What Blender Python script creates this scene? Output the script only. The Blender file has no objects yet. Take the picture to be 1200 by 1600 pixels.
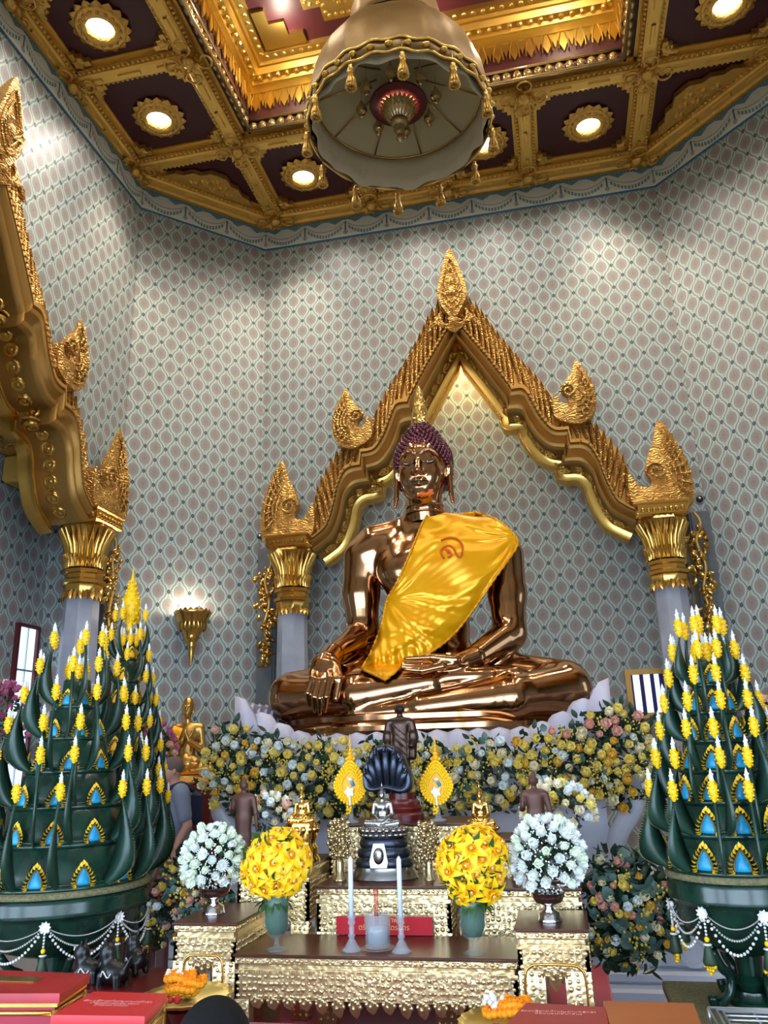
import bpy, math, random
import numpy as np
from mathutils import Vector, Matrix, noise as mnoise
PI = math.pi
random.seed(7)
sc = bpy.context.scene
COL = sc.collection
# ------------------------------------------------------------------ camera
FPX, PITCH, ROLL, YAW = 1240.0, math.radians(16.95), math.radians(-1.84), math.radians(11.7)
EYE = np.array([0, 0, 1.65])
cf = np.array([-math.sin(YAW)*math.cos(PITCH), math.cos(YAW)*math.cos(PITCH), math.sin(PITCH)])
_R = np.array([math.cos(YAW), math.sin(YAW), 0.0]); _U = np.cross(_R, cf)
cr = _R*math.cos(ROLL)+_U*math.sin(ROLL); cu = -_R*math.sin(ROLL)+_U*math.cos(ROLL)
cam = bpy.data.cameras.new('camera'); camo = bpy.data.objects.new('camera', cam); COL.objects.link(camo)
cam.sensor_fit = 'VERTICAL'; cam.sensor_height = 36; cam.lens = 36*FPX/1600
cam.clip_start = 0.05; cam.clip_end = 200
camo.matrix_world = Matrix(((cr[0], cu[0], -cf[0], EYE[0]), (cr[1], cu[1], -cf[1], EYE[1]), (cr[2], cu[2], -cf[2], EYE[2]), (0, 0, 0, 1)))
sc.camera = camo
def ray(px, py): return cf+cr*(px-600)/FPX+cu*(800-py)/FPX
def atY(px, py, Y):
    d = ray(px, py); return EYE+d*(Y/d[1])
def atX(px, py, X):
    d = ray(px, py); return EYE+d*(X/d[0])
def atZ(px, py, Z):
    d = ray(px, py); return EYE+d*((Z-EYE[2])/d[2])
# ------------------------------------------------------------------ node expression helper
class E_:
    def __init__(s, nt, sock): s.nt = nt; s.s = sock
    def _op(s, op, *a):
        n = s.nt.nodes.new('ShaderNodeMath'); n.operation = op
        for i, v in enumerate((s,)+a):
            if isinstance(v, E_): s.nt.links.new(v.s, n.inputs[i])
            else: n.inputs[i].default_value = v
        return E_(s.nt, n.outputs[0])
    def __add__(s, o): return s._op('ADD', o)
    def __radd__(s, o): return s._op('ADD', o)
    def __sub__(s, o): return s._op('SUBTRACT', o)
    def __rsub__(s, o): return (s*-1.0)+o
    def __mul__(s, o): return s._op('MULTIPLY', o)
    def __rmul__(s, o): return s._op('MULTIPLY', o)
    def __truediv__(s, o): return s._op('DIVIDE', o)
    def fract(s): return s._op('FRACT')
    def abs(s): return s._op('ABSOLUTE')
    def lt(s, v): return s._op('LESS_THAN', v)
    def gt(s, v): return s._op('GREATER_THAN', v)
    def cos(s): return s._op('COSINE')
    def sqrt(s): return s._op('SQRT')
    def min(s, o): return s._op('MINIMUM', o)
    def max(s, o): return s._op('MAXIMUM', o)
def newmat(name):
    m = bpy.data.materials.new(name); m.use_nodes = True
    nt = m.node_tree; b = nt.nodes.get('Principled BSDF')
    return m, nt, b
def setin(b, k, v):
    if k in b.inputs: b.inputs[k].default_value = v
def rgb(c, g=True):
    c = [x/255.0 for x in c]
    if g: c = [x/12.92 if x <= .04045 else ((x+.055)/1.055)**2.4 for x in c]
    return (c[0], c[1], c[2], 1.0)
MATS = {}
def mat(name, col, rough=.5, metal=0., bump=None, col2=None, nscale=6., spec=None, trans=None, emit=None, ior=None, coat=None, sss=None, sheen=None):
    """bump = (kind, scale, strength, distance)"""
    m, nt, b = newmat(name); N = nt.nodes; L = nt.links
    c = rgb(col); setin(b, 'Base Color', c); setin(b, 'Roughness', rough); setin(b, 'Metallic', metal)
    tc = N.new('ShaderNodeTexCoord')
    if col2 is not None:
        nz = N.new('ShaderNodeTexNoise'); nz.inputs['Scale'].default_value = nscale; nz.inputs['Detail'].default_value = 4
        L.new(tc.outputs['Object'], nz.inputs['Vector'])
        cr_ = N.new('ShaderNodeValToRGB'); cr_.color_ramp.elements[0].position = .38; cr_.color_ramp.elements[1].position = .64
        cr_.color_ramp.elements[0].color = c; cr_.color_ramp.elements[1].color = rgb(col2)
        L.new(nz.outputs[0], cr_.inputs[0]); L.new(cr_.outputs[0], b.inputs['Base Color'])
    if bump:
        kind, s, st, dist = bump
        if kind == 'voronoi':
            t = N.new('ShaderNodeTexVoronoi'); t.feature = 'SMOOTH_F1'; t.inputs['Scale'].default_value = s; out = t.outputs['Distance']
        elif kind == 'wave':
            t = N.new('ShaderNodeTexWave'); t.inputs['Scale'].default_value = s; t.inputs['Distortion'].default_value = 1.5; out = t.outputs['Fac']
        elif kind == 'scroll':
            t = N.new('ShaderNodeTexWave'); t.wave_type = 'RINGS'; t.inputs['Scale'].default_value = s; t.inputs['Distortion'].default_value = 14; t.inputs['Detail'].default_value = 2; t.inputs['Detail Scale'].default_value = 1.2; out = t.outputs['Fac']
        else:
            t = N.new('ShaderNodeTexNoise'); t.inputs['Scale'].default_value = s; t.inputs['Detail'].default_value = 5; out = t.outputs[0]
        L.new(tc.outputs['Object'], t.inputs['Vector'])
        bp = N.new('ShaderNodeBump'); bp.inputs['Strength'].default_value = st; bp.inputs['Distance'].default_value = dist
        L.new(out, bp.inputs['Height']); L.new(bp.outputs[0], b.inputs['Normal'])
    if spec is not None: setin(b, 'Specular IOR Level', spec)
    if trans is not None: setin(b, 'Transmission Weight', trans)
    if ior is not None: setin(b, 'IOR', ior)
    if coat is not None: setin(b, 'Coat Weight', coat); setin(b, 'Coat Roughness', .08)
    if sss is not None: setin(b, 'Subsurface Weight', sss); setin(b, 'Subsurface Radius', (.02, .01, .005))
    if sheen is not None: setin(b, 'Sheen Weight', sheen)
    if emit: setin(b, 'Emission Color', rgb(emit[0])); setin(b, 'Emission Strength', emit[1])
    MATS[name] = m
    return m
# ------------------------------------------------------------------ mesh builder
class MB:
    def __init__(s): s.v = []; s.f = []; s.m = []; s.n = 0
    def add(s, V, F, mi=0, M=None):
        V = np.asarray(V, float).reshape(-1, 3)
        if M is not None:
            M = np.array(M, float)
            V = V@M[:3, :3].T+M[:3, 3]
        s.v.append(V); o = s.n
        s.f.extend([tuple(i+o for i in f) for f in F]); s.m.extend([mi]*len(F)); s.n += len(V)
        return s
    def box(s, x0, x1, y0, y1, z0, z1, mi=0, M=None, b=0.0):
        if b <= 0:
            V = [(x, y, z) for x in (x0, x1) for y in (y0, y1) for z in (z0, z1)]
            F = [(0, 1, 3, 2), (4, 6, 7, 5), (0, 4, 5, 1), (2, 3, 7, 6), (0, 2, 6, 4), (1, 5, 7, 3)]
            return s.add(V, F, mi, M)
        # bevelled vertical and horizontal edges: stack of inset rings
        def rg(ix, iz): return [(x0+ix, y0+ix, iz), (x1-ix, y0+ix, iz), (x1-ix, y1-ix, iz), (x0+ix, y1-ix, iz)]
        rings = [rg(b, z0), rg(0, z0+b), rg(0, z1-b), rg(b, z1)]
        return s.rings(rings, mi, M, True, True)
    def rings(s, rings, mi=0, M=None, cap0=False, cap1=False, closed=True):
        n = len(rings[0]); V = [p for r in rings for p in r]; F = []
        for i in range(len(rings)-1):
            for j in range(n if closed else n-1):
                k = (j+1) % n
                F.append((i*n+j, i*n+k, (i+1)*n+k, (i+1)*n+j))
        if cap0: F.append(tuple(range(n))[::-1])
        if cap1: F.append(tuple((len(rings)-1)*n+j for j in range(n)))
        return s.add(V, F, mi, M)
    def lathe(s, prof, seg=24, mi=0, M=None, sx=1., sy=1., lobes=0, lamp=0., cap=True, a0=0, cx=0, cy=0):
        rings = []
        for r, z in prof:
            ring = []
            for j in range(seg):
                a = a0+2*PI*j/seg; rr = r*(1+(lamp*math.cos(lobes*a) if lobes else 0))
                ring.append((cx+rr*math.cos(a)*sx, cy+rr*math.sin(a)*sy, z))
            rings.append(ring)
        return s.rings(rings, mi, M, cap, cap)
    def tube(s, pts, r, seg=8, mi=0, M=None, cap=True, closed=False):
        P = [Vector(p) for p in pts]; n = len(P)
        rr = r if hasattr(r, '__len__') else [r]*n
        rings = []; up = None
        for i in range(n):
            if closed: t = P[(i+1) % n]-P[i-1]
            else: t = P[min(i+1, n-1)]-P[max(i-1, 0)]
            if t.length < 1e-9: t = Vector((0, 0, 1))
            t.normalize()
            if up is None:
                up = Vector((0, 0, 1)) if abs(t.z) < .9 else Vector((0, 1, 0))
            u = t.cross(up)
            if u.length < 1e-6: u = t.orthogonal()
            u.normalize(); w = u.cross(t).normalized(); up = w
            rings.append([tuple(P[i]+(u*math.cos(2*PI*j/seg)+w*math.sin(2*PI*j/seg))*rr[i]) for j in range(seg)])
        if closed: rings.append(rings[0])
        return s.rings(rings, mi, M, cap and not closed, cap and not closed)
    def ball(s, c, r, seg=10, rg=6, mi=0, M=None):
        r3 = r if hasattr(r, '__len__') else (r, r, r); rings = []
        for i in range(rg+1):
            t = PI*i/rg; q = max(math.sin(t), 1e-3)
            rings.append([(c[0]+r3[0]*q*math.cos(2*PI*j/seg), c[1]+r3[1]*q*math.sin(2*PI*j/seg), c[2]-r3[2]*math.cos(t)) for j in range(seg)])
        return s.rings(rings, mi, M, False, False)
    def prism(s, poly, z0, z1, mi=0, M=None, cap=True):
        """poly in xy, extruded z0..z1"""
        n = len(poly)
        V = [(x, y, z0) for x, y in poly]+[(x, y, z1) for x, y in poly]
        F = [(i, (i+1) % n, n+(i+1) % n, n+i) for i in range(n)]
        if cap: F += [tuple(range(n))[::-1], tuple(range(n, 2*n))]
        return s.add(V, F, mi, M)
    def petal(s, L, W, M=None, mi=0, curl=.3, cup=.15, n=6, tip=.5, th=0.0, e=1.0):
        """petal grows along +y from the origin, faces +z, curls up"""
        V = []; F = []
        for i in range(n+1):
            t = i/n
            w = W*.5*(math.sin(PI*min(1., t**tip*.5+.5*t**(tip+.6)))**e if t < 1 else 0.02)
            if i == 0: w = W*.12
            y = L*t*math.cos(curl*t); z = L*t*math.sin(curl*t)
            V += [(-w, y, z+cup*w*2), (0, y, z), (w, y, z+cup*w*2)]
        for i in range(n):
            a = i*3
            F += [(a, a+1, a+4, a+3), (a+1, a+2, a+5, a+4)]
        return s.add(V, F, mi, M)
    def build(s, name, mats, parent=None, smooth=True, loc=None, mod=None, solid=None, uv=None, auto=None):
        me = bpy.data.meshes.new(name)
        V = np.concatenate(s.v) if s.v else np.zeros((0, 3))
        me.from_pydata(V.tolist(), [], s.f); me.validate()
        if not isinstance(mats, (list, tuple)): mats = [mats]
        for m in mats: me.materials.append(m)
        if len(mats) > 1 and len(me.polygons) == len(s.m): me.polygons.foreach_set('material_index', s.m)
        if smooth: me.polygons.foreach_set('use_smooth', [True]*len(me.polygons))
        if uv is not None:
            l = me.uv_layers.new(name='UVMap'); lv = np.zeros(len(me.loops), int); me.loops.foreach_get('vertex_index', lv)
            l.data.foreach_set('uv', np.asarray(uv, float)[lv].ravel())
        me.update()
        if smooth and auto is not None:
            try: me.set_sharp_from_angle(angle=math.radians(auto))
            except Exception: pass
        o = bpy.data.objects.new(name, me); COL.objects.link(o)
        if parent is not None: o.parent = parent
        if loc is not None: o.location = loc
        if solid: md = o.modifiers.new('s', 'SOLIDIFY'); md.thickness = solid; md.offset = 0
        return o
def T(x=0, y=0, z=0, rx=0, ry=0, rz=0, s=1.0):
    S = Matrix.Diagonal((s, s, s, 1)) if not hasattr(s, '__len__') else Matrix.Diagonal((s[0], s[1], s[2], 1))
    return Matrix.Translation((x, y, z))@Matrix.Rotation(rz, 4, 'Z')@Matrix.Rotation(ry, 4, 'Y')@Matrix.Rotation(rx, 4, 'X')@S
def aim(d, loc=(0, 0, 0), s=1.0, roll=0.):
    """matrix taking +z onto direction d"""
    q = Vector(d).normalized().to_track_quat('Z', 'Y')
    S = Matrix.Diagonal((s, s, s, 1))
    return Matrix.Translation(loc)@q.to_matrix().to_4x4()@Matrix.Rotation(roll, 4, 'Z')@S
def tag(o, label=None, cat=None, group=None, kind=None):
    if label: o['label'] = label
    if cat: o['category'] = cat
    if group: o['group'] = group
    if kind: o['kind'] = kind
    return o
def thing(name, label, cat, loc=(0, 0, 0), rz=0., group=None, s=1.0):
    o = bpy.data.objects.new(name, None); COL.objects.link(o)
    o.location = tuple(float(x) for x in loc); o.rotation_euler = (0, 0, rz); o.scale = (s, s, s); o.empty_display_size = .1
    return tag(o, label, cat, group)
def copy_tree(o, parent=None):
    c = o.copy(); COL.objects.link(c)
    if parent is not None: c.parent = parent
    for ch in list(o.children): copy_tree(ch, c)
    return c
def put(root, loc, rz=0., label=None, s=None, first=False, group=None):
    c = root if first else copy_tree(root)
    c.location = tuple(float(x) for x in loc); c.rotation_euler = (0, 0, rz)
    if s: c.scale = (s, s, s)
    if label: c['label'] = label
    if group: c['group'] = group
    return c
def struct(o): o['kind'] = 'structure'; return o
def smoothpts(P, n=4, closed=False):
    """Catmull-Rom"""
    P = [np.array(p, float) for p in P]; out = []; m = len(P)
    for i in range(m if closed else m-1):
        if closed: a, b, c, d = P[i-1], P[i], P[(i+1) % m], P[(i+2) % m]
        else: a, b, c, d = P[max(i-1, 0)], P[i], P[i+1], P[min(i+2, m-1)]
        for k in range(n):
            t = k/n
            out.append(.5*((2*b)+(-a+c)*t+(2*a-5*b+4*c-d)*t*t+(-a+3*b-3*c+d)*t**3))
    if not closed: out.append(P[-1])
    return out
# ------------------------------------------------------------------ implicit surfaces (smooth union of tapered limbs), meshed by surface nets
class SDF:
    def __init__(s, lo, hi, h):
        s.h = h; s.lo = np.array(lo, float)
        s.n = np.ceil((np.array(hi)-s.lo)/h).astype(int)+1
        s.ops = []
    def cap(s, a, b, ra, rb=None, k=.05, sq=(1, 1, 1), sub=False):
        s.ops.append(('c', np.array(a, float), np.array(b, float), ra, ra if rb is None else rb, k, np.array(sq, float), sub)); return s
    def ell(s, c, r, k=.05, sub=False, rot=None):
        s.ops.append(('e', np.array(c, float), np.array(r, float), None if rot is None else np.array(Matrix.Rotation(rot[1], 3, rot[0])), 0, k, None, sub)); return s
    def chain(s, P, R, k=.05, sq=(1, 1, 1)):
        for i in range(len(P)-1): s.cap(P[i], P[i+1], R[i], R[i+1], k, sq)
        return s
    def one(s, op, P):
        if op[0] == 'c':
            _, a, b, ra, rb, k, sq, sub = op
            pa = (P-a)*sq; ba = (b-a)*sq; t = np.clip((pa@ba)/max(ba@ba, 1e-9), 0, 1)
            d = np.linalg.norm(pa-t[..., None]*ba, axis=-1)-(ra+(rb-ra)*t)
            return d
        _, c, r, rot, _, k, _, sub = op
        q = P-c
        if rot is not None: q = q@rot
        k0 = np.linalg.norm(q/r, axis=-1); k1 = np.linalg.norm(q/(r*r), axis=-1)+1e-9
        return k0*(k0-1)/k1
    def ev(s, P):
        D = np.full(P.shape[:-1], 1e3)
        for op in s.ops:
            D = s.blend(D, s.one(op, P), op[5], op[7])
        return D
    @staticmethod
    def blend(D, d, k, sub):
        if sub:
            h = np.clip(.5-.5*(D+d)/k, 0, 1); return D*(1-h)-d*h+k*h*(1-h)
        h = np.clip(.5+.5*(D-d)/k, 0, 1); return D*(1-h)+d*h-k*h*(1-h)
    def bbox(s, op):
        m = op[5]*1.2+s.h*2.5
        if op[0] == 'c':
            r = max(op[3], op[4])/op[6]+m; lo = np.minimum(op[1], op[2])-r; hi = np.maximum(op[1], op[2])+r
        else:
            r = op[2].max() if op[3] is not None else op[2]; lo = op[1]-r-m; hi = op[1]+r+m
        i0 = np.clip(np.floor((lo-s.lo)/s.h).astype(int), 0, s.n); i1 = np.clip(np.ceil((hi-s.lo)/s.h).astype(int)+1, 0, s.n)
        return i0, i1
    def mesh(s, mb=None, mi=0, M=None):
        D = np.full(tuple(s.n), 1e3)
        ax = [s.lo[i]+np.arange(s.n[i])*s.h for i in range(3)]
        for op in s.ops:
            i0, i1 = s.bbox(op)
            if (i1 <= i0).any(): continue
            G = np.stack(np.meshgrid(*[ax[i][i0[i]:i1[i]] for i in range(3)], indexing='ij'), -1)
            sl = tuple(slice(i0[i], i1[i]) for i in range(3))
            D[sl] = s.blend(D[sl], s.one(op, G), op[5], op[7])
        S = D < 0; nx, ny, nz = s.n
        # cells
        corners = [(i, j, k) for i in (0, 1) for j in (0, 1) for k in (0, 1)]
        cnt = sum(S[i:nx-1+i, j:ny-1+j, k:nz-1+k].astype(np.int8) for i, j, k in corners)
        C = np.argwhere((cnt > 0) & (cnt < 8))
        idx = -np.ones((nx-1, ny-1, nz-1), int); idx[tuple(C.T)] = np.arange(len(C))
        acc = np.zeros((len(C), 3)); num = np.zeros(len(C))
        for a in corners:
            for d in range(3):
                if a[d]: continue
                b = list(a); b[d] = 1
                da = D[C[:, 0]+a[0], C[:, 1]+a[1], C[:, 2]+a[2]]; db = D[C[:, 0]+b[0], C[:, 1]+b[1], C[:, 2]+b[2]]
                ok = (da < 0) != (db < 0); den = np.where(ok, da-db, 1.0); t = np.where(ok, da/den, 0)
                p = np.tile(np.array(a, float), (len(C), 1)); p[:, d] += t
                acc[ok] += p[ok]; num[ok] += 1
        V = s.lo+(C+acc/num[:, None])*s.h
        F = []
        for d in range(3):
            e1, e2 = (d+1) % 3, (d+2) % 3
            sa = [slice(None)]*3; sb = [slice(None)]*3; sa[d] = slice(0, -1); sb[d] = slice(1, None)
            A = S[tuple(sa)]; B = S[tuple(sb)]
            ch = np.argwhere(A != B)
            if not len(ch): continue
            ch = ch[(ch[:, e1] > 0) & (ch[:, e2] > 0) & (ch[:, e1] < s.n[e1]-1) & (ch[:, e2] < s.n[e2]-1)]
            ins = A[tuple(ch.T)]
            def g(o1, o2):
                q = ch.copy(); q[:, e1] += o1; q[:, e2] += o2; return idx[tuple(q.T)]
            q = np.stack([g(-1, -1), g(0, -1), g(0, 0), g(-1, 0)], 1)
            q[~ins] = q[~ins][:, ::-1]
            F.append(q[(q >= 0).all(1)])
        F = np.concatenate(F)
        for _ in range(3):      # pull vertices onto the surface
            d0 = s.ev(V); e = s.h*.25
            g = np.stack([s.ev(V+np.eye(3)[i]*e)-d0 for i in range(3)], 1)/e
            gn = np.maximum((g*g).sum(1), .2)
            stp = -(d0/gn)[:, None]*g; l = np.linalg.norm(stp, axis=1)[:, None]
            V = V+stp*np.minimum(1, s.h*.5/np.maximum(l, 1e-9))
        mb = mb or MB()
        mb.add(V, F.tolist(), mi, M)
        return mb
# ------------------------------------------------------------------ materials
GOLD = mat('carved_gold', (240, 194, 100), .38, .6, ('voronoi', 26, .35, .008))
GOLDS = mat('smooth_gold', (222, 176, 92), .24, 1., ('noise', 30, .08, .01))
GOLDF = mat('gilded_fine_relief', (226, 180, 94), .34, .75, ('voronoi', 30, .9, .012))
AGOLD = mat('matte_gold_arch', (196, 150, 78), .44, .6, ('noise', 60, .25, .006))
AGOLDC = mat('carved_gold_arch', (206, 158, 84), .38, .7, ('scroll', 7, .8, .02))
BGOLD = mat('bright_yellow_gold', (250, 212, 118), .28, 1., ('noise', 20, .1, .01))
ALTG = mat('altar_gold_relief', (232, 208, 156), .3, .85, ('voronoi', 50, .7, .005))
MAROON = mat('maroon_panel', (66, 14, 26), .45)
REDC = mat('red_cloth', (190, 14, 34), .75, sheen=.3)
MAGC = mat('magenta_cloth', (150, 16, 70), .8, sheen=.3)
REDL = mat('red_leather', (166, 18, 28), .38, col2=(146, 12, 24), nscale=8)
DRED = mat('dark_red_lacquer', (92, 16, 14), .3)
ROSEW = mat('rosewood_brown', (84, 36, 26), .3, col2=(60, 24, 18), nscale=9)
WOOD = mat('orange_wood', (168, 92, 42), .4, col2=(146, 76, 34), nscale=3)
BRONZE = mat('polished_bronze', (184, 138, 98), .13, 1.)
HAIRB = mat('purple_bronze_curls', (112, 66, 78), .25, 1.)
DBRZ = mat('dark_bronze', (70, 52, 42), .32, .75, ('noise', 14, .2, .01))
BROWNST = mat('brown_bronze', (92, 60, 50), .5, .35)
SILVER = mat('aged_silver', (150, 148, 146), .26, 1., ('noise', 40, .2, .004))
DSILV = mat('dark_aged_silver', (66, 72, 84), .36, .9, ('noise', 30, .35, .01))
CHROME = mat('bright_silver', (214, 206, 206), .16, 1., ('voronoi', 60, .4, .004))
GBUD = mat('bright_gold_statue', (236, 186, 96), .16, 1.)
MGOLD = mat('soft_gold_statue', (206, 160, 86), .3, .95)
SATIN = mat('yellow_satin', (254, 170, 0), .3, .35, ('noise', 8, .12, .02), col2=(254, 180, 6), nscale=3)
TRIM = mat('gold_trim', (226, 158, 24), .45, .5)
ORANGE = mat('orange_cloth', (236, 110, 24), .6)
EMBL = mat('orange_red_embroidery', (214, 92, 10), .6)
MARBLE = mat('pale_marble', (186, 190, 204), .35, col2=(164, 168, 184), nscale=2.2)
MARBLE2 = mat('white_marble', (206, 208, 216), .3, col2=(190, 196, 212), nscale=1.6)
PINKM = mat('pinkish_marble', (206, 196, 202), .35, col2=(190, 182, 196), nscale=3)
GREYM = mat('grey_marble', (112, 116, 118), .35, col2=(96, 100, 104), nscale=3)
LEAF = mat('banana_leaf', (32, 66, 50), .38, col2=(22, 50, 40), nscale=9)
LEAF2 = mat('glossy_leaf_ring', (18, 54, 40), .2, col2=(12, 38, 30), nscale=12)
LEAF3 = mat('foliage_green', (52, 78, 50), .5, col2=(34, 56, 38), nscale=10)
EUCA = mat('eucalyptus_leaf', (96, 122, 110), .55, col2=(70, 96, 84), nscale=10)
LILYL = mat('lily_leaf', (44, 84, 34), .45)
YEL = mat('yellow_petal', (252, 200, 12), .5, sss=.1)
YEL2 = mat('deep_yellow_petal', (250, 178, 16), .55, sss=.1)
CREAM = mat('cream_petal', (244, 232, 196), .6, sss=.1)
LYEL = mat('pale_yellow_petal', (246, 224, 120), .6, sss=.1)
PEACH = mat('peach_petal', (240, 186, 164), .6, sss=.1)
WHITEP = mat('white_petal', (238, 242, 236), .6, sss=.1)
GREENW = mat('greenish_white_petal', (222, 234, 206), .6, sss=.1)
PINK = mat('pink_petal', (196, 104, 140), .6, sss=.1)
MARI = mat('marigold_orange', (252, 158, 8), .7)
RED = mat('red_petal', (190, 20, 20), .6)
WAXY = mat('tiny_yellow_blossom', (214, 188, 70), .7)
BLUE = mat('turquoise_cloth', (20, 140, 190), .4, col2=(30, 160, 200), nscale=30)
WHITEB = mat('white_bead', (226, 222, 214), .4)
BEADG = mat('grey_bead', (190, 184, 178), .45)
WICK = mat('woven_rim', (130, 122, 84), .75, bump=('wave', 60, .6, .004), col2=(100, 96, 64), nscale=60)
WAX = mat('candle_wax', (212, 222, 240), .45, sss=.2)
GLASS = mat('clear_glass', (140, 152, 150), .04, 0); setin(GLASS.node_tree.nodes['Principled BSDF'], 'Alpha', .24)
GLASSF = mat('frosted_glass', (176, 182, 188), .12, 0, bump=('noise', 90, .4, .002)); setin(GLASSF.node_tree.nodes['Principled BSDF'], 'Alpha', .38)
GLASSG = mat('green_glass', (34, 92, 66), .2, 0)
ROSEY = mat('golden_rose_petal', (240, 196, 78), .6, sss=.1)
ASH = mat('grey_ash', (170, 184, 194), .9)
LAMPC = mat('beige_gauze', (150, 120, 72), .4, .4, ('noise', 5, .4, .02), col2=(134, 106, 62), nscale=3)
LAMPIN = mat('parasol_lining', (204, 190, 142), .6)
LAMPW = mat('white_gauze', (228, 214, 178), .6, bump=('noise', 7, .4, .03))
CRYST = mat('crystal_gold', (214, 190, 140), .14, .85)
BEIGE = mat('beige_clay', (186, 150, 112), .75, col2=(166, 130, 94), nscale=12)
BLACK = mat('black_cast', (14, 14, 16), .35)
HAIRBK = mat('black_hair', (6, 6, 7), .75, spec=.2, bump=('noise', 90, .5, .004))
SKIN = mat('skin', (206, 150, 128), .5, sss=.1)
SHIRT = mat('grey_tshirt', (132, 140, 160), .8)
SHORTS = mat('navy_shorts', (34, 34, 84), .8)
GHAIR = mat('short_grey_hair', (110, 90, 84), .8, bump=('noise', 120, .6, .004))
STRAP = mat('navy_strap', (26, 34, 70), .7)
STEEL = mat('silver_rack', (190, 198, 206), .3, .8)
BLKBOX = mat('black_plastic', (20, 20, 28), .4)
PAPERY = mat('yellow_poster', (226, 178, 40), .7)
WHITET = mat('white_print', (232, 226, 220), .6)
PRINTF = mat('faded_print', (214, 140, 130), .6)
GOLDT = mat('gold_lettering', (226, 178, 110), .5)
FLOORM = mat('floor_tile', (150, 142, 136), .3, col2=(136, 128, 122), nscale=1.2)
PLAST = mat('outer_plaster', (190, 190, 186), .7)
def glow(name, col, st):
    m, nt, b = newmat(name); setin(b, 'Base Color', (1, 1, 1, 1)); setin(b, 'Emission Color', rgb(col)); setin(b, 'Emission Strength', st); return m
BULB = glow('lamp_glow', (255, 244, 232), 9.)
DAYL = glow('daylit_glass', (196, 222, 250), 1.9)
SCON = glow('sconce_glow', (255, 240, 214), 6.)
def wallpaper():
    m, nt, b = newmat('wallpaper_ogee_lattice'); N = nt.nodes; L = nt.links
    uv = N.new('ShaderNodeUVMap'); uv.uv_map = 'UVMap'
    sx = N.new('ShaderNodeSeparateXYZ'); L.new(uv.outputs[0], sx.inputs[0])
    u = E_(nt, sx.outputs[0])*(1/.36); v = E_(nt, sx.outputs[1])*(1/.46)
    s_ = (u+v+.0).fract()-.5; t_ = (u-v+.0).fract()-.5
    # (0,0) of this cell is the middle of a medallion
    x = ((s_+t_)*.5).abs(); z = ((s_-t_)*.5).abs()
    f = ((x*x)*(1/.31**2)+(z*z)*(1/.285**2)).sqrt()
    tip = (x-(.46-z)*.72).abs().lt(.042)*z.gt(.22)*z.lt(.475)
    outl = ((f-1.).abs().lt(.115)*z.lt(.25)).max(tip)
    inside = f.lt(.9)
    a = s_.abs(); bb = t_.abs()
    sq = a.min(bb).gt(.40)
    sqi = a.min(bb).gt(.45)
    band = a.max(bb).gt(.425)
    edge = (a.max(bb)-.425).abs().lt(.012)
    rr = (x*x*1.4+z*z).sqrt()
    flower = rr.lt(.07); flower2 = ((rr-.13).abs()).lt(.018)
    def mixc(f, c1, c2):
        n = N.new('ShaderNodeMix'); n.data_type = 'RGBA'
        L.new(f.s, n.inputs[0])
        for i, c in ((6, c1), (7, c2)):
            if isinstance(c, tuple): n.inputs[i].default_value = c
            else: L.new(c, n.inputs[i])
        return n.outputs[2]
    base = rgb((166, 170, 164))
    c = mixc(band, base, rgb((138, 145, 142)))
    c = mixc(edge, c, rgb((170, 178, 172)))
    c = mixc(inside, c, rgb((152, 148, 144)))
    c = mixc(flower2, c, rgb((142, 138, 135)))
    c = mixc(flower, c, rgb((168, 122, 118)))
    c = mixc(outl, c, rgb((184, 198, 192)))
    c = mixc(sq, c, rgb((68, 76, 84)))
    c = mixc(sqi, c, rgb((104, 110, 112)))
    L.new(c, b.inputs['Base Color']); setin(b, 'Roughness', .42); setin(b, 'Specular IOR Level', .35)
    return m
WALLP = wallpaper()
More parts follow.
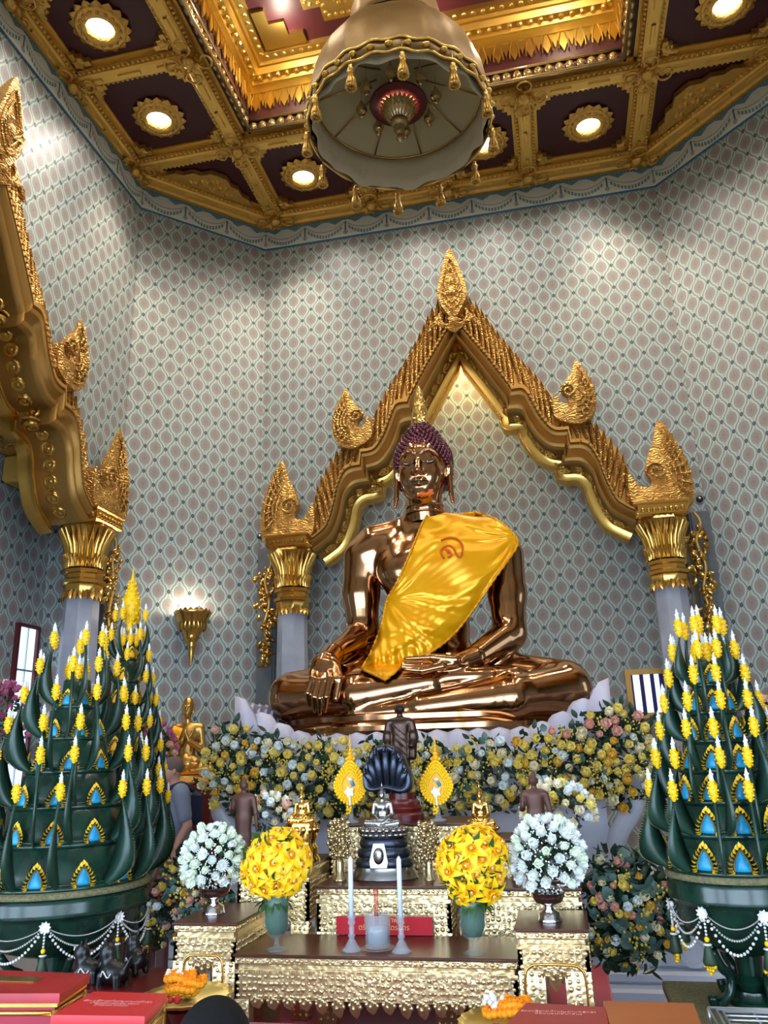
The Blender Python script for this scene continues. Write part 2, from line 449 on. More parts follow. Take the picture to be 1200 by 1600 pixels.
def friezemat():
    m, nt, b = newmat('painted_swag_frieze'); N = nt.nodes; L = nt.links
    uv = N.new('ShaderNodeUVMap'); uv.uv_map = 'UVMap'
    sx = N.new('ShaderNodeSeparateXYZ'); L.new(uv.outputs[0], sx.inputs[0])
    u = E_(nt, sx.outputs[0])*(1/.86); v = E_(nt, sx.outputs[1])     # v 0..1 up the band
    fu = u.fract()-.5; au = fu.abs()
    sag = au*au*1.9+.20                      # a chain hanging between pegs
    d1 = (v-sag).abs(); sw1 = d1.lt(.075)*au.lt(.43)
    leafy = ((u*14.).fract()).lt(.72)
    sag2 = au*au*1.4+.42; sw2 = ((v-sag2).abs()).lt(.028)*((u*22.).fract().lt(.7))
    peg = (.5-au).lt(.02)*v.gt(.2)*v.lt(.8)
    drop = ((.5-au)*(.5-au)*22.+(v-.28)*(v-.28)*6.).lt(.055)
    tri = (((u*2.).fract()-.5).abs()*.5+(.83-v)).lt(.13)
    top = v.gt(.87); tdash = top*((u*16.).fract().lt(.55))*v.lt(.93)
    bot = v.lt(.085); bdash = bot*((u*34.).fract().lt(.5))
    def mixc(f, c1, c2):
        n = N.new('ShaderNodeMix'); n.data_type = 'RGBA'; L.new(f.s, n.inputs[0])
        for i, c in ((6, c1), (7, c2)):
            if isinstance(c, tuple): n.inputs[i].default_value = c
            else: L.new(c, n.inputs[i])
        return n.outputs[2]
    c = mixc(sw1*leafy, rgb((224, 224, 212)), rgb((120, 152, 150)))
    c = mixc(sw2, c, rgb((164, 158, 150)))
    c = mixc(peg, c, rgb((84, 124, 130)))
    c = mixc(drop, c, rgb((164, 160, 172)))
    c = mixc(tri, c, rgb((112, 138, 140)))
    c = mixc(top, c, rgb((70, 136, 176)))
    c = mixc(tdash, c, rgb((120, 170, 196)))
    c = mixc(bot, c, rgb((66, 136, 186)))
    c = mixc(bdash, c, rgb((40, 100, 150)))
    L.new(c, b.inputs['Base Color']); setin(b, 'Roughness', .5)
    return m
FRIEZE = friezemat()
# ------------------------------------------------------------------ the room: an octagonal hall centred on the statue
XC, YC = -1.22, 7.5
AX, AY, HB, HS = 5.66, 5.8, 3.85, 3.97
ZC = 12.15          # underside of the ceiling beams
ZF = 11.62          # bottom of the painted frieze
def PW(x, y): return (XC+x, YC+y)
def wall_mesh(name, poly, org, U, z_uv=True, mats=None, u0=0.0):
    """poly: list of (u,z); org (x,y) of u=0; U unit dir"""
    mb = MB(); V = [(org[0]+U[0]*u, org[1]+U[1]*u, z) for u, z in poly]
    mb.add(V, [tuple(range(len(V)))])
    o = mb.build(name, mats or WALLP, smooth=False, uv=[(u+u0, z) for u, z in poly])
    return struct(o)
# arch curves, right half, (u, z) measured on the back wall
def cv(pts, dY=13.0): return [(p[0]+1.25, p[2]) for p in (atY(x, y, dY) for x, y in pts)]
I_px = [(709, 528), (752, 578), (791, 629), (792, 644), (815, 645), (826, 667), (841, 687), (859, 700), (881, 703), (881, 725), (907, 725), (925, 740), (936, 769), (954, 799), (973, 811), (993, 820)]
B_px = [(712, 497), (757, 551), (799, 604), (801, 607), (819, 606), (833, 626), (848, 652), (866, 670), (888, 670), (893, 690), (918, 692), (936, 718), (947, 747), (962, 777), (980, 791), (998, 799)]
O_px = [(708, 450), (745, 470), (782, 518), (815, 555), (838, 580), (852, 597), (866, 616), (884, 640), (918, 650), (931, 656), (948, 674), (968, 698), (982, 718), (988, 738), (995, 757), (1003, 770)]
I2, B2, O2 = cv(I_px), cv(B_px), cv(O_px)
I2[0] = (0., I2[0][1]); B2[0] = (0., B2[0][1]); O2[0] = (0., O2[0][1])
def refine(P, n=3):
    out = []
    for i in range(len(P)-1):
        for k in range(n): t = k/n; out.append((P[i][0]*(1-t)+P[i+1][0]*t, P[i][1]*(1-t)+P[i+1][1]*t))
    return out+[P[-1]]
def smooth_keep(P, keep, n=4):
    segs = []; s = 0; idx = sorted(set([0, len(P)-1]+keep)); out = []
    for a, b in zip(idx[:-1], idx[1:]):
        seg = smoothpts([(p[0], p[1], 0) for p in P[a:b+1]], n)
        out += [(q[0], q[1]) for q in seg[:-1]]
    out.append(P[-1]); return out
KEEP = [2, 3, 8, 9]
Ic, Bc, Oc = smooth_keep(I2, KEEP), smooth_keep(B2, KEEP), smooth_keep(O2, [])
# wall panels with the opening (the opening follows the middle of the moulding, hidden by it)
mid = [((a[0]+b[0])/2, (a[1]+b[1])/2) for a, b in zip(Ic, Bc)]
def arch_wall(name, org, U, half, ztop, flip=1):
    right = [(3.6, 0), (3.6, 5.28), (mid[-1][0], 5.28)]+[p for p in mid[::-1] if p[1] > 5.3]
    left = [(-u, z) for u, z in right][::-1]
    ap = mid[0]
    # two halves so that each stays a simple polygon
    R = [(half, 0), (half, ztop), (0, ztop)]+[p for p in mid if p[1] > 5.3]+[(mid[-1][0], 5.28), (3.6, 5.28), (3.6, 0)]
    o1 = wall_mesh(name, R, org, U)
    L = [(-u, z) for u, z in R]
    mb = MB()
    for Q in (R, L):
        V = [(org[0]+U[0]*u, org[1]+U[1]*u, z) for u, z in Q]; mb.add(V, [tuple(range(len(V)))])
    bpy.data.objects.remove(o1)
    o = mb.build(name, WALLP, smooth=False, uv=[(u, z) for Q in (R, L) for u, z in Q]); return struct(o)
arch_wall('wall_back', PW(0, AY), (1, 0), HB, ZF+.9)
arch_wall('wall_left', PW(-AX, 0), (0, 1), HS, ZF+.9)
arch_wall('wall_right', PW(AX, 0), (0, -1), HS, ZF+.9)
arch_wall('wall_front', PW(0, -AY), (-1, 0), HB, ZF+.9)
ch = [('wall_back_left', (-AX, HS), (-HB, AY)), ('wall_back_right', (HB, AY), (AX, HS)), ('wall_front_right', (AX, -HS), (HB, -AY)), ('wall_front_left', (-HB, -AY), (-AX, -HS))]
for nm, a, b in ch:
    L_ = math.hypot(b[0]-a[0], b[1]-a[1]); U = ((b[0]-a[0])/L_, (b[1]-a[1])/L_)
    wall_mesh(nm, [(0, 0), (L_, 0), (L_, ZF+.9), (0, ZF+.9)], PW(*a), U)
OCT = [(-AX, -HS), (-AX, HS), (-HB, AY), (HB, AY), (AX, HS), (AX, -HS), (HB, -AY), (-HB, -AY)]
fi = 1
for i in range(8):
    a, b = OCT[i], OCT[(i+1) % 8]; L_ = math.hypot(b[0]-a[0], b[1]-a[1]); nsw = max(1, round(L_/.86)); kx = nsw*.86/L_
    nx_, ny_ = (b[1]-a[1])/L_, -(b[0]-a[0])/L_; o_ = .02
    mb = MB(); V = [PW(a[0]+nx_*o_, a[1]+ny_*o_)+(ZF,), PW(b[0]+nx_*o_, b[1]+ny_*o_)+(ZF,), PW(b[0]+nx_*o_, b[1]+ny_*o_)+(ZC-.03,), PW(a[0]+nx_*o_, a[1]+ny_*o_)+(ZC-.03,)]
    mb.add(V, [(0, 1, 2, 3)])
    struct(mb.build('trim_%d' % fi, FRIEZE, smooth=False, uv=[(0, 0), (L_*kx, 0), (L_*kx, 1), (0, 1)])); fi += 1
# alcoves behind the arches (back, left, right)
def alcove(nm, org, U, Nn, dep, ztop=10.4):
    def Q(u, d, z): return (org[0]+U[0]*u+Nn[0]*d, org[1]+U[1]*u+Nn[1]*d, z)
    o_s = []
    mb = MB(); uvs = []
    W = 3.6
    mb.add([Q(-W, dep, 0), Q(W, dep, 0), Q(W, dep, ztop), Q(-W, dep, ztop)], [(0, 1, 2, 3)]); uvs += [(-W, 0), (W, 0), (W, ztop), (-W, ztop)]
    for sg in (-1, 1):
        mb.add([Q(sg*W, 0.01, 0), Q(sg*W, dep, 0), Q(sg*W, dep, ztop), Q(sg*W, 0.01, ztop)], [(0, 1, 2, 3)]); uvs += [(0, 0), (dep, 0), (dep, ztop), (0, ztop)]
    mb.add([Q(-W, 0.01, ztop), Q(W, 0.01, ztop), Q(W, dep, ztop), Q(-W, dep, ztop)], [(0, 1, 2, 3)]); uvs += [(0, 0), (1, 0), (1, 1), (0, 1)]
    struct(mb.build('wall_%s_alcove' % nm, WALLP, smooth=False, uv=uvs))
alcove('back', PW(0, AY), (1, 0), (0, 1), .9)
alcove('left', PW(-AX, 0), (0, 1), (-1, 0), 1.0)
alcove('right', PW(AX, 0), (0, -1), (1, 0), 1.0)
# grey marble jambs beside the openings
tn = fi
for (ax, ay, U) in ((0, AY, (1, 0)), (-AX, 0, (0, 1)), (AX, 0, (0, 1))):
    for sg in (-1, 1):
        c = (ax+U[0]*sg*3.74, ay+U[1]*sg*3.74); hx, hy = (.14, .07) if U[0] else (.07, .14)
        mb = MB(); mb.box(*[XC+c[0]-hx, XC+c[0]+hx, YC+c[1]-hy, YC+c[1]+hy], 0, 5.3, b=.02)
        inn = (ax+U[0]*sg*3.59, ay+U[1]*sg*3.59)
        dx, dy = ((0, .45) if ay > 0 else ((-.5 if ax < 0 else .5), 0))
        mb.box(XC+min(inn[0]-.02, inn[0]+dx-.0), XC+max(inn[0]+.02, inn[0]+dx), YC+min(inn[1]-.02, inn[1]+dy), YC+max(inn[1]+.02, inn[1]+dy), 0, 5.28)
        struct(mb.build('trim_%d' % tn, GREYM, smooth=False)); tn += 1
# floor
mb = MB(); mb.add([(-16, -8, 0), (14, -8, 0), (14, 17, 0), (-16, 17, 0)], [(0, 1, 2, 3)]); struct(mb.build('floor', FLOORM, smooth=False))
# ------------------------------------------------------------------ ceiling
GL = [-5.58, -3.56, -1.55, 0, 1.55, 3.56, 5.58]
mb = MB()
PZ = ZC+.2
octp = [PW(x*1.02, y*1.02) for x, y in OCT]
# maroon panel plane with the square well cut out (ring of quads)
W_ = 3.2
ring_in = [(-W_, -W_), (-W_, W_), (W_, W_), (W_, -W_)]
V = [PW(*p)+(PZ,) for p in ring_in]+[p+(PZ,) for p in octp]
# in: 0 LL,1 LU,2 RU,3 RL ; out 4..11 = OCT order
mb.add(V, [(0, 1, 5, 4), (1, 6, 5), (1, 2, 7, 6), (2, 8, 7), (2, 3, 9, 8), (3, 10, 9), (3, 0, 11, 10), (0, 4, 11)])
# well walls
for i in range(4):
    a, b = ring_in[i], ring_in[(i+1) % 4]
    mb.add([PW(*a)+(ZC+.05,), PW(*b)+(ZC+.05,), PW(*b)+(13.1,), PW(*a)+(13.1,)], [(0, 1, 2, 3)])
mb.add([PW(-3.3, -3.3)+(13.42,), PW(3.3, -3.3)+(13.42,), PW(3.3, 3.3)+(13.42,), PW(-3.3, 3.3)+(13.42,)], [(0, 1, 2, 3)])
struct(mb.build('ceiling', MAROON, smooth=False))
PROF = [(-.33, .2), (-.33, .17), (-.25, .17), (-.25, .08), (-.19, .08), (-.17, .02), (-.12, .0), (.12, .0), (.17, .02), (.19, .08), (.25, .08), (.25, .17), (.33, .17), (.33, .2)]
def beam(mb, a, b, prof=PROF, z=ZC, k=1.0):
    a = np.array(PW(*a)); b = np.array(PW(*b)); d = (b-a)/np.linalg.norm(b-a); nn = np.array([d[1], -d[0]])
    rs = [[tuple(p+nn*o*k)+(z+h,) for o, h in prof] for p in (a, b)]
    mb.rings(rs, closed=False)
    mb.add([tuple(a+nn*o*k)+(z+h,) for o, h in prof], [tuple(range(len(prof)))]); mb.add([tuple(b+nn*o*k)+(z+h,) for o, h in prof], [tuple(range(len(prof)))])
    for sd in (-.21, .21):
        for q_ in range(int(np.linalg.norm(b-a)/.085)):
            c = a+d*(q_+.5)*.085+nn*sd*k; mb.ball((c[0], c[1], z+.055), (.03, .03, .025), 6, 4)
    # raised centre strip broken into dashes
    L_ = np.linalg.norm(b-a); n = max(1, int(L_/.62))
    for i in range(n):
        t0 = (i+.22)/n*L_; t1 = (i+.78)/n*L_
        p, q = a+d*t0, a+d*t1
        rs = [[tuple(c+nn*o*k)+(z+h,) for o, h in ((-.05, 0), (-.035, -.03), (.035, -.03), (.05, 0))] for c in (p, q)]
        mb.rings(rs, closed=False)
def cut(L, horiz):
    lo, hi = -5.4, 5.4
    if abs(L) > 5: lo, hi = -3.56, 3.56
    return lo, hi
segs = []
for L_ in GL:
    for hz in (True, False):
        if abs(L_) <= 1.6:
            rngs = [(-5.58, -3.56), (3.56, 5.58)]
        elif abs(L_) < 4: rngs = [(-5.58, 5.58)]
        else: rngs = [(-3.7, 3.7)]
        for lo, hi in rngs: segs.append(((lo, L_), (hi, L_)) if hz else ((L_, lo), (L_, hi)))
for sx_ in (-1, 1):
    for sy_ in (-1, 1): segs.append(((sx_*3.66, sy_*5.66), (sx_*5.58, sy_*3.78)))
for a, b in segs:
    mb = MB(); beam(mb, a, b, k=.66); struct(mb.build('trim_%d' % tn, GOLD, smooth=False)); tn += 1
# cornice between outer beams and the wall
for i in range(8):
    a, b = OCT[i], OCT[(i+1) % 8]; L_ = math.hypot(b[0]-a[0], b[1]-a[1]); nx_, ny_ = (b[1]-a[1])/L_, -(b[0]-a[0])/L_
    mb = MB(); rs = []
    for p in (a, b):
        rs.append([PW(p[0]*(1-w/5.6), p[1]*(1-w/5.6))+(ZC+h,) for w, h in ((0, -.05), (.06, -.05), (.06, -.02), (.1, .02), (.16, .1), (.22, .2))])
    mb.rings(rs, closed=False); struct(mb.build('trim_%d' % tn, GOLDF, smooth=False)); tn += 1
# stepped corners of every coffer, rosettes on the crossings
def stair(mb, x, y, sx_, sy_, z, s=.13, th=.05, n=3):
    P = [(0, 0)]
    poly = [(x, y)]
    for i in range(n): poly += [(x+sx_*s*(n-i), y+sy_*s*i), (x+sx_*s*(n-i), y+sy_*s*(i+1))]
    poly += [(x, y+sy_*s*n)]
    poly = [PW(*p) for p in poly]
    mb.prism(poly, z, z+th)
    mb.lathe([(.0, z-.03), (.07, z-.03), (.1, z)], 10, M=T(*PW(x+sx_*s*.9, y+sy_*s*.9), 0), lobes=5, lamp=.2)
def cell_ok(i, j):
    cx, cy = (GL[i]+GL[i+1])/2, (GL[j]+GL[j+1])/2
    return (abs(cx) > 3.56 or abs(cy) > 3.56), (abs(cx) > 3.56 and abs(cy) > 3.56), cx, cy
mb = MB(); lights = []
for i in range(6):
    for j in range(6):
        ok, corner, cx, cy = cell_ok(i, j)
        if not ok: continue
        x0, x1, y0, y1 = GL[i]+.2, GL[i+1]-.2, GL[j]+.2, GL[j+1]-.2
        if corner: continue
        for (x, sx_) in ((x0, 1), (x1, -1)):
            for (y, sy_) in ((y0, 1), (y1, -1)): stair(mb, x, y, sx_, sy_, PZ-.1, .085, .1)
        f_ = lambda q: math.copysign(4.64, q) if abs(q) > 4 else (math.copysign(2.66, q) if abs(q) > 2 else math.copysign(.8, q))
        lights.append((f_(cx), f_(cy)))
struct(mb.build('trim_%d' % tn, GOLDF, smooth=False)); tn += 1
# filigree triangles in the four corner coffers
for sx_ in (-1, 1):
    for sy_ in (-1, 1):
        mb = MB(); P = []
        a = np.array((sx_*3.92, sy_*5.2)); b = np.array((sx_*5.2, sy_*3.92)); n_ = 6; inn = np.array((-sx_, -sy_))/2**.5
        pts = [a]
        for k in range(1, 2*n_):
            t = k/(2*n_); hgt = .52*(1-abs(2*t-1))**.8+(.07 if k % 2 else 0)
            pts.append(a+(b-a)*t+inn*hgt)
        pts.append(b)
        mb.prism([PW(*p) for p in pts], PZ-.12, PZ-.02)
        for t, h in ((.3, .12), (.5, .14), (.7, .12), (.5, .34), (.4, .24), (.6, .24)):
            c = a+(b-a)*t+inn*h; mb.lathe([(0, -.05), (.05, -.05), (.085, 0)], 12, M=T(*PW(*c), PZ-.12), lobes=6, lamp=.15)
        tri = mb.build('trim_%d' % tn, GOLDF, smooth=False); struct(tri); tn += 1
# crossing rosettes
def rosette(mb, M, r=.3):
    for k in range(8):
        a = k*PI/4
        mb.petal(r, r*.62, M@Matrix.Rotation(a, 4, 'Z')@T(0, .02, 0), curl=.4, cup=-.3, n=5)
    for k in range(4):
        a = k*PI/2
        P = [(math.cos(t)*(.12-.015*t)*1.2, .28+math.sin(t)*(.12-.015*t), .05) for t in np.linspace(-1.5, 4.5, 12)]
        mb.tube(P, [.018]*12, 6, M=M@Matrix.Rotation(a+PI/4*0, 4, 'Z'))
    mb.lathe([(0, .12), (.05, .12), (.1, .06), (.12, 0)], 12, M=M)
joints = set()
for x in GL:
    for y in GL:
        if abs(x) > 5 and abs(y) > 3.6: continue
        if abs(y) > 5 and abs(x) > 3.6: continue
        if abs(x) < 3.5 and abs(y) < 3.5: continue
        joints.add((x, y))
ros = None
mb = MB(); rosette(mb, Matrix.Rotation(PI, 4, 'X'), .22)
rmesh = mb.build('ceiling_rosette', GOLDF)
tag(rmesh, cat='ceiling rosette', group='gold rosettes where the ceiling beams cross')
for k, (x, y) in enumerate(sorted(joints)):
    if y < -1: continue
    o = rmesh if ros is None else rmesh.copy()
    if ros is not None: COL.objects.link(o)
    ros = 1; o.location = (*PW(x, y), ZC-.005)
    o['label'] = 'carved gold flower boss where gold ceiling beams cross above the patterned walls'
# gadroon row, lace fringe, cornice of the well
mb = MB()
for i in range(4):
    a, b = np.array(ring_in[i]), np.array(ring_in[(i+1) % 4]); d = (b-a)/6.4; inn = -np.array([-d[1], d[0]])
    inn = inn if np.dot(inn, -(a+b)) > 0 else -inn
    for (off, zz, r, stp) in ((.0, .1, .075, .17),):
        n = int(6.4/stp)
        for k in range(n):
            c = a+d*(k+.5)*stp+inn*off
            mb.ball((0, 0, 0), (stp*.5, .075, .1), 8, 5, M=T(*PW(*c), ZC+zz, rz=math.atan2(d[1], d[0])))
    for zz, r in ((.0, .035), (.22, .03)):
        mb.tube([PW(*(a+inn*.03))+(ZC+zz,), PW(*(b+inn*.03))+(ZC+zz,)], r, 6)
struct(mb.build('trim_%d' % tn, CRYST)); tn += 1
mb = MB()
def pendant(w, h):
    P = []
    for t in np.linspace(0, 1, 9):
        P.append((w*.5*(.62+.38*math.sin(t*PI*1.0+.3))*(1-t**2.2)+.004, -h*t))
    return [(x, z) for x, z in P]+[(-x, z) for x, z in P[::-1]]
for i in range(4):
    a, b = np.array(ring_in[i]), np.array(ring_in[(i+1) % 4]); d = (b-a)/6.4; inn = -np.array([-d[1], d[0]])
    inn = inn if np.dot(inn, -(a+b)) > 0 else -inn
    n = 24; st = 6.4/n
    def plate(poly, off, th):
        V = []
        for th_ in (off, off+th):
            V += [PW(*(a+d*x+inn*th_))+(z,) for x, z in poly]
        m = len(poly); F = [tuple(range(m)), tuple(range(m, 2*m))[::-1]]+[(q, (q+1) % m, m+(q+1) % m, m+q) for q in range(m)]
        mb.add(V, F)
    plate([(0, 12.93), (6.4, 12.93), (6.4, 13.1), (0, 13.1)], .01, .05)
    for k in range(n):
        cx = (k+.5)*st
        plate([(cx+x, 12.95+z) for x, z in pendant(st*.8, .4)], .015, .03)
        cx = (k+1)*st
        plate([(cx+x, 12.95+z) for x, z in pendant(st*.34, .3)], .012, .02)
        for s_ in (-1, 1):
            P = [PW(*(a+d*((k+.5)*st+s_*(.03+.05*math.sin(t*1.9)))+inn*.055))+(12.93-.36*t,) for t in np.linspace(0, 1, 8)]
            mb.tube(P, .012, 5)
struct(mb.build('trim_%d' % tn, BGOLD, smooth=False)); tn += 1
mb = MB(); CP = [(3.2, 13.08), (3.1, 13.08), (3.08, 13.14), (2.98, 13.16), (2.94, 13.26), (2.9, 13.26), (2.88, 13.32), (2.76, 13.34), (2.74, 13.42)]
mb.rings([[PW(r*sx_, r*sy_)+(z,) for sx_, sy_ in ((-1, -1), (-1, 1), (1, 1), (1, -1))] for r, z in CP])
for i in range(4):
    a, b = np.array(ring_in[i])/3.2, np.array(ring_in[(i+1) % 4])/3.2; n = 36
    for k in range(n):
        t = (k+.5)/n; c = (a*(1-t)+b*t)
        mb.ball((*PW(*(c*3.03)), 13.14), (.05, .05, .045), 8, 5)
        mb.ball((*PW(*(c*2.82)), 13.33), (.045, .045, .03), 8, 4)
struct(mb.build('trim_%d' % tn, BGOLD, smooth=False)); tn += 1
# upper gold tracery with stepped corners and a round maroon centre
def stepsq(r, s, n):
    P = []
    for q in range(4):
        base = []
        for k in range(n): base += [(r, r-s*(n-k)) if k == 0 else (r-s*k, r-s*(n-k)), (r-s*(k+1), r-s*(n-k))]
        base = [(r, r-s*n)]+[p for k in range(n) for p in ((r-s*k, r-s*(n-k)) if k == 0 else (r-s*k, r-s*(n-k)), (r-s*(k+1), r-s*(n-k)))]+[(r-s*n, r)]
        c, s_ = math.cos(q*PI/2), math.sin(q*PI/2)
        P += [(x*c-y*s_, x*s_+y*c) for x, y in base]
    out = []
    for p in P:
        if not out or math.hypot(p[0]-out[-1][0], p[1]-out[-1][1]) > 1e-6: out.append(p)
    return out
mb = MB()
for (r, s, z0) in ((2.42, .28, 13.38), (2.2, .28, 13.35), (2.05, .28, 13.32)):
    P = stepsq(r, s, 3); mb.prism([PW(*p) for p in P], z0, 13.42, 0)
    m = len(P)
    for i in range(m):
        a, b = np.array(P[i]), np.array(P[(i+1) % m]); L_ = np.linalg.norm(b-a); n = max(1, int(L_/.11))
        if r > 2.1:
            for k in range(n): c = (a+(b-a)*(k+.5)/n)*(1-.09/r); mb.ball((*PW(*c), z0), (.04, .04, .03), 6, 4)
for sx_ in (-1, 1):
    for sy_ in (-1, 1):
        poly = [(2.72, 2.72), (2.72, 1.98), (2.5, 1.98), (2.5, 2.24), (2.24, 2.24), (2.24, 2.5), (1.98, 2.5), (1.98, 2.72)]
        mb.prism([PW(x*sx_, y*sy_) for x, y in poly], 13.36, 13.42, 0)
mb.lathe([(1.98, 13.3), (1.98, 13.27), (1.93, 13.27), (1.93, 13.31)], 64, 0, M=T(*PW(0, 0), 0), cap=False)
mb.lathe([(0, 13.3), (1.95, 13.3)], 64, 1, M=T(*PW(0, 0), 0), cap=False)
for k in range(48):
    a = k*2*PI/48; mb.petal(.2, .12, T(*PW(2.02*math.cos(a), 2.02*math.sin(a)), 13.31, rz=a-PI/2, rx=0)@Matrix.Rotation(PI, 4, 'Y'), 0)
struct(mb.build('trim_%d' % tn, [BGOLD, MAROON], smooth=False)); tn += 1
# ceiling downlights
def make_light():
    t = thing('ceiling_light', '', 'ceiling light', group='round gold ceiling lights in the maroon coffers')
    mb = MB(); R = [(.19, .22), (.19, .02), (.22, -.04), (.27, -.04), (.3, .0), (.33, -.02), (.38, -.01), (.38, .06)]
    mb.lathe(R, 96, lobes=0, cap=False)
    for k in range(16):
        a = 2*PI*k/16
        mb.petal(.13, .155, T(.34*math.cos(a), .34*math.sin(a), -.01, rz=a-PI/2)@Matrix.Rotation(PI, 4, 'Y'), curl=-.4, cup=-.2, tip=.35)
        mb.ball((.3*math.cos(a), .3*math.sin(a), -.015), .03, 6, 4)
    mb.build('scalloped_rim', GOLDF, t)
    mb = MB(); mb.lathe([(0, .06), (.19, .06)], 24, cap=False); mb.build('lens', BULB, t)
    return t
L0 = None
# warm spots only above the part of the hall we look into
lamp_names = {}
for (cx, cy) in sorted(lights, key=lambda p: (p[1], p[0])):
    if L0 is None: L0 = make_light(); o = L0
    else: o = copy_tree(L0)
    o.location = (*PW(cx, cy), PZ-.08)
    lamp_names[(round(cx, 2), round(cy, 2))] = o
    side = 'left-hand' if cx < -4 else ('right-hand' if cx > 4 else ('back' if cy > 4 else 'front'))
    o['label'] = 'round gold ceiling light with scalloped rim in a maroon coffer of the %s row' % side
def lab(cx, cy, s):
    for (x, y), o in lamp_names.items():
        if abs(x-cx) < .35 and abs(y-cy) < .35: o['label'] = s
lab(-4.48, .78, 'scalloped gold ceiling light glowing at the top left corner of the photo')
lab(-4.48, 2.55, 'second scalloped gold ceiling light from the top left, above the left wall')
lab(-2.55, 4.48, 'scalloped gold ceiling light just left of the hanging parasol canopy')
lab(.78, 4.48, 'ceiling light half hidden behind the right rim of the hanging parasol canopy')
lab(2.55, 4.48, 'scalloped gold ceiling light right of the parasol, above the back wall')
lab(4.48, 2.55, 'scalloped gold ceiling light at the top right corner of the photo')
lab(-.78, 4.48, 'ceiling light of the back row hidden right behind the hanging parasol canopy')
def lamp(kind, nm, loc, en, col, size=.1, rot=None, spot=None, blend=.6, dirn=None):
    l = bpy.data.lights.new(nm, kind); l.energy = en; l.color = col
    if kind in ('POINT', 'SPOT'): l.shadow_soft_size = size
    if kind == 'SPOT': l.spot_size = math.radians(spot); l.spot_blend = blend
    if kind == 'AREA': l.size = size
    o = bpy.data.objects.new(nm, l); COL.objects.link(o); o.location = loc
    if dirn is not None: o.rotation_euler = Vector(dirn).to_track_quat('-Z', 'Y').to_euler()
    return o
WARM = (1., .87, .68)
SPOTS = [((-2.55, 4.48), (-.55, .6, -2.2), 900), ((2.55, 4.48), (.35, .55, -2.0), 1000), ((-4.48, 2.55), (-.5, .45, -2.2), 900), ((-4.48, .78), (-.6, 0, -2.6), 500), ((4.48, 2.55), (.4, .5, -2.4), 800), ((.78, 4.48), (0, .3, -3), 350), ((-.78, 4.48), (0, .3, -3), 200)]
for (cx, cy), d, en in SPOTS:
    lamp('SPOT', 'downlight_beam', (*PW(cx, cy), PZ-.08), en, WARM, .09, spot=62, blend=1., dirn=d)
for (cx, cy) in lights:
    lamp('SPOT', 'downlight_wide', (*PW(cx*.98, cy*.98), PZ-.1), 165, (1., .93, .84), .12, spot=150, blend=.6, dirn=(-cx*.06, -cy*.06, -1))
for sx_, sy_ in ((-1, 1), (1, 1), (0, 1), (-1, 0), (1, 0), (-1, -1), (1, -1)):
    lamp('POINT', 'cove_lamp', (*PW(2.3*sx_, 2.3*sy_), 12.95), 75, (1., .88, .66), .05)
# ------------------------------------------------------------------ gilded arch (a thing, used on the back and the left wall)
def zlast(px, py): return atY(px, py, 12.95)[2]
def loft_strip(mb, A, B, prof, mi=0, mirror=True):
    """A,B lists (u,z); prof list of (t, depth) ; depth goes to -y"""
    for sg in ((1, -1) if mirror else (1,)):
        rs = []
        for (au, az), (bu, bz) in zip(A, B):
            rs.append([(sg*(au*(1-t)+bu*t), -d, az*(1-t)+bz*t) for t, d in prof])
        mb.rings(rs, mi, closed=False)
ZS = 5.3
def outline_solid(mb, poly, y0, y1, bev=.05, mi=0):
    bev = min(bev, .012)
    """poly (u,z), extruded from y0 (back) to y1 (front, more negative) with a bevelled front and a raised middle"""
    P = np.array(poly); n = len(P); c = P.mean(0)
    A = np.roll(P, -1, 0)-np.roll(P, 1, 0); N_ = np.stack([A[:, 1], -A[:, 0]], 1); N_ /= np.linalg.norm(N_, axis=1)[:, None]+1e-9
    area = .5*np.sum(P[:, 0]*np.roll(P[:, 1], -1)-np.roll(P[:, 0], -1)*P[:, 1]); sgn = 1 if area > 0 else -1
    Q = P-N_*sgn*bev
    zt_ = P[:, 1].max(); zb_ = P[:, 1].min(); yb = lambda z: y1+(y0-y1)*(1-.92*((z-zb_)/(zt_-zb_))**1.6)
    rs = [[(u, yb(z), z) for u, z in P], [(u, y1+bev*.6, z) for u, z in P], [(u, y1, z) for u, z in Q]]
    mb.rings(rs, mi, cap0=False, cap1=True)
def px2uz(pts, Y=12.9): return [(p[0]+1.25, p[2]) for p in (atY(x, y, Y) for x, y in pts)]
V2 = px2uz([(1003, 805), (984, 775), (982, 738), (996, 757), (1012, 762), (1018, 752), (1009, 737), (1012, 712), (1020, 690), (1027, 657), (1045, 675), (1058, 695), (1072, 718), (1081, 745), (1084, 772), (1077, 800)])
V1 = px2uz([(868, 652), (864, 632), (868, 614), (877, 628), (887, 629), (886, 618), (877, 612), (882, 598), (893, 580), (899, 561), (912, 578), (924, 595), (931, 615), (931, 635), (922, 653), (900, 662)])
AP = px2uz([(706, 392), (722, 430), (728, 456), (722, 478), (713, 500), (706, 478), (692, 458), (693, 440)])
AP = [(u-AP[0][0], z) for u, z in AP]
AP = [(0, AP[0][1]), (.2, AP[1][1]), (.27, AP[2][1]), (.2, AP[3][1]), (0., AP[4][1]), (-.2, AP[3][1]), (-.27, AP[2][1]), (-.2, AP[1][1])]
V2[0] = (V2[0][0], ZS); V2[-1] = (V2[-1][0], ZS)
def scroll(mb, c, r, a0, turns, rad=.025, y=-.36, sg=1):
    P = []
    for t in np.linspace(0, 1, 22):
        a = a0+turns*2*PI*t; q = r*(1-t*.85); P.append((c[0]+sg*q*math.cos(a), y-.03*t, c[1]+q*math.sin(a)))
    mb.tube(P, [rad*(1-.5*t) for t in np.linspace(0, 1, 22)], 6)
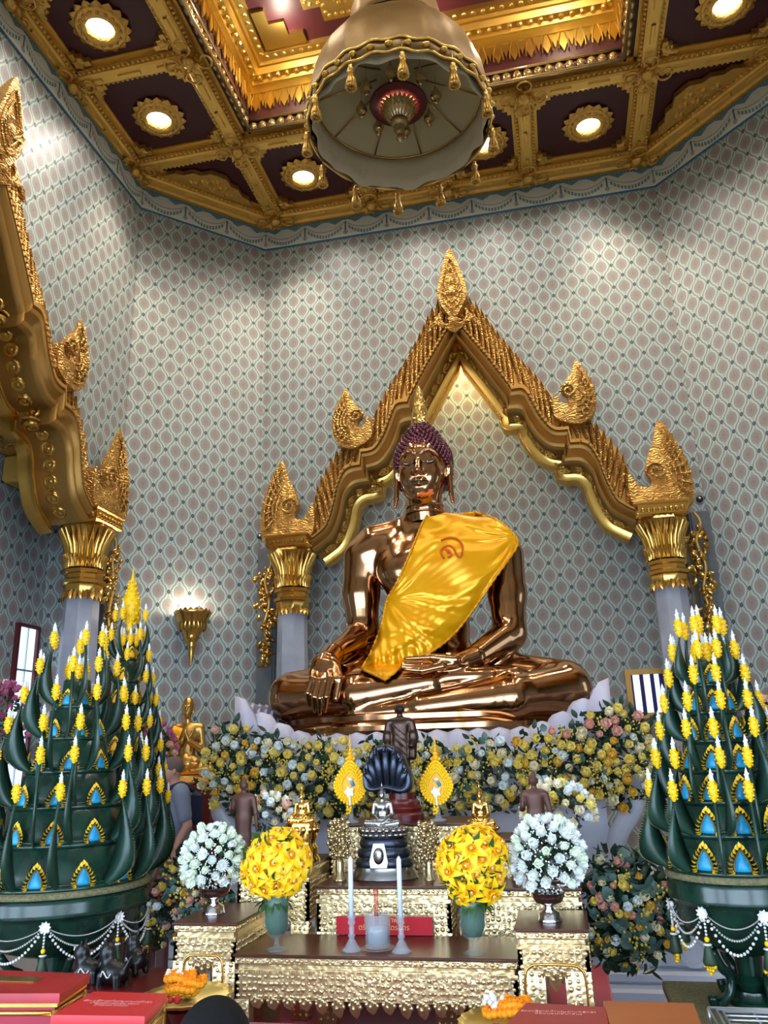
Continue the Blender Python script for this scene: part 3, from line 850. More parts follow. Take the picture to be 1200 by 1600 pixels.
def make_arch():
    t = thing('arch_frame', '', 'arch', group='gilded flame-crested arches')
    mb = MB()
    # moulded band with bead rows
    loft_strip(mb, Ic, Bc, [(0, 0), (0, .26), (.1, .34), (.22, .36), (.27, .3), (.36, .28), (.52, .33), (.6, .40), (.72, .42), (.76, .36), (.82, .36), (.86, .42), (1.0, .42), (1.02, .30), (1.02, 0)])
    band = mb; mb = MB()
    inner = [(max(u-.0, 0), z) for u, z in Ic]
    # yellow lining inside the arch, set back
    lin = []
    for i, (u, z) in enumerate(Ic):
        a = np.array(Ic[max(i-1, 0)]); b = np.array(Ic[min(i+1, len(Ic)-1)]); d = b-a; d /= np.linalg.norm(d)+1e-9
        nrm = np.array([d[1], -d[0]])                 # towards the opening
        q = np.array([u, z])+nrm*.17
        q[0] = max(q[0], 0.0)
        if i == 0: q = np.array([0, z-.22])
        lin.append(tuple(q))
    loft_strip(mb, lin, Ic, [(.25, -.32), (.3, -.27), (.7, -.27), (1.0, -.25)])
    mb.build('bright_lining', BGOLD, t, auto=40)
    mb = MB(); loft_strip(mb, lin, Ic, [(.28, -.34), (.28, -.22), (.2, -.18), (.1, -.18), (.05, -.22), (0, -.24), (0, -.4)]); mb.build('inner_rim', GOLDS, t, auto=40)
    mb = MB(); loft_strip(mb, lin, Ic, [(1.0, -.26), (1.0, .27)]); mb.build('soffit', AGOLD, t, auto=40)
    mb = band
    for sg in (1, -1):
        for fr, dep, rad, stp in ((.93, .44, .022, .075), (.79, .375, .02, .075)):
            pts = [np.array((a[0]*(1-fr)+b[0]*fr, a[1]*(1-fr)+b[1]*fr)) for a, b in zip(Ic, Bc)]
            acc = 0; last = pts[0]
            for p in pts[1:]:
                L_ = np.linalg.norm(p-last); n = int(L_/stp)
                for k in range(n): q = last+(p-last)*(k+.5)/n; mb.ball((sg*q[0], -dep, q[1]), rad, 6, 4)
                last = p
    mb.build('moulded_band', AGOLD, t, auto=40)
    # crest: a field of slanted leaf feathers between band and edge
    mb = MB()
    loft_strip(mb, Bc, Oc[:len(Bc)] if len(Oc) == len(Bc) else [Oc[int(i*(len(Oc)-1)/(len(Bc)-1))] for i in range(len(Bc))], [(0, 0), (0, .22), (.92, .18), (.92, 0)])
    mb.build('crest_field', AGOLD, t, auto=40)
    def resample(C, n):
        C = np.array(C); L_ = np.r_[0, np.cumsum(np.linalg.norm(np.diff(C, axis=0), axis=1))]
        return [np.array([np.interp(s, L_, C[:, 0]), np.interp(s, L_, C[:, 1])]) for s in np.linspace(0, L_[-1], n)]
    n = 30; Bn = resample(Bc, n); On = resample(Oc, n)
    for sg in (1, -1):
        mb = MB()
        for i in range(1, n):
            b = Bn[i]; o = On[max(i-2, 0)]*.35+On[i-1]*.65
            d = o-b; L_ = np.linalg.norm(d)*1.13
            if L_ < .12 : continue
            d /= np.linalg.norm(d); s_ = np.array([d[1], -d[0]])
            w = .125
            pr = [(0, .5), (.2, .8), (.45, 1), (.7, .85), (.88, .5), (1.0, .04)]
            rs = []
            for tt, ww in pr:
                bend = s_*(-.10*tt*tt)
                c = b+d*L_*tt+bend; hw = w*ww*.5
                rs.append([(sg*(c-s_*hw)[0], -.18, (c-s_*hw)[1]), (sg*(c-s_*hw*.55)[0], -.27, (c-s_*hw*.55)[1]), (sg*c[0], -.245, c[1]), (sg*(c+s_*hw*.55)[0], -.27, (c+s_*hw*.55)[1]), (sg*(c+s_*hw)[0], -.18, (c+s_*hw)[1])])
            mb.rings(rs, closed=False)
            mb.tube([(sg*(b+d*L_*q+s_*(-.1*q*q))[0], -.262, (b+d*L_*q+s_*(-.1*q*q))[1]) for q in np.linspace(.05, .8, 6)], [.02, .022, .02, .016, .012, .006], 5)
        mb.build('feather_crest', AGOLDC, t, auto=50)
    for sg in (1, -1):
        for (VV, cc, rr, yy) in ((V2, (2.02, 0), .17, -.44), (V1, (0, 0), .14, -.4)):
            P = [(sg*u, z) for u, z in VV]
            sp = smoothpts([(u, z, 0) for u, z in P], 3, True)
            mb = MB(); outline_solid(mb, [(q[0], q[1]) for q in sp], yy+.2, yy, .05)
            P_ = np.array(VV); tip = P_[P_[:, 1].argmax()]; bot = P_[:, 1].min()
            # spiral eye beside the inner hook, flame ridges following the outline
            e = np.array(VV[6])+np.array([.16, -.02]) if VV is V2 else np.array(VV[6])+np.array([.12, 0.0])
            scroll(mb, (sg*e[0], e[1]), rr, PI*1.0 if sg > 0 else PI, -1.6 if 1 else 1, .03, yy-.01, sg)
            cen = P_.mean(0)+np.array([.08, 0])
            outer = np.array(VV[9:])
            for f in (.82, .62, .42, .24):
                pts = [cen+(q-cen)*f for q in outer]
                pts = smoothpts([(sg*q[0], yy-.012, q[1]) for q in pts], 4)
                mb.tube(pts, [.032*(1-.75*abs(2*k/(len(pts)-1)-1)) for k in range(len(pts))], 5)
            for k in range(1, 9):
                q = outer[min(len(outer)-1, int(k*(len(outer)-1)/9))]*(1-(k*(len(outer)-1)/9) % 1)+outer[min(len(outer)-1, int(k*(len(outer)-1)/9)+1)]*((k*(len(outer)-1)/9) % 1)
                v = q-cen; p0 = cen+v*.5; p1 = cen+v*.93+np.array([-.0, .06])
                mb.tube(smoothpts([(sg*p0[0], yy-.012, p0[1]), (sg*(p0[0]*.5+p1[0]*.5), yy-.03, (p0[1]+p1[1])/2-.03), (sg*p1[0], yy-.012, p1[1])], 4), .018, 5)
                mb.ball((sg*p1[0], yy-.005, p1[1]), .028, 6, 4)
            mb.build('flame_finial', AGOLDC, t, auto=50)
    mb = MB(); sp = smoothpts([(u, z, 0) for u, z in AP], 4, True)
    outline_solid(mb, [(q[0], q[1]) for q in sp], -.05, -.5, .06)
    zc_ = sum(z for _, z in AP)/len(AP)
    for f in (.72, .5):
        mb.tube([((q[0])*f, -.51, zc_+(q[1]-zc_)*f) for q in sp], .018, 5, closed=True)
    mb.ball((0, -.5, zc_-.05), (.08, .05, .11), 10, 6)
    for k in range(7):
        a = -PI/2+(k-3)*.42; mb.petal(.26, .13, T(0, -.5, zc_-.1)@Matrix.Rotation(-(a+PI/2), 4, 'Y')@Matrix.Rotation(PI/2, 4, 'X')@Matrix.Rotation(0, 4, 'Z'), curl=.2)
    # flower cluster below it, wings to both sides
    zb = AP[4][1]
    for sg in (1, -1):
        for k in range(5):
            mb.tube(smoothpts([(0, -.42, zb-.05-.05*k), (sg*(.16+.05*k), -.46, zb-.12+.02*k), (sg*(.26+.05*k), -.44, zb+.08-.07*k), (sg*(.22+.05*k), -.43, zb+.18-.08*k)], 4), .028, 6)
    mb.lathe([(0, .06), (.06, .05), (.12, 0)], 10, M=T(0, -.44, zb-.02)@Matrix.Rotation(PI/2, 4, 'X'), lobes=5, lamp=.25)
    mb.build('apex_finial', AGOLDC, t, auto=50)
    # medallions on the soffit of the arch
    mb = MB(); pts = resample([(u, z) for u, z in Ic], 22)
    for sg in (1, -1):
        for p, q in zip(pts[1:-1:1], pts[2:]):
            d = q-p; d /= np.linalg.norm(d); nv = Vector((sg*d[1], 0, -d[0]))
            Mx = aim(nv, (sg*p[0], -.0+.0, p[1]), 1)@T(0, 0, -.07)
            mb.lathe([(.0, .1), (.03, .1), (.05, .07), (.07, .1), (.1, .1), (.115, .05), (.12, -.02)], 12, M=Mx)
            mb.lathe([(.125, .0), (.15, .03), (.165, 0)], 12, M=Mx, cap=False)
    mb.build('soffit_medallions', GOLDS, t)
    return t
def make_column():
    t = thing('marble_column', '', 'column', group='pale marble columns under the gilded arches')
    oc = lambda r, z: (r/math.cos(PI/8), z)
    mb = MB(); mb.lathe([oc(.36, 0), oc(.36, .3), oc(.31, .38), oc(.29, .5), oc(.235, 3.95), oc(.235, 4.1)], 8, a0=PI/8); mb.build('shaft', MARBLE, t, smooth=False)
    mb = MB()
    mb.lathe([oc(.245, 4.02), oc(.26, 4.04), oc(.265, 4.2)], 8, a0=PI/8, cap=False)
    for k in range(24):
        a = 2*PI*k/24; mb.petal(.17, .085, T(.262*math.cos(a), .262*math.sin(a), 4.12, rz=a+PI/2)@Matrix.Rotation(-PI/2, 4, 'X'), curl=-.25, cup=-.3, n=4)
    mb.lathe([oc(.265, 4.2), oc(.30, 4.22), oc(.30, 4.27), oc(.26, 4.3), oc(.255, 4.36), oc(.29, 4.38), oc(.29, 4.43), oc(.25, 4.46)], 8, a0=PI/8, cap=False)
    mb.lathe([oc(.25, 4.46), oc(.255, 4.6), oc(.28, 4.82), oc(.33, 5.0), oc(.38, 5.08)], 8, a0=PI/8, cap=False)
    for ro, (z0, hh, ww, nn) in enumerate(((4.46, .58, .085, 24), (4.46, .2, .07, 28))):
        for k in range(nn):
            a = 2*PI*(k+.5*ro)/nn; r0 = .265+.012*ro
            P = []
            for q in np.linspace(0, 1, 6):
                rr = r0+(.13 if ro == 0 else .03)*q**2.4; P.append((rr, z0+hh*q, ww*(.5+.5*math.sin(PI*min(q*1.1, 1)))*(1-q**5*.75)))
            rs = [[((r+d)*math.cos(a+w*s/r*.5), (r+d)*math.sin(a+w*s/r*.5), z) for s, d in ((-1, 0), (-.6, .022), (0, .032), (.6, .022), (1, 0))] for r, z, w in P]
            mb.rings(rs, closed=False)
    mb.lathe([oc(.38, 5.08), oc(.36, 5.12)], 8, a0=PI/8, cap=False)
    mb.box(-.37, .37, -.37, .37, 5.12, 5.34, b=.03)
    mb.box(-.4, .4, -.4, .4, 5.3, 5.36, b=.02)
    for sx_ in (-1, 1):
        for k in range(8):
            for fn in (lambda u: (u, sx_*.375), lambda u: (sx_*.375, u)):
                x, y = fn(-.3+.6*k/7); mb.ball((x, y, 5.21), (.035, .035, .045), 6, 4)
    mb.build('capital', GOLDS, t, auto=40)
    return t
arch0 = make_arch()
arch0.location = (-1.25, YC+AY-.0, 0); arch0['label'] = 'large gilded flame-crested arch on the back wall behind the bronze seated statue'
a2 = put(arch0, (XC-AX-.08, 7.45, 0), PI/2, 'gilded arch on the left wall, cut off by the left edge of the photo')
arch0b = put(arch0, (XC+AX, 7.5, 0), -PI/2, 'gilded arch on the right wall, outside the right edge of the photo')
col0 = make_column()
put(col0, (XC-.03+3.12, 13.02, 0), 0, 'marble column with gold capital right of the bronze statue, under the back arch', first=True)
put(col0, (XC-.03-3.12, 13.02, 0), 0, 'marble column with gold capital left of the bronze statue, under the back arch')
put(col0, (XC-AX+.02, 7.45+3.12, 0), 0, 'marble column of the left wall arch, behind the left green leaf trees')
put(col0, (XC-AX+.02, 7.45-3.12, 0), 0, 'marble column of the left wall arch outside the left edge of the photo')
# hanging gilded vines in front of the jambs
def make_vine():
    t = thing('gilded_vine', '', 'wall ornament', group='gilded vines hanging beside the columns')
    rnd = random.Random(3); mb = MB()
    st = smoothpts([(0, -.06, 5.2), (.07, -.1, 5.0), (-.03, -.12, 4.7), (.05, -.12, 4.3), (-.03, -.12, 3.9), (.03, -.12, 3.5), (.0, -.1, 3.2)], 5)
    mb.tube(st, .022, 6); mb.build('stem', GOLD, t)
    mb = MB()
    for k in range(70):
        q = k/70; z = 4.92-q*1.7; w = .16*(.5+.5*math.sin(PI*min(1, q*1.3+.15)))+.02
        a = rnd.uniform(-PI, PI); x = rnd.uniform(-w, w)
        mb.petal(.15, .1, T(x, -.15+rnd.uniform(-.05, .05), z, rx=rnd.uniform(-2.2, -.9), rz=a*.3, ry=rnd.uniform(-.8, .8)), curl=rnd.uniform(.4, 1.2), cup=.5, n=4)
        if k % 4 == 0: mb.ball((x*.7, -.2, z), .035, 7, 5)
    mb.build('leaves', GOLDS, t)
    return t
vine0 = make_vine()
put(vine0, (XC-.03-3.62, 13.19, -.05), 0, 'gilded leafy vine hanging left of the column behind the statue', first=True)
put(vine0, (XC-.03+3.66, 13.19, .05), 0, 'gilded leafy vine hanging right of the column at the back wall')
put(vine0, (XC-AX+.05, 7.45+3.66, 0), PI/2, 'gilded vine hanging beside the column of the left arch, behind the tall leaf tree')
# windows in the alcoves (daylight)
def window(n, M, w, h, bars, frame, fw=.06):
    mb = MB(); mb.box(-w/2-fw, w/2+fw, -.05, .02, -fw, 0, M=M); mb.box(-w/2-fw, w/2+fw, -.05, .02, h, h+fw, M=M)
    mb.box(-w/2-fw, -w/2, -.05, .02, 0, h, M=M); mb.box(w/2, w/2+fw, -.05, .02, 0, h, M=M)
    for b in bars:
        if b[0] == 'v': mb.box(b[1]-b[2], b[1]+b[2], -.03, .01, 0, h, mi=1, M=M)
        else: mb.box(-w/2, w/2, -.035, .01, b[1]-b[2], b[1]+b[2], mi=1, M=M)
    o = struct(mb.build('window_%d' % n, frame, smooth=False))
    g = MB(); g.box(-w/2, w/2, .0, .012, 0, h, M=M); g.build('pane', DAYL, o, smooth=False)
    return o
REDF = mat('red_window_frame', (96, 34, 40), .5); VIO = mat('violet_blind', (56, 44, 120), .6)
WINX = XC-AX-.97
window(1, T(WINX, 10.72, 1.3, rz=PI/2), .42, 2.36, [('v', .0, .008), ('h', 1.72, .014), ('h', .75, .02)], [REDF, STEEL], .05)
window(2, T(1.47, YC+AY+.86, 2.17), .52, .62, [('v', -.09+.0, .032), ('v', .08, .032), ('v', -.25, .02), ('v', .23, .04)], [AGOLD, VIO], .09)
window(3, T(XC-3.57, YC+AY+.35, 2.3, rz=PI/2), .3, 2.0, [], [GREYM, GREYM], .04)
window(4, T(WINX, 5.2, 1.3, rz=PI/2), .34, 2.36, [('v', .0, .008), ('h', 1.72, .014)], [REDF, STEEL], .05)
window(5, T(XC+AX+.97, 7.5, 1.3, rz=-PI/2), 1.6, 3.2, [('v', .0, .02), ('h', 1.72, .02)], [REDF, STEEL], .05)
# gold pediment hung in the left alcove
t = thing('gilded_pediment', 'dark gilded pediment with slanting sides half hidden behind the left arch', 'pediment', (XC-AX-.72, 9.2, 0))
mb = MB(); mb.box(-.22, .22, .55, .98, 5.7, 6.12, b=.03)
for k in range(6): mb.ball((.3, .58+.07*k, 6.0), (.03, .03, .05), 6, 4)
mb.build('bracket', GOLD, t, auto=40)
mb = MB()
M_ = Matrix(((0, 0, 1, 0), (1, 0, 0, 0), (0, 1, 0, 0), (0, 0, 0, 1)))
mb.prism([(-2, 7.3), (.55, 7.3), (.95, 7.05), (.95, 6.95), (.4, 6.95), (.85, 6.3), (.95, 6.3), (.95, 6.18), (.6, 6.12), (.3, 6.12), (.2, 6.9), (-2, 6.9)], -.2, .2, M=M_)
mb.build('gable', AGOLDC, t, smooth=False)
for k in range(3):
    mb = MB(); mb.tube(smoothpts([(.28, .1-.2*k, 6.9), (.3, .3-.2*k, 6.6), (.28, .5-.2*k, 6.25)], 5), .05, 7); mb.build('flame_rib', GOLD, t)
# small round cameras by the jamb tops
cm = thing('security_camera', '', 'camera', group='small black round cameras on the wallpaper')
mb = MB(); mb.lathe([(.055, 0), (.055, .03), (.045, .045), (0, .045)], 20, M=Matrix.Rotation(PI/2, 4, 'X')); mb.build('housing', BLKBOX, cm)
mb = MB(); mb.lathe([(.02, .046), (.02, .06), (0, .062)], 14, M=Matrix.Rotation(PI/2, 4, 'X')); mb.build('lens', STEEL, cm)
p = atY(407, 838, YC+AY-.01); put(cm, p, 0, 'small black round camera on the wallpaper left of the back arch', first=True)
p = atY(1093, 780, YC+AY-.01); put(cm, p, 0, 'small black round camera on the wallpaper right of the back arch')
# ------------------------------------------------------------------ the great seated bronze statue
BZ = 1.94
B0 = np.array([XC-.02, 7.5, BZ])
def bl(px, py, Y): return tuple(atY(px, py, Y)-B0)
bud = thing('buddha_statue', 'huge polished bronze seated statue with a yellow satin sash over one shoulder', 'statue', B0)
S = SDF((-1.85, -1.05, -.12), (1.85, 1.1, 2.75), .022)
K = .10
# trunk
S.ell(bl(672, 1050, 7.85), (.56, .46, .33), K).ell(bl(672, 985, 7.8), (.40, .32, .40), K)
S.ell(bl(676, 925, 7.8), (.46, .33, .36), K).ell(bl(677, 880, 7.82), (.55, .34, .34), K)
S.cap(bl(590, 862, 7.84), bl(768, 856, 7.84), .225, .225, .12)
S.ell(bl(630, 893, 7.62), (.27, .16, .20), .14).ell(bl(722, 890, 7.62), (.27, .16, .20), .14)
S.cap(bl(661, 792, 7.76), bl(668, 842, 7.84), .185, .24, .12)
S.cap(bl(664, 822, 7.84), bl(585, 846, 7.84), .14, .17, .10).cap(bl(668, 822, 7.84), bl(768, 842, 7.84), .14, .17, .10)
# arm that reaches down to the shin
S.cap(bl(569, 872, 7.82), bl(564, 930, 7.80), .215, .185, .07).cap(bl(564, 930, 7.80), bl(568, 992, 7.78), .185, .155, .06)
S.cap(bl(568, 993, 7.78), bl(514, 1030, 7.14), .155, .10, .07)
S.ell(bl(508, 1048, 7.02), (.15, .10, .17), .06)
# arm resting in the lap
S.cap(bl(786, 868, 7.82), bl(793, 930, 7.78), .205, .18, .07).cap(bl(793, 930, 7.78), bl(796, 988, 7.66), .18, .155, .06)
S.cap(bl(796, 990, 7.66), bl(738, 1030, 7.22), .155, .10, .07)
S.ell(bl(700, 1040, 7.12), (.20, .16, .065), .06)
# crossed legs
S.cap(bl(618, 1062, 7.85), bl(458, 1087, 7.38), .30, .215, .08)
S.cap(bl(458, 1092, 7.32), bl(560, 1090, 7.08), .225, .20, .07).cap(bl(560, 1090, 7.08), bl(672, 1068, 7.08), .20, .125, .05)
S.ell(bl(740, 1058, 7.12), (.36, .13, .085), .05)
S.cap(bl(700, 1062, 7.08), bl(795, 1052, 7.1), .085, .055, .05)
for k in range(5): S.cap(bl(778, 1051-.5*k, 7.0+.05*k), bl(808-2*k, 1045-.5*k, 7.02+.05*k), .036, .024, .012)
S.cap(bl(735, 1062, 7.85), bl(882, 1072, 7.45), .31, .235, .08)
S.cap(bl(884, 1080, 7.34), bl(800, 1092, 7.02), .235, .20, .07).cap(bl(800, 1092, 7.02), bl(660, 1106, 6.96), .20, .115, .05)
S.cap(bl(660, 1108, 6.96), bl(560, 1118, 6.96), .105, .07, .05)
for k in range(4): S.cap(bl(560, 1117+k, 6.92+.03*k), bl(518+3*k, 1122+.5*k, 6.93+.03*k), .034, .022, .012)
S.ell((0, .15, .04), (1.3, .55, .16), .08)
S.ell(bl(677, 905, 8.15), (.5, .2, .4), .1)
S.mesh().build('body', BRONZE, bud)
BODY = S
# hands, modelled finer: one reaching down over the shin, one palm up in the lap
HS_ = SDF(np.array(bl(500, 1070, 6.95))+np.array([-.32, -.4, -.42]), np.array(bl(500, 1070, 6.95))+np.array([.34, .3, .42]), .009)
HS_.cap(bl(520, 1024, 7.2), bl(512, 1034, 7.08), .11, .098, .04).ell(bl(506, 1050, 6.98), (.135, .085, .15), .05)
for (x0, y0, x1, y1, x2, y2, r) in ((489, 1058, 481, 1083, 483, 1103, .030), (498, 1061, 491, 1089, 492, 1111, .032), (507, 1061, 500, 1091, 500, 1115, .033), (516, 1058, 510, 1089, 508, 1111, .031)):
    HS_.cap(bl(x0, y0-6, 6.93), bl(x0, y0+3, 6.86), r*1.3, r*1.15, .03).cap(bl(x0, y0+3, 6.86), bl(x1, y1, 6.80), r*1.12, r*.95, .012).cap(bl(x1, y1, 6.80), bl(x2, y2, 6.84), r*.95, r*.6, .008)
HS_.cap(bl(522, 1042, 6.99), bl(530, 1062, 6.90), .052, .042, .03).cap(bl(530, 1062, 6.90), bl(525, 1092, 6.86), .040, .026, .01)
HS_.mesh().build('reaching_hand', BRONZE, bud)
HL_ = SDF(np.array(bl(678, 1040, 7.05))+np.array([-.45, -.3, -.2]), np.array(bl(678, 1040, 7.05))+np.array([.5, .35, .25]), .009)
HL_.cap(bl(742, 1028, 7.2), bl(722, 1035, 7.12), .10, .088, .04).ell(bl(698, 1040, 7.06), (.17, .13, .055), .04)
for dy_, y1, L_ in ((-.115, 1049, 634), (-.055, 1045, 628), (.0, 1041, 629), (.055, 1038, 636)):
    HL_.cap(bl(692, 1041+y1*0, 7.04+dy_), bl(660, y1-1, 7.0+dy_), .032, .030, .014).cap(bl(660, y1-1, 7.0+dy_), bl(L_, y1-3, 7.0+dy_), .029, .017, .008)
HL_.cap(bl(712, 1031, 6.98), bl(676, 1027, 6.98), .045, .033, .02).cap(bl(676, 1027, 6.98), bl(634, 1029, 6.98), .032, .015, .01)
HL_.mesh().build('resting_hand', BRONZE, bud)
mb = MB(); mb.lathe([(0, -.13), (1.42, -.13), (1.47, -.10), (1.47, -.06), (1.42, -.03), (1.34, -.01), (1.34, .03), (1.3, .05), (0, .05)], 64, sx=1, sy=.56, M=T(0, .02, 0))
mb.build('base_plate', BRONZE, bud, auto=40)
# head
H0 = np.array(bl(660, 737, 7.66))
hs = SDF(H0+np.array([-.42, -.46, -.55]), H0+np.array([.42, .42, .62]), .0085)
def h(x, y, z): return tuple(H0+np.array([x, y, z]))
hs.ell(h(0, .03, .08), (.262, .30, .32), .06).ell(h(0, -.03, -.14), (.205, .225, .25), .10).ell(h(0, -.15, -.315), (.085, .07, .06), .08)
hs.ell(h(-.11, -.17, -.10), (.085, .06, .11), .08).ell(h(.11, -.17, -.10), (.085, .06, .11), .08)   # cheeks
hs.cap(h(0, -.235, .10), h(0, -.315, -.085), .022, .036, .028).ell(h(-.04, -.27, -.10), (.032, .035, .024), .02).ell(h(.04, -.27, -.10), (.032, .035, .024), .02)
for s_ in (-1, 1):
    P = [h(s_*x, -(.262-1.05*x*x), z) for x, z in ((.012, .075), (.05, .125), (.105, .142), (.165, .118), (.20, .075))]
    hs.chain(P, [.014, .017, .017, .014, .008], .012)
    hs.ell(h(s_*.100, -.200, .040), (.074, .040, .042), .03)            # lid bulge
    P = [h(s_*x, -(.250-1.1*x*x), z) for x, z in ((.035, .014), (.07, .0), (.115, .002), (.165, .03))]
    for a, b in zip(P[:-1], P[1:]): hs.cap(a, b, .009, .009, .006, sub=True)
    hs.ell(h(s_*.10, -.225, -.018), (.055, .02, .014), .02)
    # ears with long lobes
    hs.ell(h(s_*.275, .04, .03), (.035, .06, .11), .02).ell(h(s_*.29, .03, .05), (.016, .05, .09), .012)
    hs.cap(h(s_*.275, .03, -.05), h(s_*.285, .0, -.27), .03, .026, .02)
    hs.cap(h(s_*.285, .0, -.27), h(s_*.30, -.02, -.36), .022, .018, .015)
hs.chain([h(-.075, -.232, -.185), h(-.03, -.262, -.172), h(0, -.268, -.180), h(.03, -.262, -.172), h(.075, -.232, -.185)], [.005, .012, .010, .012, .005], .02)
hs.chain([h(-.065, -.235, -.20), h(0, -.262, -.215), h(.065, -.235, -.20)], [.006, .015, .006], .022)
hs.chain([h(-.08, -.245, -.192), h(0, -.285, -.196), h(.08, -.245, -.192)], [.003, .004, .003], .006)
hs.cap(h(0, .02, -.25), h(.01, .06, -.5), .175, .18, .05)
def on_face(x, z, out=.002):
    o = np.array(h(x, -.6, z)); t = 0.
    for _ in range(40):
        d = hs.ev((o+np.array([0, t, 0]))[None])[0]
        if d < .001: break
        t += d*.8
    return tuple(o+np.array([0, t-out, 0]))
headp = hs.mesh().build('head', BRONZE, bud)
for dz in (-.36, -.42):
    pass
INLAY_REFL = mat('dark_eye_inlay_and_lip_reflection', (22, 16, 18), .2); INLW = mat('pearl_eye_inlay', (214, 206, 214), .2)
for s_ in (-1, 1):
    mb = MB(); P = smoothpts([on_face(s_*x, z) for x, z in ((.038, .012), (.065, -.004), (.10, -.008), (.14, .006), (.172, .032))], 4); n_ = len(P)
    mb.tube(P, [.009*math.sin(PI*(k+.6)/(n_+.2))+.0015 for k in range(n_)], 6); mb.build('eye_slit', INLAY_REFL, headp)
    mb = MB(); P = smoothpts([on_face(s_*x, z) for x, z in ((.105, .0), (.135, .010), (.165, .032))], 3); mb.tube(P, [.006, .008, .008, .007, .006, .004, .002], 6); mb.build('eye_white', INLW, headp)
    mb = MB(); P = smoothpts([on_face(s_*x, z, -.004) for x, z in ((.018, .085), (.05, .128), (.10, .146), (.155, .128), (.20, .08))], 4); n_ = len(P)
    mb.tube(P, [.011*math.sin(PI*(k+1)/(n_+1))**.5 for k in range(n_)], 6); mb.build('brow_ridge', BRONZE, headp)
mb = MB(); P = smoothpts([on_face(x, z, .0) for x, z in ((-.085, -.183), (-.04, -.192), (0, -.188), (.04, -.192), (.085, -.183))], 4); mb.tube(P, .0045, 6); mb.build('lip_line_reflection', INLAY_REFL, headp)  # dark tube stands in for the dark reflection along the mouth
mb = MB()
for dz, r in ((-.37, .185), (-.44, .19)):
    mb.tube([h(r*math.cos(a), .045+r*math.sin(a)*1.0, dz+.012*math.sin(a)) for a in np.linspace(0, 2*PI, 40, endpoint=False)], .013, 8, closed=True)
mb.build('neck_rings', BRONZE, headp)
# curled hair cap with pointed crown and flame
cs = SDF(H0+np.array([-.42, -.4, -.30]), H0+np.array([.42, .46, .75]), .014)
cs.ell(h(0, .075, .13), (.285, .30, .29), .05).ell(h(0, .12, -.02), (.27, .24, .26), .05)
cs.ell(h(0, .04, .37), (.165, .165, .13), .09).cap(h(0, .04, .42), h(0, .035, .55), .10, .05, .08)
hb = MB(); cs.mesh(hb)
rnd = random.Random(5); n = 560
def surf(dirv, o):
    t = .05; o = np.array(o)
    for _ in range(24):
        d = cs.ev((o+dirv*t)[None])[0]
        if abs(d) < .002: break
        t -= d*.8 if d > 0 else d*.8
    return o+dirv*t
for k in range(n):
    zz = 1-2*(k+.5)/n; ph = k*PI*(3-5**.5); rr = math.sqrt(1-zz*zz); dv = np.array([rr*math.cos(ph), rr*math.sin(ph), zz])
    p = surf(dv, h(0, .06, .16)); q = p-H0
    if q[2] < -.14: continue
    if q[1] < .04 and q[2] < .215-.9*max(0, abs(q[0])-.10)-(.5*max(0, abs(q[0])-.17)): continue
    hb.ball(tuple(p+dv*.010), .027, 8, 6)
for k in range(150):
    zz = .30+.28*k/150; ph = k*2.4; p = surf(np.array([math.cos(ph), math.sin(ph), .0]), h(0, .04, zz)); hb.ball(tuple(p), .02, 7, 5)
hb.build('hair_curls', HAIRB, headp)
FLM = mat('flame_gold', (240, 200, 120), .2, 1., ('voronoi', 30, 1., .02))
mb = MB(); mb.lathe([(.085, .5), (.095, .56), (.085, .62), (.07, .74), (.045, .86), (.02, .96), (.0, 1.02)], 16, lobes=8, lamp=.06, M=T(H0[0]-.005, H0[1]+.035, H0[2]))
for k in range(26):
    z = .54+.4*k/26; r = np.interp(z, [.5, .56, .62, .74, .86, .96], [.085, .095, .085, .07, .045, .02]); a = k*2.4
    mb.petal(.12*(1.1-.5*k/26), .07*(1.1-.5*k/26), T(H0[0]-.005+r*math.cos(a), H0[1]+.035+r*math.sin(a), H0[2]+z, rz=a-PI/2, rx=0)@Matrix.Rotation(PI/2-.15, 4, 'X'), curl=.3, cup=.4, n=4)
mb.build('flame_crown', FLM, headp)
# orange cloth scrap tied under the chin
og = tag(thing('orange_ribbon', 'small crumpled orange ribbon caught below the chin of the bronze statue', 'ribbon', tuple(B0+np.array(h(.0, -.235, -.345)))), None)
mb = MB(); rnd = random.Random(2)
for k in range(7):
    a = (-.04+.03*k, rnd.uniform(-.02, .02), rnd.uniform(-.015, .02)); mb.tube(smoothpts([a, (a[0]+.05, -.04, a[2]+.02), (a[0]+.09, -.02+rnd.uniform(-.02, .02), a[2]+.035)], 3), [.02]*7, 6)
mb.ball((.17, -.02, .06), (.045, .035, .045), 8, 6); mb.build('folds', ORANGE, og); og.scale = (.62, .62, .62)
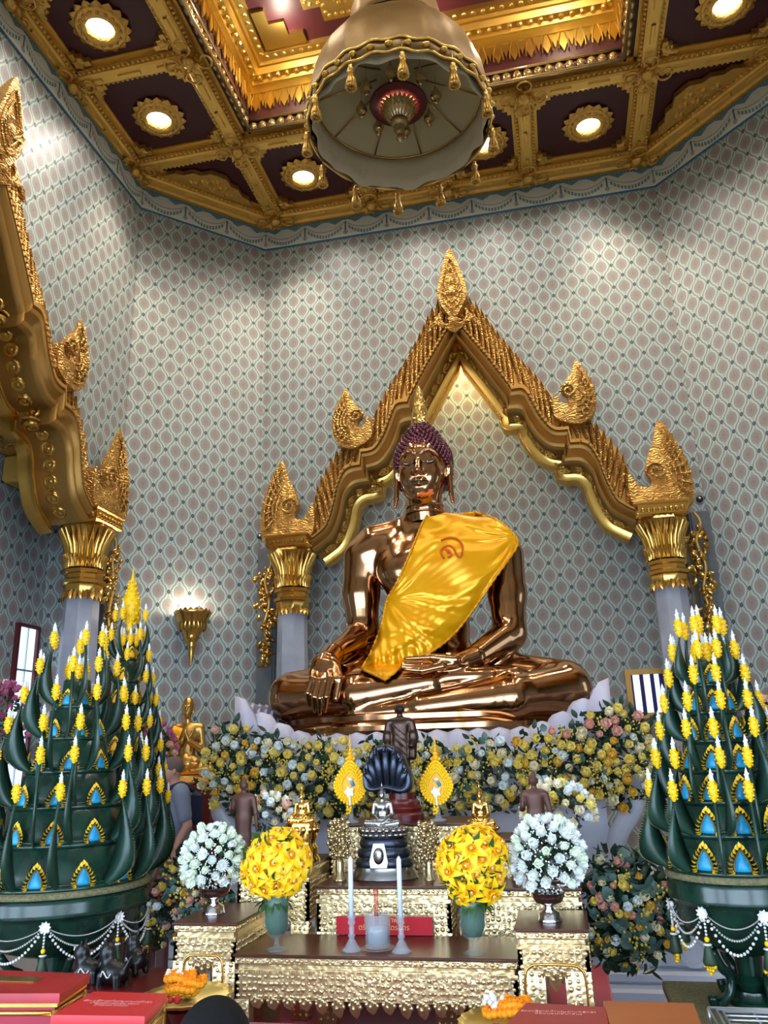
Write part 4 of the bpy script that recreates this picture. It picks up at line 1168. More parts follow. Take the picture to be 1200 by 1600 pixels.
# ------------------------------------------------------------------ satin sash draped from the shoulder to the lap
Ledge = [(668, 806), (660, 818), (652, 838), (642, 862), (630, 890), (618, 915), (606, 935), (602, 950), (597, 975), (588, 1000), (578, 1024), (567, 1041), (566, 1045)]
Redge = [(742, 800), (775, 812), (800, 832), (809, 850), (792, 878), (770, 908), (750, 938), (733, 962), (712, 988), (690, 1008), (660, 1027), (632, 1040), (603, 1062)]
CS = SDF((-2, -2, -1), (2, 2, 3), .05)
CS.ops = [op for op in S.ops]
CS.cap(bl(690, 960, 7.6), bl(770, 900, 7.72), .18, .16, .2).cap(bl(660, 990, 7.5), bl(600, 1030, 7.35), .12, .1, .2).cap(bl(640, 930, 7.6), bl(620, 980, 7.5), .15, .12, .2)
CS.cap(bl(765, 848, 7.84), bl(795, 856, 7.84), .2, .17, .1)
def at_curve(C, t):
    x = t*(len(C)-1); i = min(int(x), len(C)-2); f = x-i; sp = C
    p0 = np.array(sp[max(i-1, 0)], float); p1 = np.array(sp[i], float); p2 = np.array(sp[i+1], float); p3 = np.array(sp[min(i+2, len(sp)-1)], float)
    return .5*((2*p1)+(-p0+p2)*f+(2*p0-5*p1+4*p2-p3)*f*f+(-p0+3*p1-3*p2+p3)*f**3)
NU, NV = 70, 110
PX = np.zeros((NV, NU, 2))
for j in range(NV):
    v = j/(NV-1); a = at_curve(Ledge, v); b = at_curve(Redge, v)
    for i in range(NU): PX[j, i] = a+(b-a)*(i/(NU-1))
dirs = cf+cr*((PX[..., 0:1]-600)/FPX)+cu*((800-PX[..., 1:2])/FPX)
dirs = dirs/np.linalg.norm(dirs, axis=-1, keepdims=True)
tt = np.full((NV, NU), 6.2); org_ = EYE-B0
best = np.full((NV, NU), 9.); bt = tt.copy()
for _ in range(60):
    P = org_+dirs*tt[..., None]; d = CS.ev(P)-.03
    upd = d < best; best = np.where(upd, d, best); bt = np.where(upd, tt, bt)
    tt = np.where(d > .002, tt+np.maximum(d*.8, .001), tt); tt = np.minimum(tt, 8.6)
tt = np.where(best > .02, bt, tt)
for _ in range(6):     # let the cloth bridge hollows smoothly
    m = tt.copy(); m[1:-1, 1:-1] = (tt[:-2, 1:-1]+tt[2:, 1:-1]+tt[1:-1, :-2]+tt[1:-1, 2:])/4
    tt = np.minimum(tt, m) if _ < 4 else m
P = org_+dirs*tt[..., None]
uu, vv = np.meshgrid(np.linspace(0, 1, NU), np.linspace(0, 1, NV))
xx, yy = PX[..., 0], PX[..., 1]
dx, dy = xx-603, yy-938; ang = np.arctan2(dy, dx); rad = np.hypot(dx, dy)
wr = .013*np.sin(ang*19+1.8*np.sin(rad*.05+ang*3)+2.2*np.sin(ang*7.3))*np.clip(rad/40, 0, 1)*np.exp(-rad/110.)
wr += .016*np.sin((xx*.5+yy*.86)*.24+2*np.sin(xx*.03+yy*.02))*np.clip((yy-960)/60, 0, 1)*.6
d2 = xx-808; e2 = yy-838; a2_ = np.arctan2(e2, d2); r2_ = np.hypot(d2, e2)
wr += .016*np.sin(a2_*17+np.sin(r2_*.05)*1.5+2*np.sin(a2_*6.1))*np.exp(-r2_/120.)*np.clip(r2_/30, 0, 1)
wr += .005*np.sin(xx*.10-yy*.15+3*np.sin(yy*.035))+.0015*np.sin(xx*.31+yy*.42+2.5*np.sin(xx*.045+1)+1.5*np.sin(yy*.07))*(.4+.6*np.sin(xx*.02+yy*.03)**2)
wr += np.where(yy > 1000, .015*np.sin((xx-yy*.1)*.42), 0)*np.clip((yy-1000)/30, 0, 1)
P = P-dirs*(wr[..., None]+.012)
# shoulder flap folds over to the back
mb = MB(); V = P.reshape(-1, 3); F = [(j*NU+i, j*NU+i+1, (j+1)*NU+i+1, (j+1)*NU+i) for j in range(NV-1) for i in range(NU-1)]
mb.add(V, F)
top = P[0]; rs = [list(map(tuple, top))]
for k in range(1, 10):
    q = top.copy(); q[:, 1] += .075*k; q[:, 2] += .035*math.sin(k*.5)-.006*k*k
    dd = CS.ev(q)-.02
    q[:, 2] -= np.where(dd > 0, np.minimum(dd, .03*k), dd)
    rs.append(list(map(tuple, q)))
mb.rings(rs, closed=False)
sash = mb.build('satin_sash', SATIN, bud, solid=.012)
tag(sash, 'yellow satin sash with gathered folds')
del sash['label']
mb = MB()
for C in (P[:, 0], P[:, -1], P[-1, :]):
    pts = [tuple(c+np.array([0, -.01, 0])) for c in C]; n = len(pts)
    mb.tube(pts, [.013+.006*math.sin(k*2.3) for k in range(n)], 6)
mb.build('sash_trim', TRIM, sash)
# embroidered swirl
def on_sash(px, py):
    k = np.argmin((PX[..., 0]-px)**2+(PX[..., 1]-py)**2); j, i = divmod(k, NU); return tuple(P[j, i]+np.array([(px-PX[j, i, 0])*.0062, -.018, -(py-PX[j, i, 1])*.0064]))
sw = [(701, 869), (704, 868), (705, 864), (702, 860), (697, 859), (692, 862), (689, 868), (692, 875), (699, 876)]
sw1 = [on_sash(x, y) for x, y in [(700, 871), (704, 870), (705, 865), (701, 860), (697, 860), (702, 864)]]
sw2 = [on_sash(x, y) for x, y in [(694, 873), (689, 864), (692, 857), (701, 853), (709, 857), (713, 866), (718, 871), (722, 866), (723, 855), (719, 846), (710, 841), (700, 841), (690, 845)]]
mb = MB()
for q in (sw1, sw2): mb.tube(smoothpts(q, 4), .011, 6)
mb.build('embroidered_swirl', EMBL, sash)
# ------------------------------------------------------------------ marble pedestal
ped = thing('marble_pedestal', 'wide pale marble pedestal with scalloped petal rim under the bronze statue', 'pedestal', (XC+.05, 7.6, 0))
def slab(mb, hx, y0, y1, z0, z1, b=.02): mb.box(-hx, hx, y0, y1, z0, z1, b=b)
mb = MB(); slab(mb, 2.28, -1.5, 1.7, 0, .12); slab(mb, 2.15, -1.38, 1.6, .12, .2); slab(mb, 2.06, -1.3, 1.55, .2, .42); slab(mb, 2.12, -1.34, 1.58, .42, .48)
for k in range(9):
    mb.lathe([(.1, 0), (.1, .03), (.075, .03), (.07, .01)], 16, M=T(-1.9+k*.475, -1.3, .31)@Matrix.Rotation(PI/2, 4, 'X'))
mb.build('stepped_base', MARBLE2, ped, auto=40)
mb = MB(); slab(mb, 1.45, -.9, 1.4, .48, 1.5, .01); slab(mb, 1.56, -1.0, 1.45, 1.5, 1.68)
mb.build('plinth_body', MARBLE2, ped, auto=40)
for s_ in (-1, 1):
    mb = MB(); mb.tube(smoothpts([(s_*1.42, -.95, 1.5), (s_*1.66, -1.05, 1.3), (s_*1.5, -1.02, 1.0), (s_*1.44, -1.0, .75), (s_*1.62, -1.1, .5)], 4), [.10, .10, .10, .1, .09, .08, .08, .07, .07, .06, .06, .06, .07, .07, .08, .09, .1], 10)
    mb.build('scroll_leg', MARBLE2, ped)
mb = MB()
mb.box(-1.5, 1.5, -.9, 1.3, 1.6, 1.70, b=.02); mb.box(-1.2, 1.2, -.6, 1.1, 1.7, 1.812, b=.02)
def rimz(x): return 1.555+.33*max(0, (abs(x)-.85)/.7)**1.6
for k in range(17):
    x = -1.36+k*.17; z0 = rimz(x)
    mb.petal(.27, .30, T(x, -.93, z0)@Matrix.Rotation(PI/2+.25, 4, 'X'), curl=-.35, cup=-.25, tip=.32, n=8, e=.45)
for s_ in (-1, 1):
    P = [(s_*1.40, 1.66), (s_*1.55, 1.62), (s_*1.56, 2.16), (s_*1.49, 2.13), (s_*1.42, 2.02), (s_*1.36, 1.86)]
    if s_ < 0: P = P[::-1]
    mb.prism([(x, z) for x, z in P], -.03, .03, M=T(0, -.96, 0)@Matrix.Rotation(PI/2, 4, 'X'))
    for k in range(12): mb.petal(.27, .30, T(s_*1.5, -.8+k*.17, rimz(1.5), rz=s_*PI/2)@Matrix.Rotation(PI/2+.25, 4, 'X'), curl=-.35, cup=-.25, tip=.32, n=8, e=.45)
mb.build('petal_rim', PINKM, ped, solid=.03)
# ------------------------------------------------------------------ altar tables
def frieze_relief(mb, x0, x1, y, z0, z1, s=.045, axis='x', rnd=random.Random(11)):
    """rows of embossed knobs and leaves on a face"""
    nx = max(1, int((x1-x0)/s)); nz = max(1, int((z1-z0)/s))
    for i in range(nx):
        for j in range(nz):
            u = x0+(i+.5)*(x1-x0)/nx; z = z0+(j+.5)*(z1-z0)/nz; r = s*.42
            r *= rnd.uniform(.55, 1.2); u += rnd.uniform(-.15, .15)*s; z += rnd.uniform(-.12, .12)*s
            c = (u, y, z) if axis == 'x' else (y, u, z)
            rr = (r, r*.6, r) if axis == 'x' else (r*.6, r, r)
            mb.ball(c, rr, 6, 4)
def make_table(name, label, loc, w, d, h, legw=.07, apron=.12, skirt=True, front=None, top=ROSEW, knob=.026, cat='altar table', group=None):
    """gilded Chinese-style altar table, origin at floor, front at -d/2"""
    t = thing(name, label, cat, loc, group=group)
    mb = MB(); mb.box(-w/2-.01, w/2+.01, -d/2-.01, d/2+.01, h-.012, h, b=.003); mb.build('tabletop', top, t, auto=40)
    mb = MB(); mb.box(-w/2, w/2, -d/2, d/2, h-.045, h-.012, b=.006); frieze_relief(mb, -w/2, w/2, -d/2, h-.04, h-.016, .024)
    frieze_relief(mb, -d/2, d/2, w/2, h-.04, h-.016, .024, 'y'); frieze_relief(mb, -d/2, d/2, -w/2, h-.04, h-.016, .024, 'y'); mb.build('top_moulding', ALTG, t, auto=40)
    mb = MB(); mb.box(-w/2+.012, w/2-.012, -d/2+.012, d/2-.012, h-.075, h-.045)
    z0 = h-.075-apron
    mb.box(-w/2, w/2, -d/2, -d/2+.02, z0, h-.075); mb.box(-w/2, -w/2+.02, -d/2, d/2, z0, h-.075); mb.box(w/2-.02, w/2, -d/2, d/2, z0, h-.075)
    frieze_relief(mb, -w/2+.005, w/2-.005, -d/2, z0+.0, h-.08, knob)
    for s_ in (-1, 1): frieze_relief(mb, -d/2+.01, d/2-.01, s_*w/2, z0+.0, h-.08, knob, 'y')
    if skirt:
        n = max(3, int((w-2*legw)/.075)); 
        for k in range(n):
            x = -w/2+legw+(k+.5)*(w-2*legw)/n; dd = .045+.028*abs(math.cos(k*PI*3/n))*2*abs(.5-abs((k+.5)/n-.5))*1.6
            for q_ in range(7):
                mb.ball((x+.012*math.cos(q_*2.4)*(1+.25*q_), -d/2+.004, z0+.012-dd*.11*q_*.8), (.016-.001*q_, .010, .012), 6, 4)
            mb.petal(dd*1.2, .05, T(x, -d/2+.002, z0+.01, rz=PI)@Matrix.Rotation(-PI/2-.15, 4, 'X'), curl=-.2, cup=.3)
    mb.box(-w/2-.003, w/2+.003, -d/2-.005, -d/2+.002, h-.082, h-.064)
    for q_ in range(int(w/.012)): mb.box(-w/2+q_*.012+.003, -w/2+q_*.012+.008, -d/2-.008, -d/2-.004, h-.08, h-.066)
    mb.build('carved_apron', ALTG, t, auto=50)
    for sx_ in (-1, 1):
        for sy_ in (-1, 1):
            mb = MB(); x0 = sx_*(w/2-legw/2); y0 = sy_*(d/2-.03)
            mb.box(x0-legw/2, x0+legw/2, y0-.03, y0+.03, 0, z0+.001, b=.004)
            if sy_ < 0: frieze_relief(mb, x0-legw/2+.004, x0+legw/2-.004, y0-.03, max(.01, z0-.55), z0, knob)
            if sx_*1 and legw: frieze_relief(mb, y0-.03, y0+.03, x0+sx_*legw/2, max(.01, z0-.55), z0, knob, 'y')
            mb.build('leg', ALTG, t, auto=50)
    return t
def Xat(px, py, Y): return float(atY(px, py, Y)[0])
def Zat(px, py, Y): return float(atY(px, py, Y)[2])
DZ = .34     # low red dais that carries the altar tables
dais = thing('red_dais', 'low red carpeted dais under the gilded altar tables', 'dais', (-.78, 4.75, 0))
mb = MB(); mb.box(-1.3, .92, -1.0, 1.0, 0, DZ, b=.01); mb.build('carpet', REDC, dais, auto=40)
def table_at(name, label, x0, x1, py, Yf, depth, **k):
    xa, xb = Xat(x0, py, Yf), Xat(x1, py, Yf); h = Zat((x0+x1)/2, py, Yf)-DZ
    return make_table(name, label, ((xa+xb)/2, Yf+depth/2, DZ), xb-xa, depth, h, **k), h+DZ
ft, hF = table_at('altar_table', 'long low gilded altar table in front, holding candles and the incense glass', 368, 806, 1494, 3.9, .42, legw=.07, apron=.11, group=None)
lt_, hL = table_at('altar_side_table', 'small gilded altar table at the left end under the silver bowl of white flowers', 273, 368, 1441, 3.92, .5, legw=.11, apron=.09, skirt=True)
rt_, hR = table_at('altar_side_table', 'small gilded altar table at the right end under the silver bowl of white flowers', 806, 917, 1451, 3.92, .42, legw=.11, apron=.09)
mt, hM = table_at('altar_table', 'middle gilded altar table carrying the dark silver statue under a serpent hood', 495, 702, 1384, 4.36, .44, legw=.1, apron=.14)
ut, hU = table_at('altar_table', 'topmost gilded altar table behind the hooded statue, with the robed bronze monk', 514, 732, 1287, 4.86, .5, legw=.1, apron=.2)
lb, hLB = table_at('altar_side_table', 'gilded altar table at the left behind the yellow lilies, under a small gold statue', 372, 482, 1352, 4.5, .5, legw=.1, apron=.2)
rb, hRB = table_at('altar_side_table', 'gilded altar table at the right behind the white flowers, above the lower end table', 722, 906, 1387, 4.4, .3, legw=.1, apron=.22)
rp, hRP = table_at('altar_plinth', 'dark red-brown plinth with gilded edge behind the right lilies', 700, 800, 1312, 4.75, .4, legw=.09, apron=.1)
# framed relief panels on the right tables (cartouches)
def cartouche(t, w, h, x, y, z):
    mb = MB(); P = []
    for k in range(40):
        a = 2*PI*k/40; ex = .35; cx_ = math.copysign(abs(math.cos(a))**ex, math.cos(a))*w/2; cz_ = math.copysign(abs(math.sin(a))**ex, math.sin(a))*h/2; P.append((x+cx_, y, z+cz_))
    mb.tube(P, .006, 6, closed=True); mb.build('frame_moulding', GOLDS, t)
cartouche(rb, .24, .05, .12, -.155, hRB-DZ-.15)
cartouche(rt_, .26, .32, 0, -.215, hR-DZ-.3)
cartouche(lt_, .2, .32, 0, -.255, hL-DZ-.3)
# red sign with gold Thai lettering, between the table legs
sg = thing('thai_sign', 'red sign with gold Thai lettering under the middle altar table, behind the incense glass', 'sign', (Xat(600, 1490, 4.3), 4.32, hF+.002))
sw_, sh_ = Xat(678, 1480, 4.32)-Xat(527, 1480, 4.32), Zat(600, 1432, 4.32)-hF
mb = MB(); mb.box(-sw_/2, sw_/2, -.006, .006, 0, sh_-.002, b=.002); mb.build('board', REDC, sg, auto=40)
def text(body, size, loc, rot, m, parent, name='lettering', ext=.001, align='CENTER', sx_=1.):
    cu_ = bpy.data.curves.new(name, 'FONT'); cu_.body = body; cu_.size = size; cu_.extrude = ext; cu_.align_x = align; cu_.align_y = 'CENTER'
    o = bpy.data.objects.new('tmp_text', cu_); COL.objects.link(o)
    dg = bpy.context.evaluated_depsgraph_get(); dg.update()
    me = bpy.data.meshes.new_from_object(o.evaluated_get(dg)); bpy.data.objects.remove(o)
    me.materials.clear(); me.materials.append(m)
    q = bpy.data.objects.new(name, me); COL.objects.link(q); q.parent = parent; q.location = loc; q.rotation_euler = rot; q.scale = (sx_, 1, 1); return q
text('\u0e02\u0e2d\u0e40\u0e0a\u0e34\u0e0d\u0e1a\u0e39\u0e0a\u0e32\u0e1e\u0e23\u0e30\n\u0e15\u0e23\u0e31\u0e22\u0e23\u0e31\u0e15\u0e19\u0e4c\u0e27\u0e31\u0e14\u0e44\u0e15\u0e23\u0e21\u0e34\u0e15\u0e23', .034, (.0, -.009, sh_*.6), (PI/2, 0, 0), GOLDT, sg)
# ------------------------------------------------------------------ figures
def seated_parts(pose='meditate', ush=True):
    """lap width 1, base at z=0"""
    S = SDF((-.56, -.34, -.03), (.56, .28, 1.06 if ush else .95), .0125); k = .03
    S.ell((0, .06, .13), (.2, .15, .12), k).ell((0, .07, .28), (.135, .10, .13), k).ell((0, .07, .42), (.185, .115, .12), k)
    S.cap((-.15, .07, .49), (.15, .07, .49), .065, .065, .04).cap((0, .06, .5), (0, .05, .64), .055, .05, .03)
    S.ell((0, .03, .715), (.082, .092, .105), .02).ell((0, 0, .665), (.06, .065, .055), .02)
    S.cap((0, -.062, .73), (0, -.085, .69), .008, .014, .01).ell((0, -.06, .652), (.03, .014, .01), .008)
    for s in (-1, 1):
        S.ell((s*.03, -.055, .73), (.02, .014, .01), .006); S.cap((s*.084, .03, .74), (s*.088, .02, .64), .016, .01, .008)
        S.cap((s*.2, .07, .485), (s*.245, .06, .26), .062, .05, .025)
        S.cap((s*.12, .05, .1), (s*.40, -.08, .08), .1, .078, .03)
    if ush: S.ell((0, .045, .82), (.05, .05, .04), .02).cap((0, .045, .84), (0, .045, .97), .024, .006, .015)
    else: S.ell((0, .045, .75), (.083, .09, .085), .02)
    if pose == 'meditate':
        for s in (-1, 1): S.cap((s*.245, .06, .26), (s*.09, -.14, .175), .05, .034, .02).ell((s*.04, -.17, .165), (.085, .045, .024), .02)
    elif pose == 'earth':
        S.cap((.245, .06, .26), (.09, -.14, .175), .05, .034, .02).ell((.04, -.17, .165), (.085, .045, .024), .02)
        S.cap((-.245, .06, .26), (-.30, -.13, .19), .05, .034, .02)
        for q in range(4): S.cap((-.33+.025*q, -.15, .17), (-.33+.022*q, -.185, .05), .017, .01, .006)
    else:
        for s in (-1, 1): S.cap((s*.245, .06, .26), (s*.05, -.09, .36), .046, .032, .02).cap((s*.05, -.09, .36), (s*.0, -.11, .46), .03, .02, .015)
    S.cap((-.40, -.08, .08), (.06, -.21, .085), .075, .05, .02).cap((.40, -.08, .07), (-.06, -.2, .045), .072, .045, .02)
    S.ell((.15, -.21, .11), (.1, .04, .03), .015).ell((0, -.05, .05), (.36, .17, .06), .03)
    S.cap((.12, -.03, .49), (-.02, -.055, .3), .012, .01, .012)      # robe edge
    return S
def standing_parts(pose='bless'):
    """height 1"""
    S = SDF((-.24, -.16, -.01), (.24, .15, 1.05), .009); k = .02
    S.cap((0, 0, .06), (0, 0, .30), .085, .085, k, (1, 1.25, 1)).cap((0, 0, .30), (0, 0, .52), .088, .1, k, (1, 1.35, 1)).cap((0, 0, .52), (0, .0, .72), .085, .1, .03, (1, 1.35, 1))
    S.cap((-.09, 0, .765), (.09, 0, .765), .042, .042, .03).cap((0, 0, .78), (0, -.005, .87), .03, .028, .02)
    S.ell((0, -.008, .905), (.045, .05, .058), .012).cap((0, -.055, .915), (0, -.062, .895), .005, .008, .006)
    for s in (-1, 1): S.cap((s*.045, 0, .92), (s*.046, 0, .87), .01, .006, .005); S.cap((s*.035, -.03, .03), (s*.035, -.06, .01), .03, .024, .015)
    if pose == 'bless':
        S.ell((0, 0, .968), (.03, .03, .022), .012).cap((0, 0, .98), (0, 0, 1.02), .012, .004, .01)
        S.cap((-.115, 0, .75), (-.14, .01, .6), .036, .03, .015).cap((-.14, .01, .6), (-.135, -.08, .62), .03, .02, .012).ell((-.13, -.10, .65), (.018, .012, .035), .008)
        S.cap((.115, 0, .75), (.15, .0, .58), .036, .028, .015).cap((.15, 0, .58), (.165, -.01, .44), .026, .018, .012).ell((.168, -.012, .40), (.016, .01, .035), .008)
        S.cap((0, 0, .30), (0, 0, .06), .1, .11, .03, (1, 1.6, 1))
    else:
        for s in (-1, 1): S.cap((s*.115, 0, .75), (s*.145, .0, .58), .04, .036, .015).cap((s*.145, .0, .58), (s*.12, -.06, .5), .036, .03, .015).cap((s*.13, -.01, .62), (s*.12, -.02, .38), .045, .04, .02)
        for q in range(6): S.cap((-.07+.01*q, -.088+.001*q, .72-.075*q), (.08, -.08, .60-.07*q), .006, .006, .008)
    return S
rndf = random.Random(9)
# dark silver statue sheltered by a serpent hood
nb = thing('hooded_statue', 'dark silver seated statue sheltered by a serpent hood on a coiled base', 'statue', (Xat(600, 1378, 4.6), 4.62, hM+.001))
SC = .245*(Zat(600, 1210, 4.6)-Zat(600, 1300, 4.6))/.245
gz = lambda py: Zat(600, py, 4.6)-hM
wx = lambda a, b: Xat(b, 1300, 4.6)-Xat(a, 1300, 4.6)
mb = MB()
W0 = wx(554, 650)/2
mb.lathe([(W0*1.06, 0), (W0*1.08, gz(1372)), (W0*1.0, gz(1362)), (W0*.94, gz(1358)), (W0*.94, gz(1354))], 40, sy=.72, cap=True)
mb.build('plinth', SILVER, nb, auto=40)
mb = MB(); z0, z1 = gz(1356), gz(1310); prof = []
for k in range(3):
    for q in np.linspace(0, 1, 7): prof.append((W0*(.93-.07*k)*(.93+.07*math.sin(PI*q)), z0+(z1-z0)*(k+q)/3))
mb.lathe(prof, 40, sy=.72); mb.build('serpent_coils', DSILV, nb)
mb = MB(); zl0, zl1 = gz(1310), gz(1291)
mb.lathe([(W0*.66, zl0), (W0*.74, zl0+.012), (W0*.70, (zl0+zl1)/2), (W0*.76, zl1-.012), (W0*.68, zl1)], 36, sy=.7)
for k in range(20):
    a = 2*PI*k/20; mb.ball((W0*.72*math.cos(a), W0*.5*math.sin(a), zl0+(zl1-zl0)*.68), (.022, .022, .018), 8, 5)
    mb.ball((W0*.68*math.cos(a+.15), W0*.47*math.sin(a+.15), zl0+(zl1-zl0)*.3), (.02, .02, .014), 8, 5)
mb.build('lotus_seat', SILVER, nb)
mb = MB(); zp0, zp1 = gz(1353), gz(1316)
mb.prism([(-.045, zp0), (.045, zp0), (.05, zp0+.03), (.03, zp1), (-.03, zp1), (-.05, zp0+.03)], -.012, .012, M=T(-.005, -W0*.67, 0, rx=-.12)@Matrix.Rotation(PI/2, 4, 'X'))
mb.ball((-.005, -W0*.71, (zp0+zp1)/2), (.028, .012, .042), 12, 8); mb.build('front_medallion', SILVER, nb, auto=40)
lw = wx(572, 636)
mb = seated_parts('meditate').mesh(M=T(0, -.02, zl1-.004, s=(lw*.96, lw*.8, lw*1.05))); mb.build('body', SILVER, nb)
HP = [(603, 1163), (592, 1165), (582, 1171), (576, 1183), (571, 1194), (567, 1206), (567, 1222), (570, 1234), (580, 1238), (592, 1236), (604, 1234), (618, 1237), (630, 1240), (641, 1236), (645, 1226), (643, 1210), (637, 1198), (632, 1186), (624, 1174), (614, 1166)]
Yh = 4.75
sp = smoothpts([(Xat(x, y, Yh)-nb.location[0], Zat(x, y, Yh)-hM, 0) for x, y in HP], 3, True)
cx_ = sum(p[0] for p in sp)/len(sp); cz_ = sum(p[1] for p in sp)/len(sp)
mb = MB(); rs = []
for f, dy in ((1., .05), (1.0, .0), (.93, -.035), (.8, -.03), (.62, .0), (.4, .03), (.1, .045)):
    rs.append([(cx_+(p[0]-cx_)*f, .13+dy, cz_+(p[1]-cz_)*f) for p in sp])
mb.rings(rs, cap0=True, cap1=True)
for k in range(7):
    a = PI*(.06+.88*k/6); bx, bz = cx_+.125*math.cos(a), cz_+.15*math.sin(a)-.02
    mb.ball((bx, .095, bz), (.012, .03, .018), 8, 6); mb.ball((bx*.96+cx_*.04, .07, bz-.012), (.012, .02, .01), 6, 4)
    mb.tube([(bx, .10, bz), (cx_+.1*math.cos(a), .115, cz_+.08*math.sin(a)-.05), (cx_+.07*math.cos(a), .14, cz_-.12)], [.02, .026, .014], 8)
mb.build('serpent_hood', DSILV, nb)
# robed bronze monk standing on the topmost table
Ym = 5.15; zt = hU
mk = thing('monk_statue', 'dark bronze robed monk statue standing on a turned wooden base behind the serpent hood', 'statue', (Xat(629, 1240, Ym), Ym, hU))
gm = lambda py: Zat(629, py, Ym)-hU
mb = MB(); r0 = .13
mb.lathe([(r0, 0), (r0, gm(1272)), (r0*.88, gm(1268)), (r0*.92, gm(1262)), (r0*.82, gm(1258)), (r0*.8, gm(1252)), (r0*.66, gm(1248)), (r0*.66, gm(1238)), (r0*.5, gm(1237))], 32); mb.build('turned_base', DRED, mk, auto=40)
hgt = gm(1093)-gm(1238)
mb = standing_parts('robe').mesh(M=T(0, 0, gm(1238), s=(hgt*1.12, hgt, hgt*.99))); mb.build('body', DBRZ, mk)
# the two brown standing statues
def stand_at(px, ptop, pbot, Y, label, flip=1):
    zb = Zat(px, pbot, Y); zt_ = Zat(px, ptop, Y); t = thing('standing_statue', label, 'statue', (Xat(px, pbot, Y), Y, zb), group='brown standing statues on the altar')
    h_ = zt_-zb; mb = standing_parts('bless').mesh(M=T(0, 0, 0, s=(h_*flip*1.05, h_, h_*.98))); mb.build('body', BROWNST, t)
    mb = MB(); mb.lathe([(.09, -.035), (.09, -.02), (.07, -.01), (.07, .003)], 20); mb.build('foot_plate', BROWNST, t, auto=40)
    return t, zb-.035
st1, zs1 = stand_at(379, 1212, 1350, 4.78, 'brown standing statue at the left of the altar, in front of cream flowers')
st2, zs2 = stand_at(844, 1203, 1352, 4.60, 'brown standing statue at the right of the altar, in front of cream flowers')
# small gold seated statues
def gold_seated(px, ptop, plap, Y, lw_px, label, pose, mt_=GBUD, pyb=None, cat='statue', grp='small gold seated statues on the altar'):
    zl = Zat(px, plap, Y); zt_ = Zat(px, ptop, Y); zb = Zat(px, pyb, Y); w_ = lw_px[1]-lw_px[0]; lw = Xat(lw_px[1], plap, Y)-Xat(lw_px[0], plap, Y)
    t = thing('seated_statue', label, cat, (Xat(px, plap, Y), Y, zb), group=grp)
    H_ = zl-zb; mb = MB(); R = lw*.56
    mb.lathe([(R*1.1, 0), (R*1.1, H_*.12), (R*.95, H_*.2), (R*1.02, H_*.36), (R*.86, H_*.44), (R*.86, H_*.56), (R*.98, H_*.66), (R*.9, H_*.78), (R*.98, H_*.9), (R*.9, H_)], 24, sy=.75)
    for k in range(16): a = 2*PI*k/16; mb.ball((R*.95*math.cos(a), R*.71*math.sin(a), H_*.83), (R*.13, R*.13, H_*.1), 6, 4)
    mb.build('pedestal', mt_, t, auto=50)
    mb = seated_parts(pose).mesh(M=T(0, 0, H_-.004, s=(lw*.96, lw*.9, (zt_-zl)/.97))); mb.build('body', mt_, t)
    return t, zb
gs1, zg1 = gold_seated(471, 1226, 1285, 4.68, (446, 492), 'small gold seated statue left of the serpent hood, above the yellow lilies', 'earth', pyb=1348)
gs2, zg2 = gold_seated(752, 1222, 1290, 4.95, (728, 778), 'small gold seated statue behind the right yellow lilies', 'meditate', pyb=1310)
# carry those that stand higher than the tables
def plinth(px, py, Y, zt_, w, d, label, z0, m=ROSEW, x=None):
    x = Xat(px, py, Y) if x is None else x
    t = thing('display_plinth', label, 'plinth', (x, Y, z0), group=None)
    mb = MB(); mb.box(-w/2, w/2, -d/2, d/2, 0, zt_-z0, b=.006); mb.build('block', m, t, auto=40)
    mb = MB(); mb.box(-w/2-.006, w/2+.006, -d/2-.006, -d/2+.004, zt_-z0-.03, zt_-z0-.004); frieze_relief(mb, -w/2, w/2, -d/2-.006, zt_-z0-.028, zt_-z0-.006, .022); mb.build('gilt_edge', ALTG, t, auto=40)
    return t
plinth(379, 1350, 4.78, zs1, .2, .16, 'narrow rosewood plinth under the left brown standing statue', hLB)
plinth(844, 1352, 4.60, zs2, .2, .14, 'narrow rosewood plinth under the right brown standing statue', hRB) if zs2 > hRB+.02 else None
plinth(471, 1340, 4.68, zg1, .24, .22, 'rosewood plinth under the small gold statue on the left', hLB) if zg1 > hLB+.02 else None
# golden praying monk near the left corner wall
Yg = 11.2
pm = thing('praying_statue', 'large soft-gold statue of a seated monk with joined hands by the back left wall', 'statue', (Xat(289, 1215, Yg), Yg, Zat(289, 1212, Yg)))
lw = (Xat(330, 1200, Yg)-Xat(248, 1200, Yg))
mb = seated_parts('pray', False).mesh(M=T(0, 0, 0, rz=.25, s=(lw*1.15, lw*1.1, (Zat(289, 1088, Yg)-Zat(289, 1212, Yg))/.84))); mb.build('body', MGOLD, pm)
mb = MB(); mb.box(-.06, .08, -.02, .02, -.12, .07, b=.01, M=T(-.13, -.075, .62, rx=-.25, ry=.3, rz=.25)); mb.build('shoulder_cloth', SATIN, pm, auto=50)
zz = Zat(289, 1212, Yg)
ts = thing('statue_stand', 'tall dark stand under the golden praying statue by the wall', 'stand', (Xat(289, 1215, Yg), Yg, 0))
mb = MB(); mb.box(-.6, .6, -.45, .45, 0, zz-.12, b=.02); mb.build('body', DRED, ts, auto=40)
mb = MB(); mb.lathe([(.62, zz-.12), (.66, zz-.08), (.55, zz-.02), (.55, zz+.004)], 32, sy=.8); mb.build('gold_base', MGOLD, ts, auto=40)
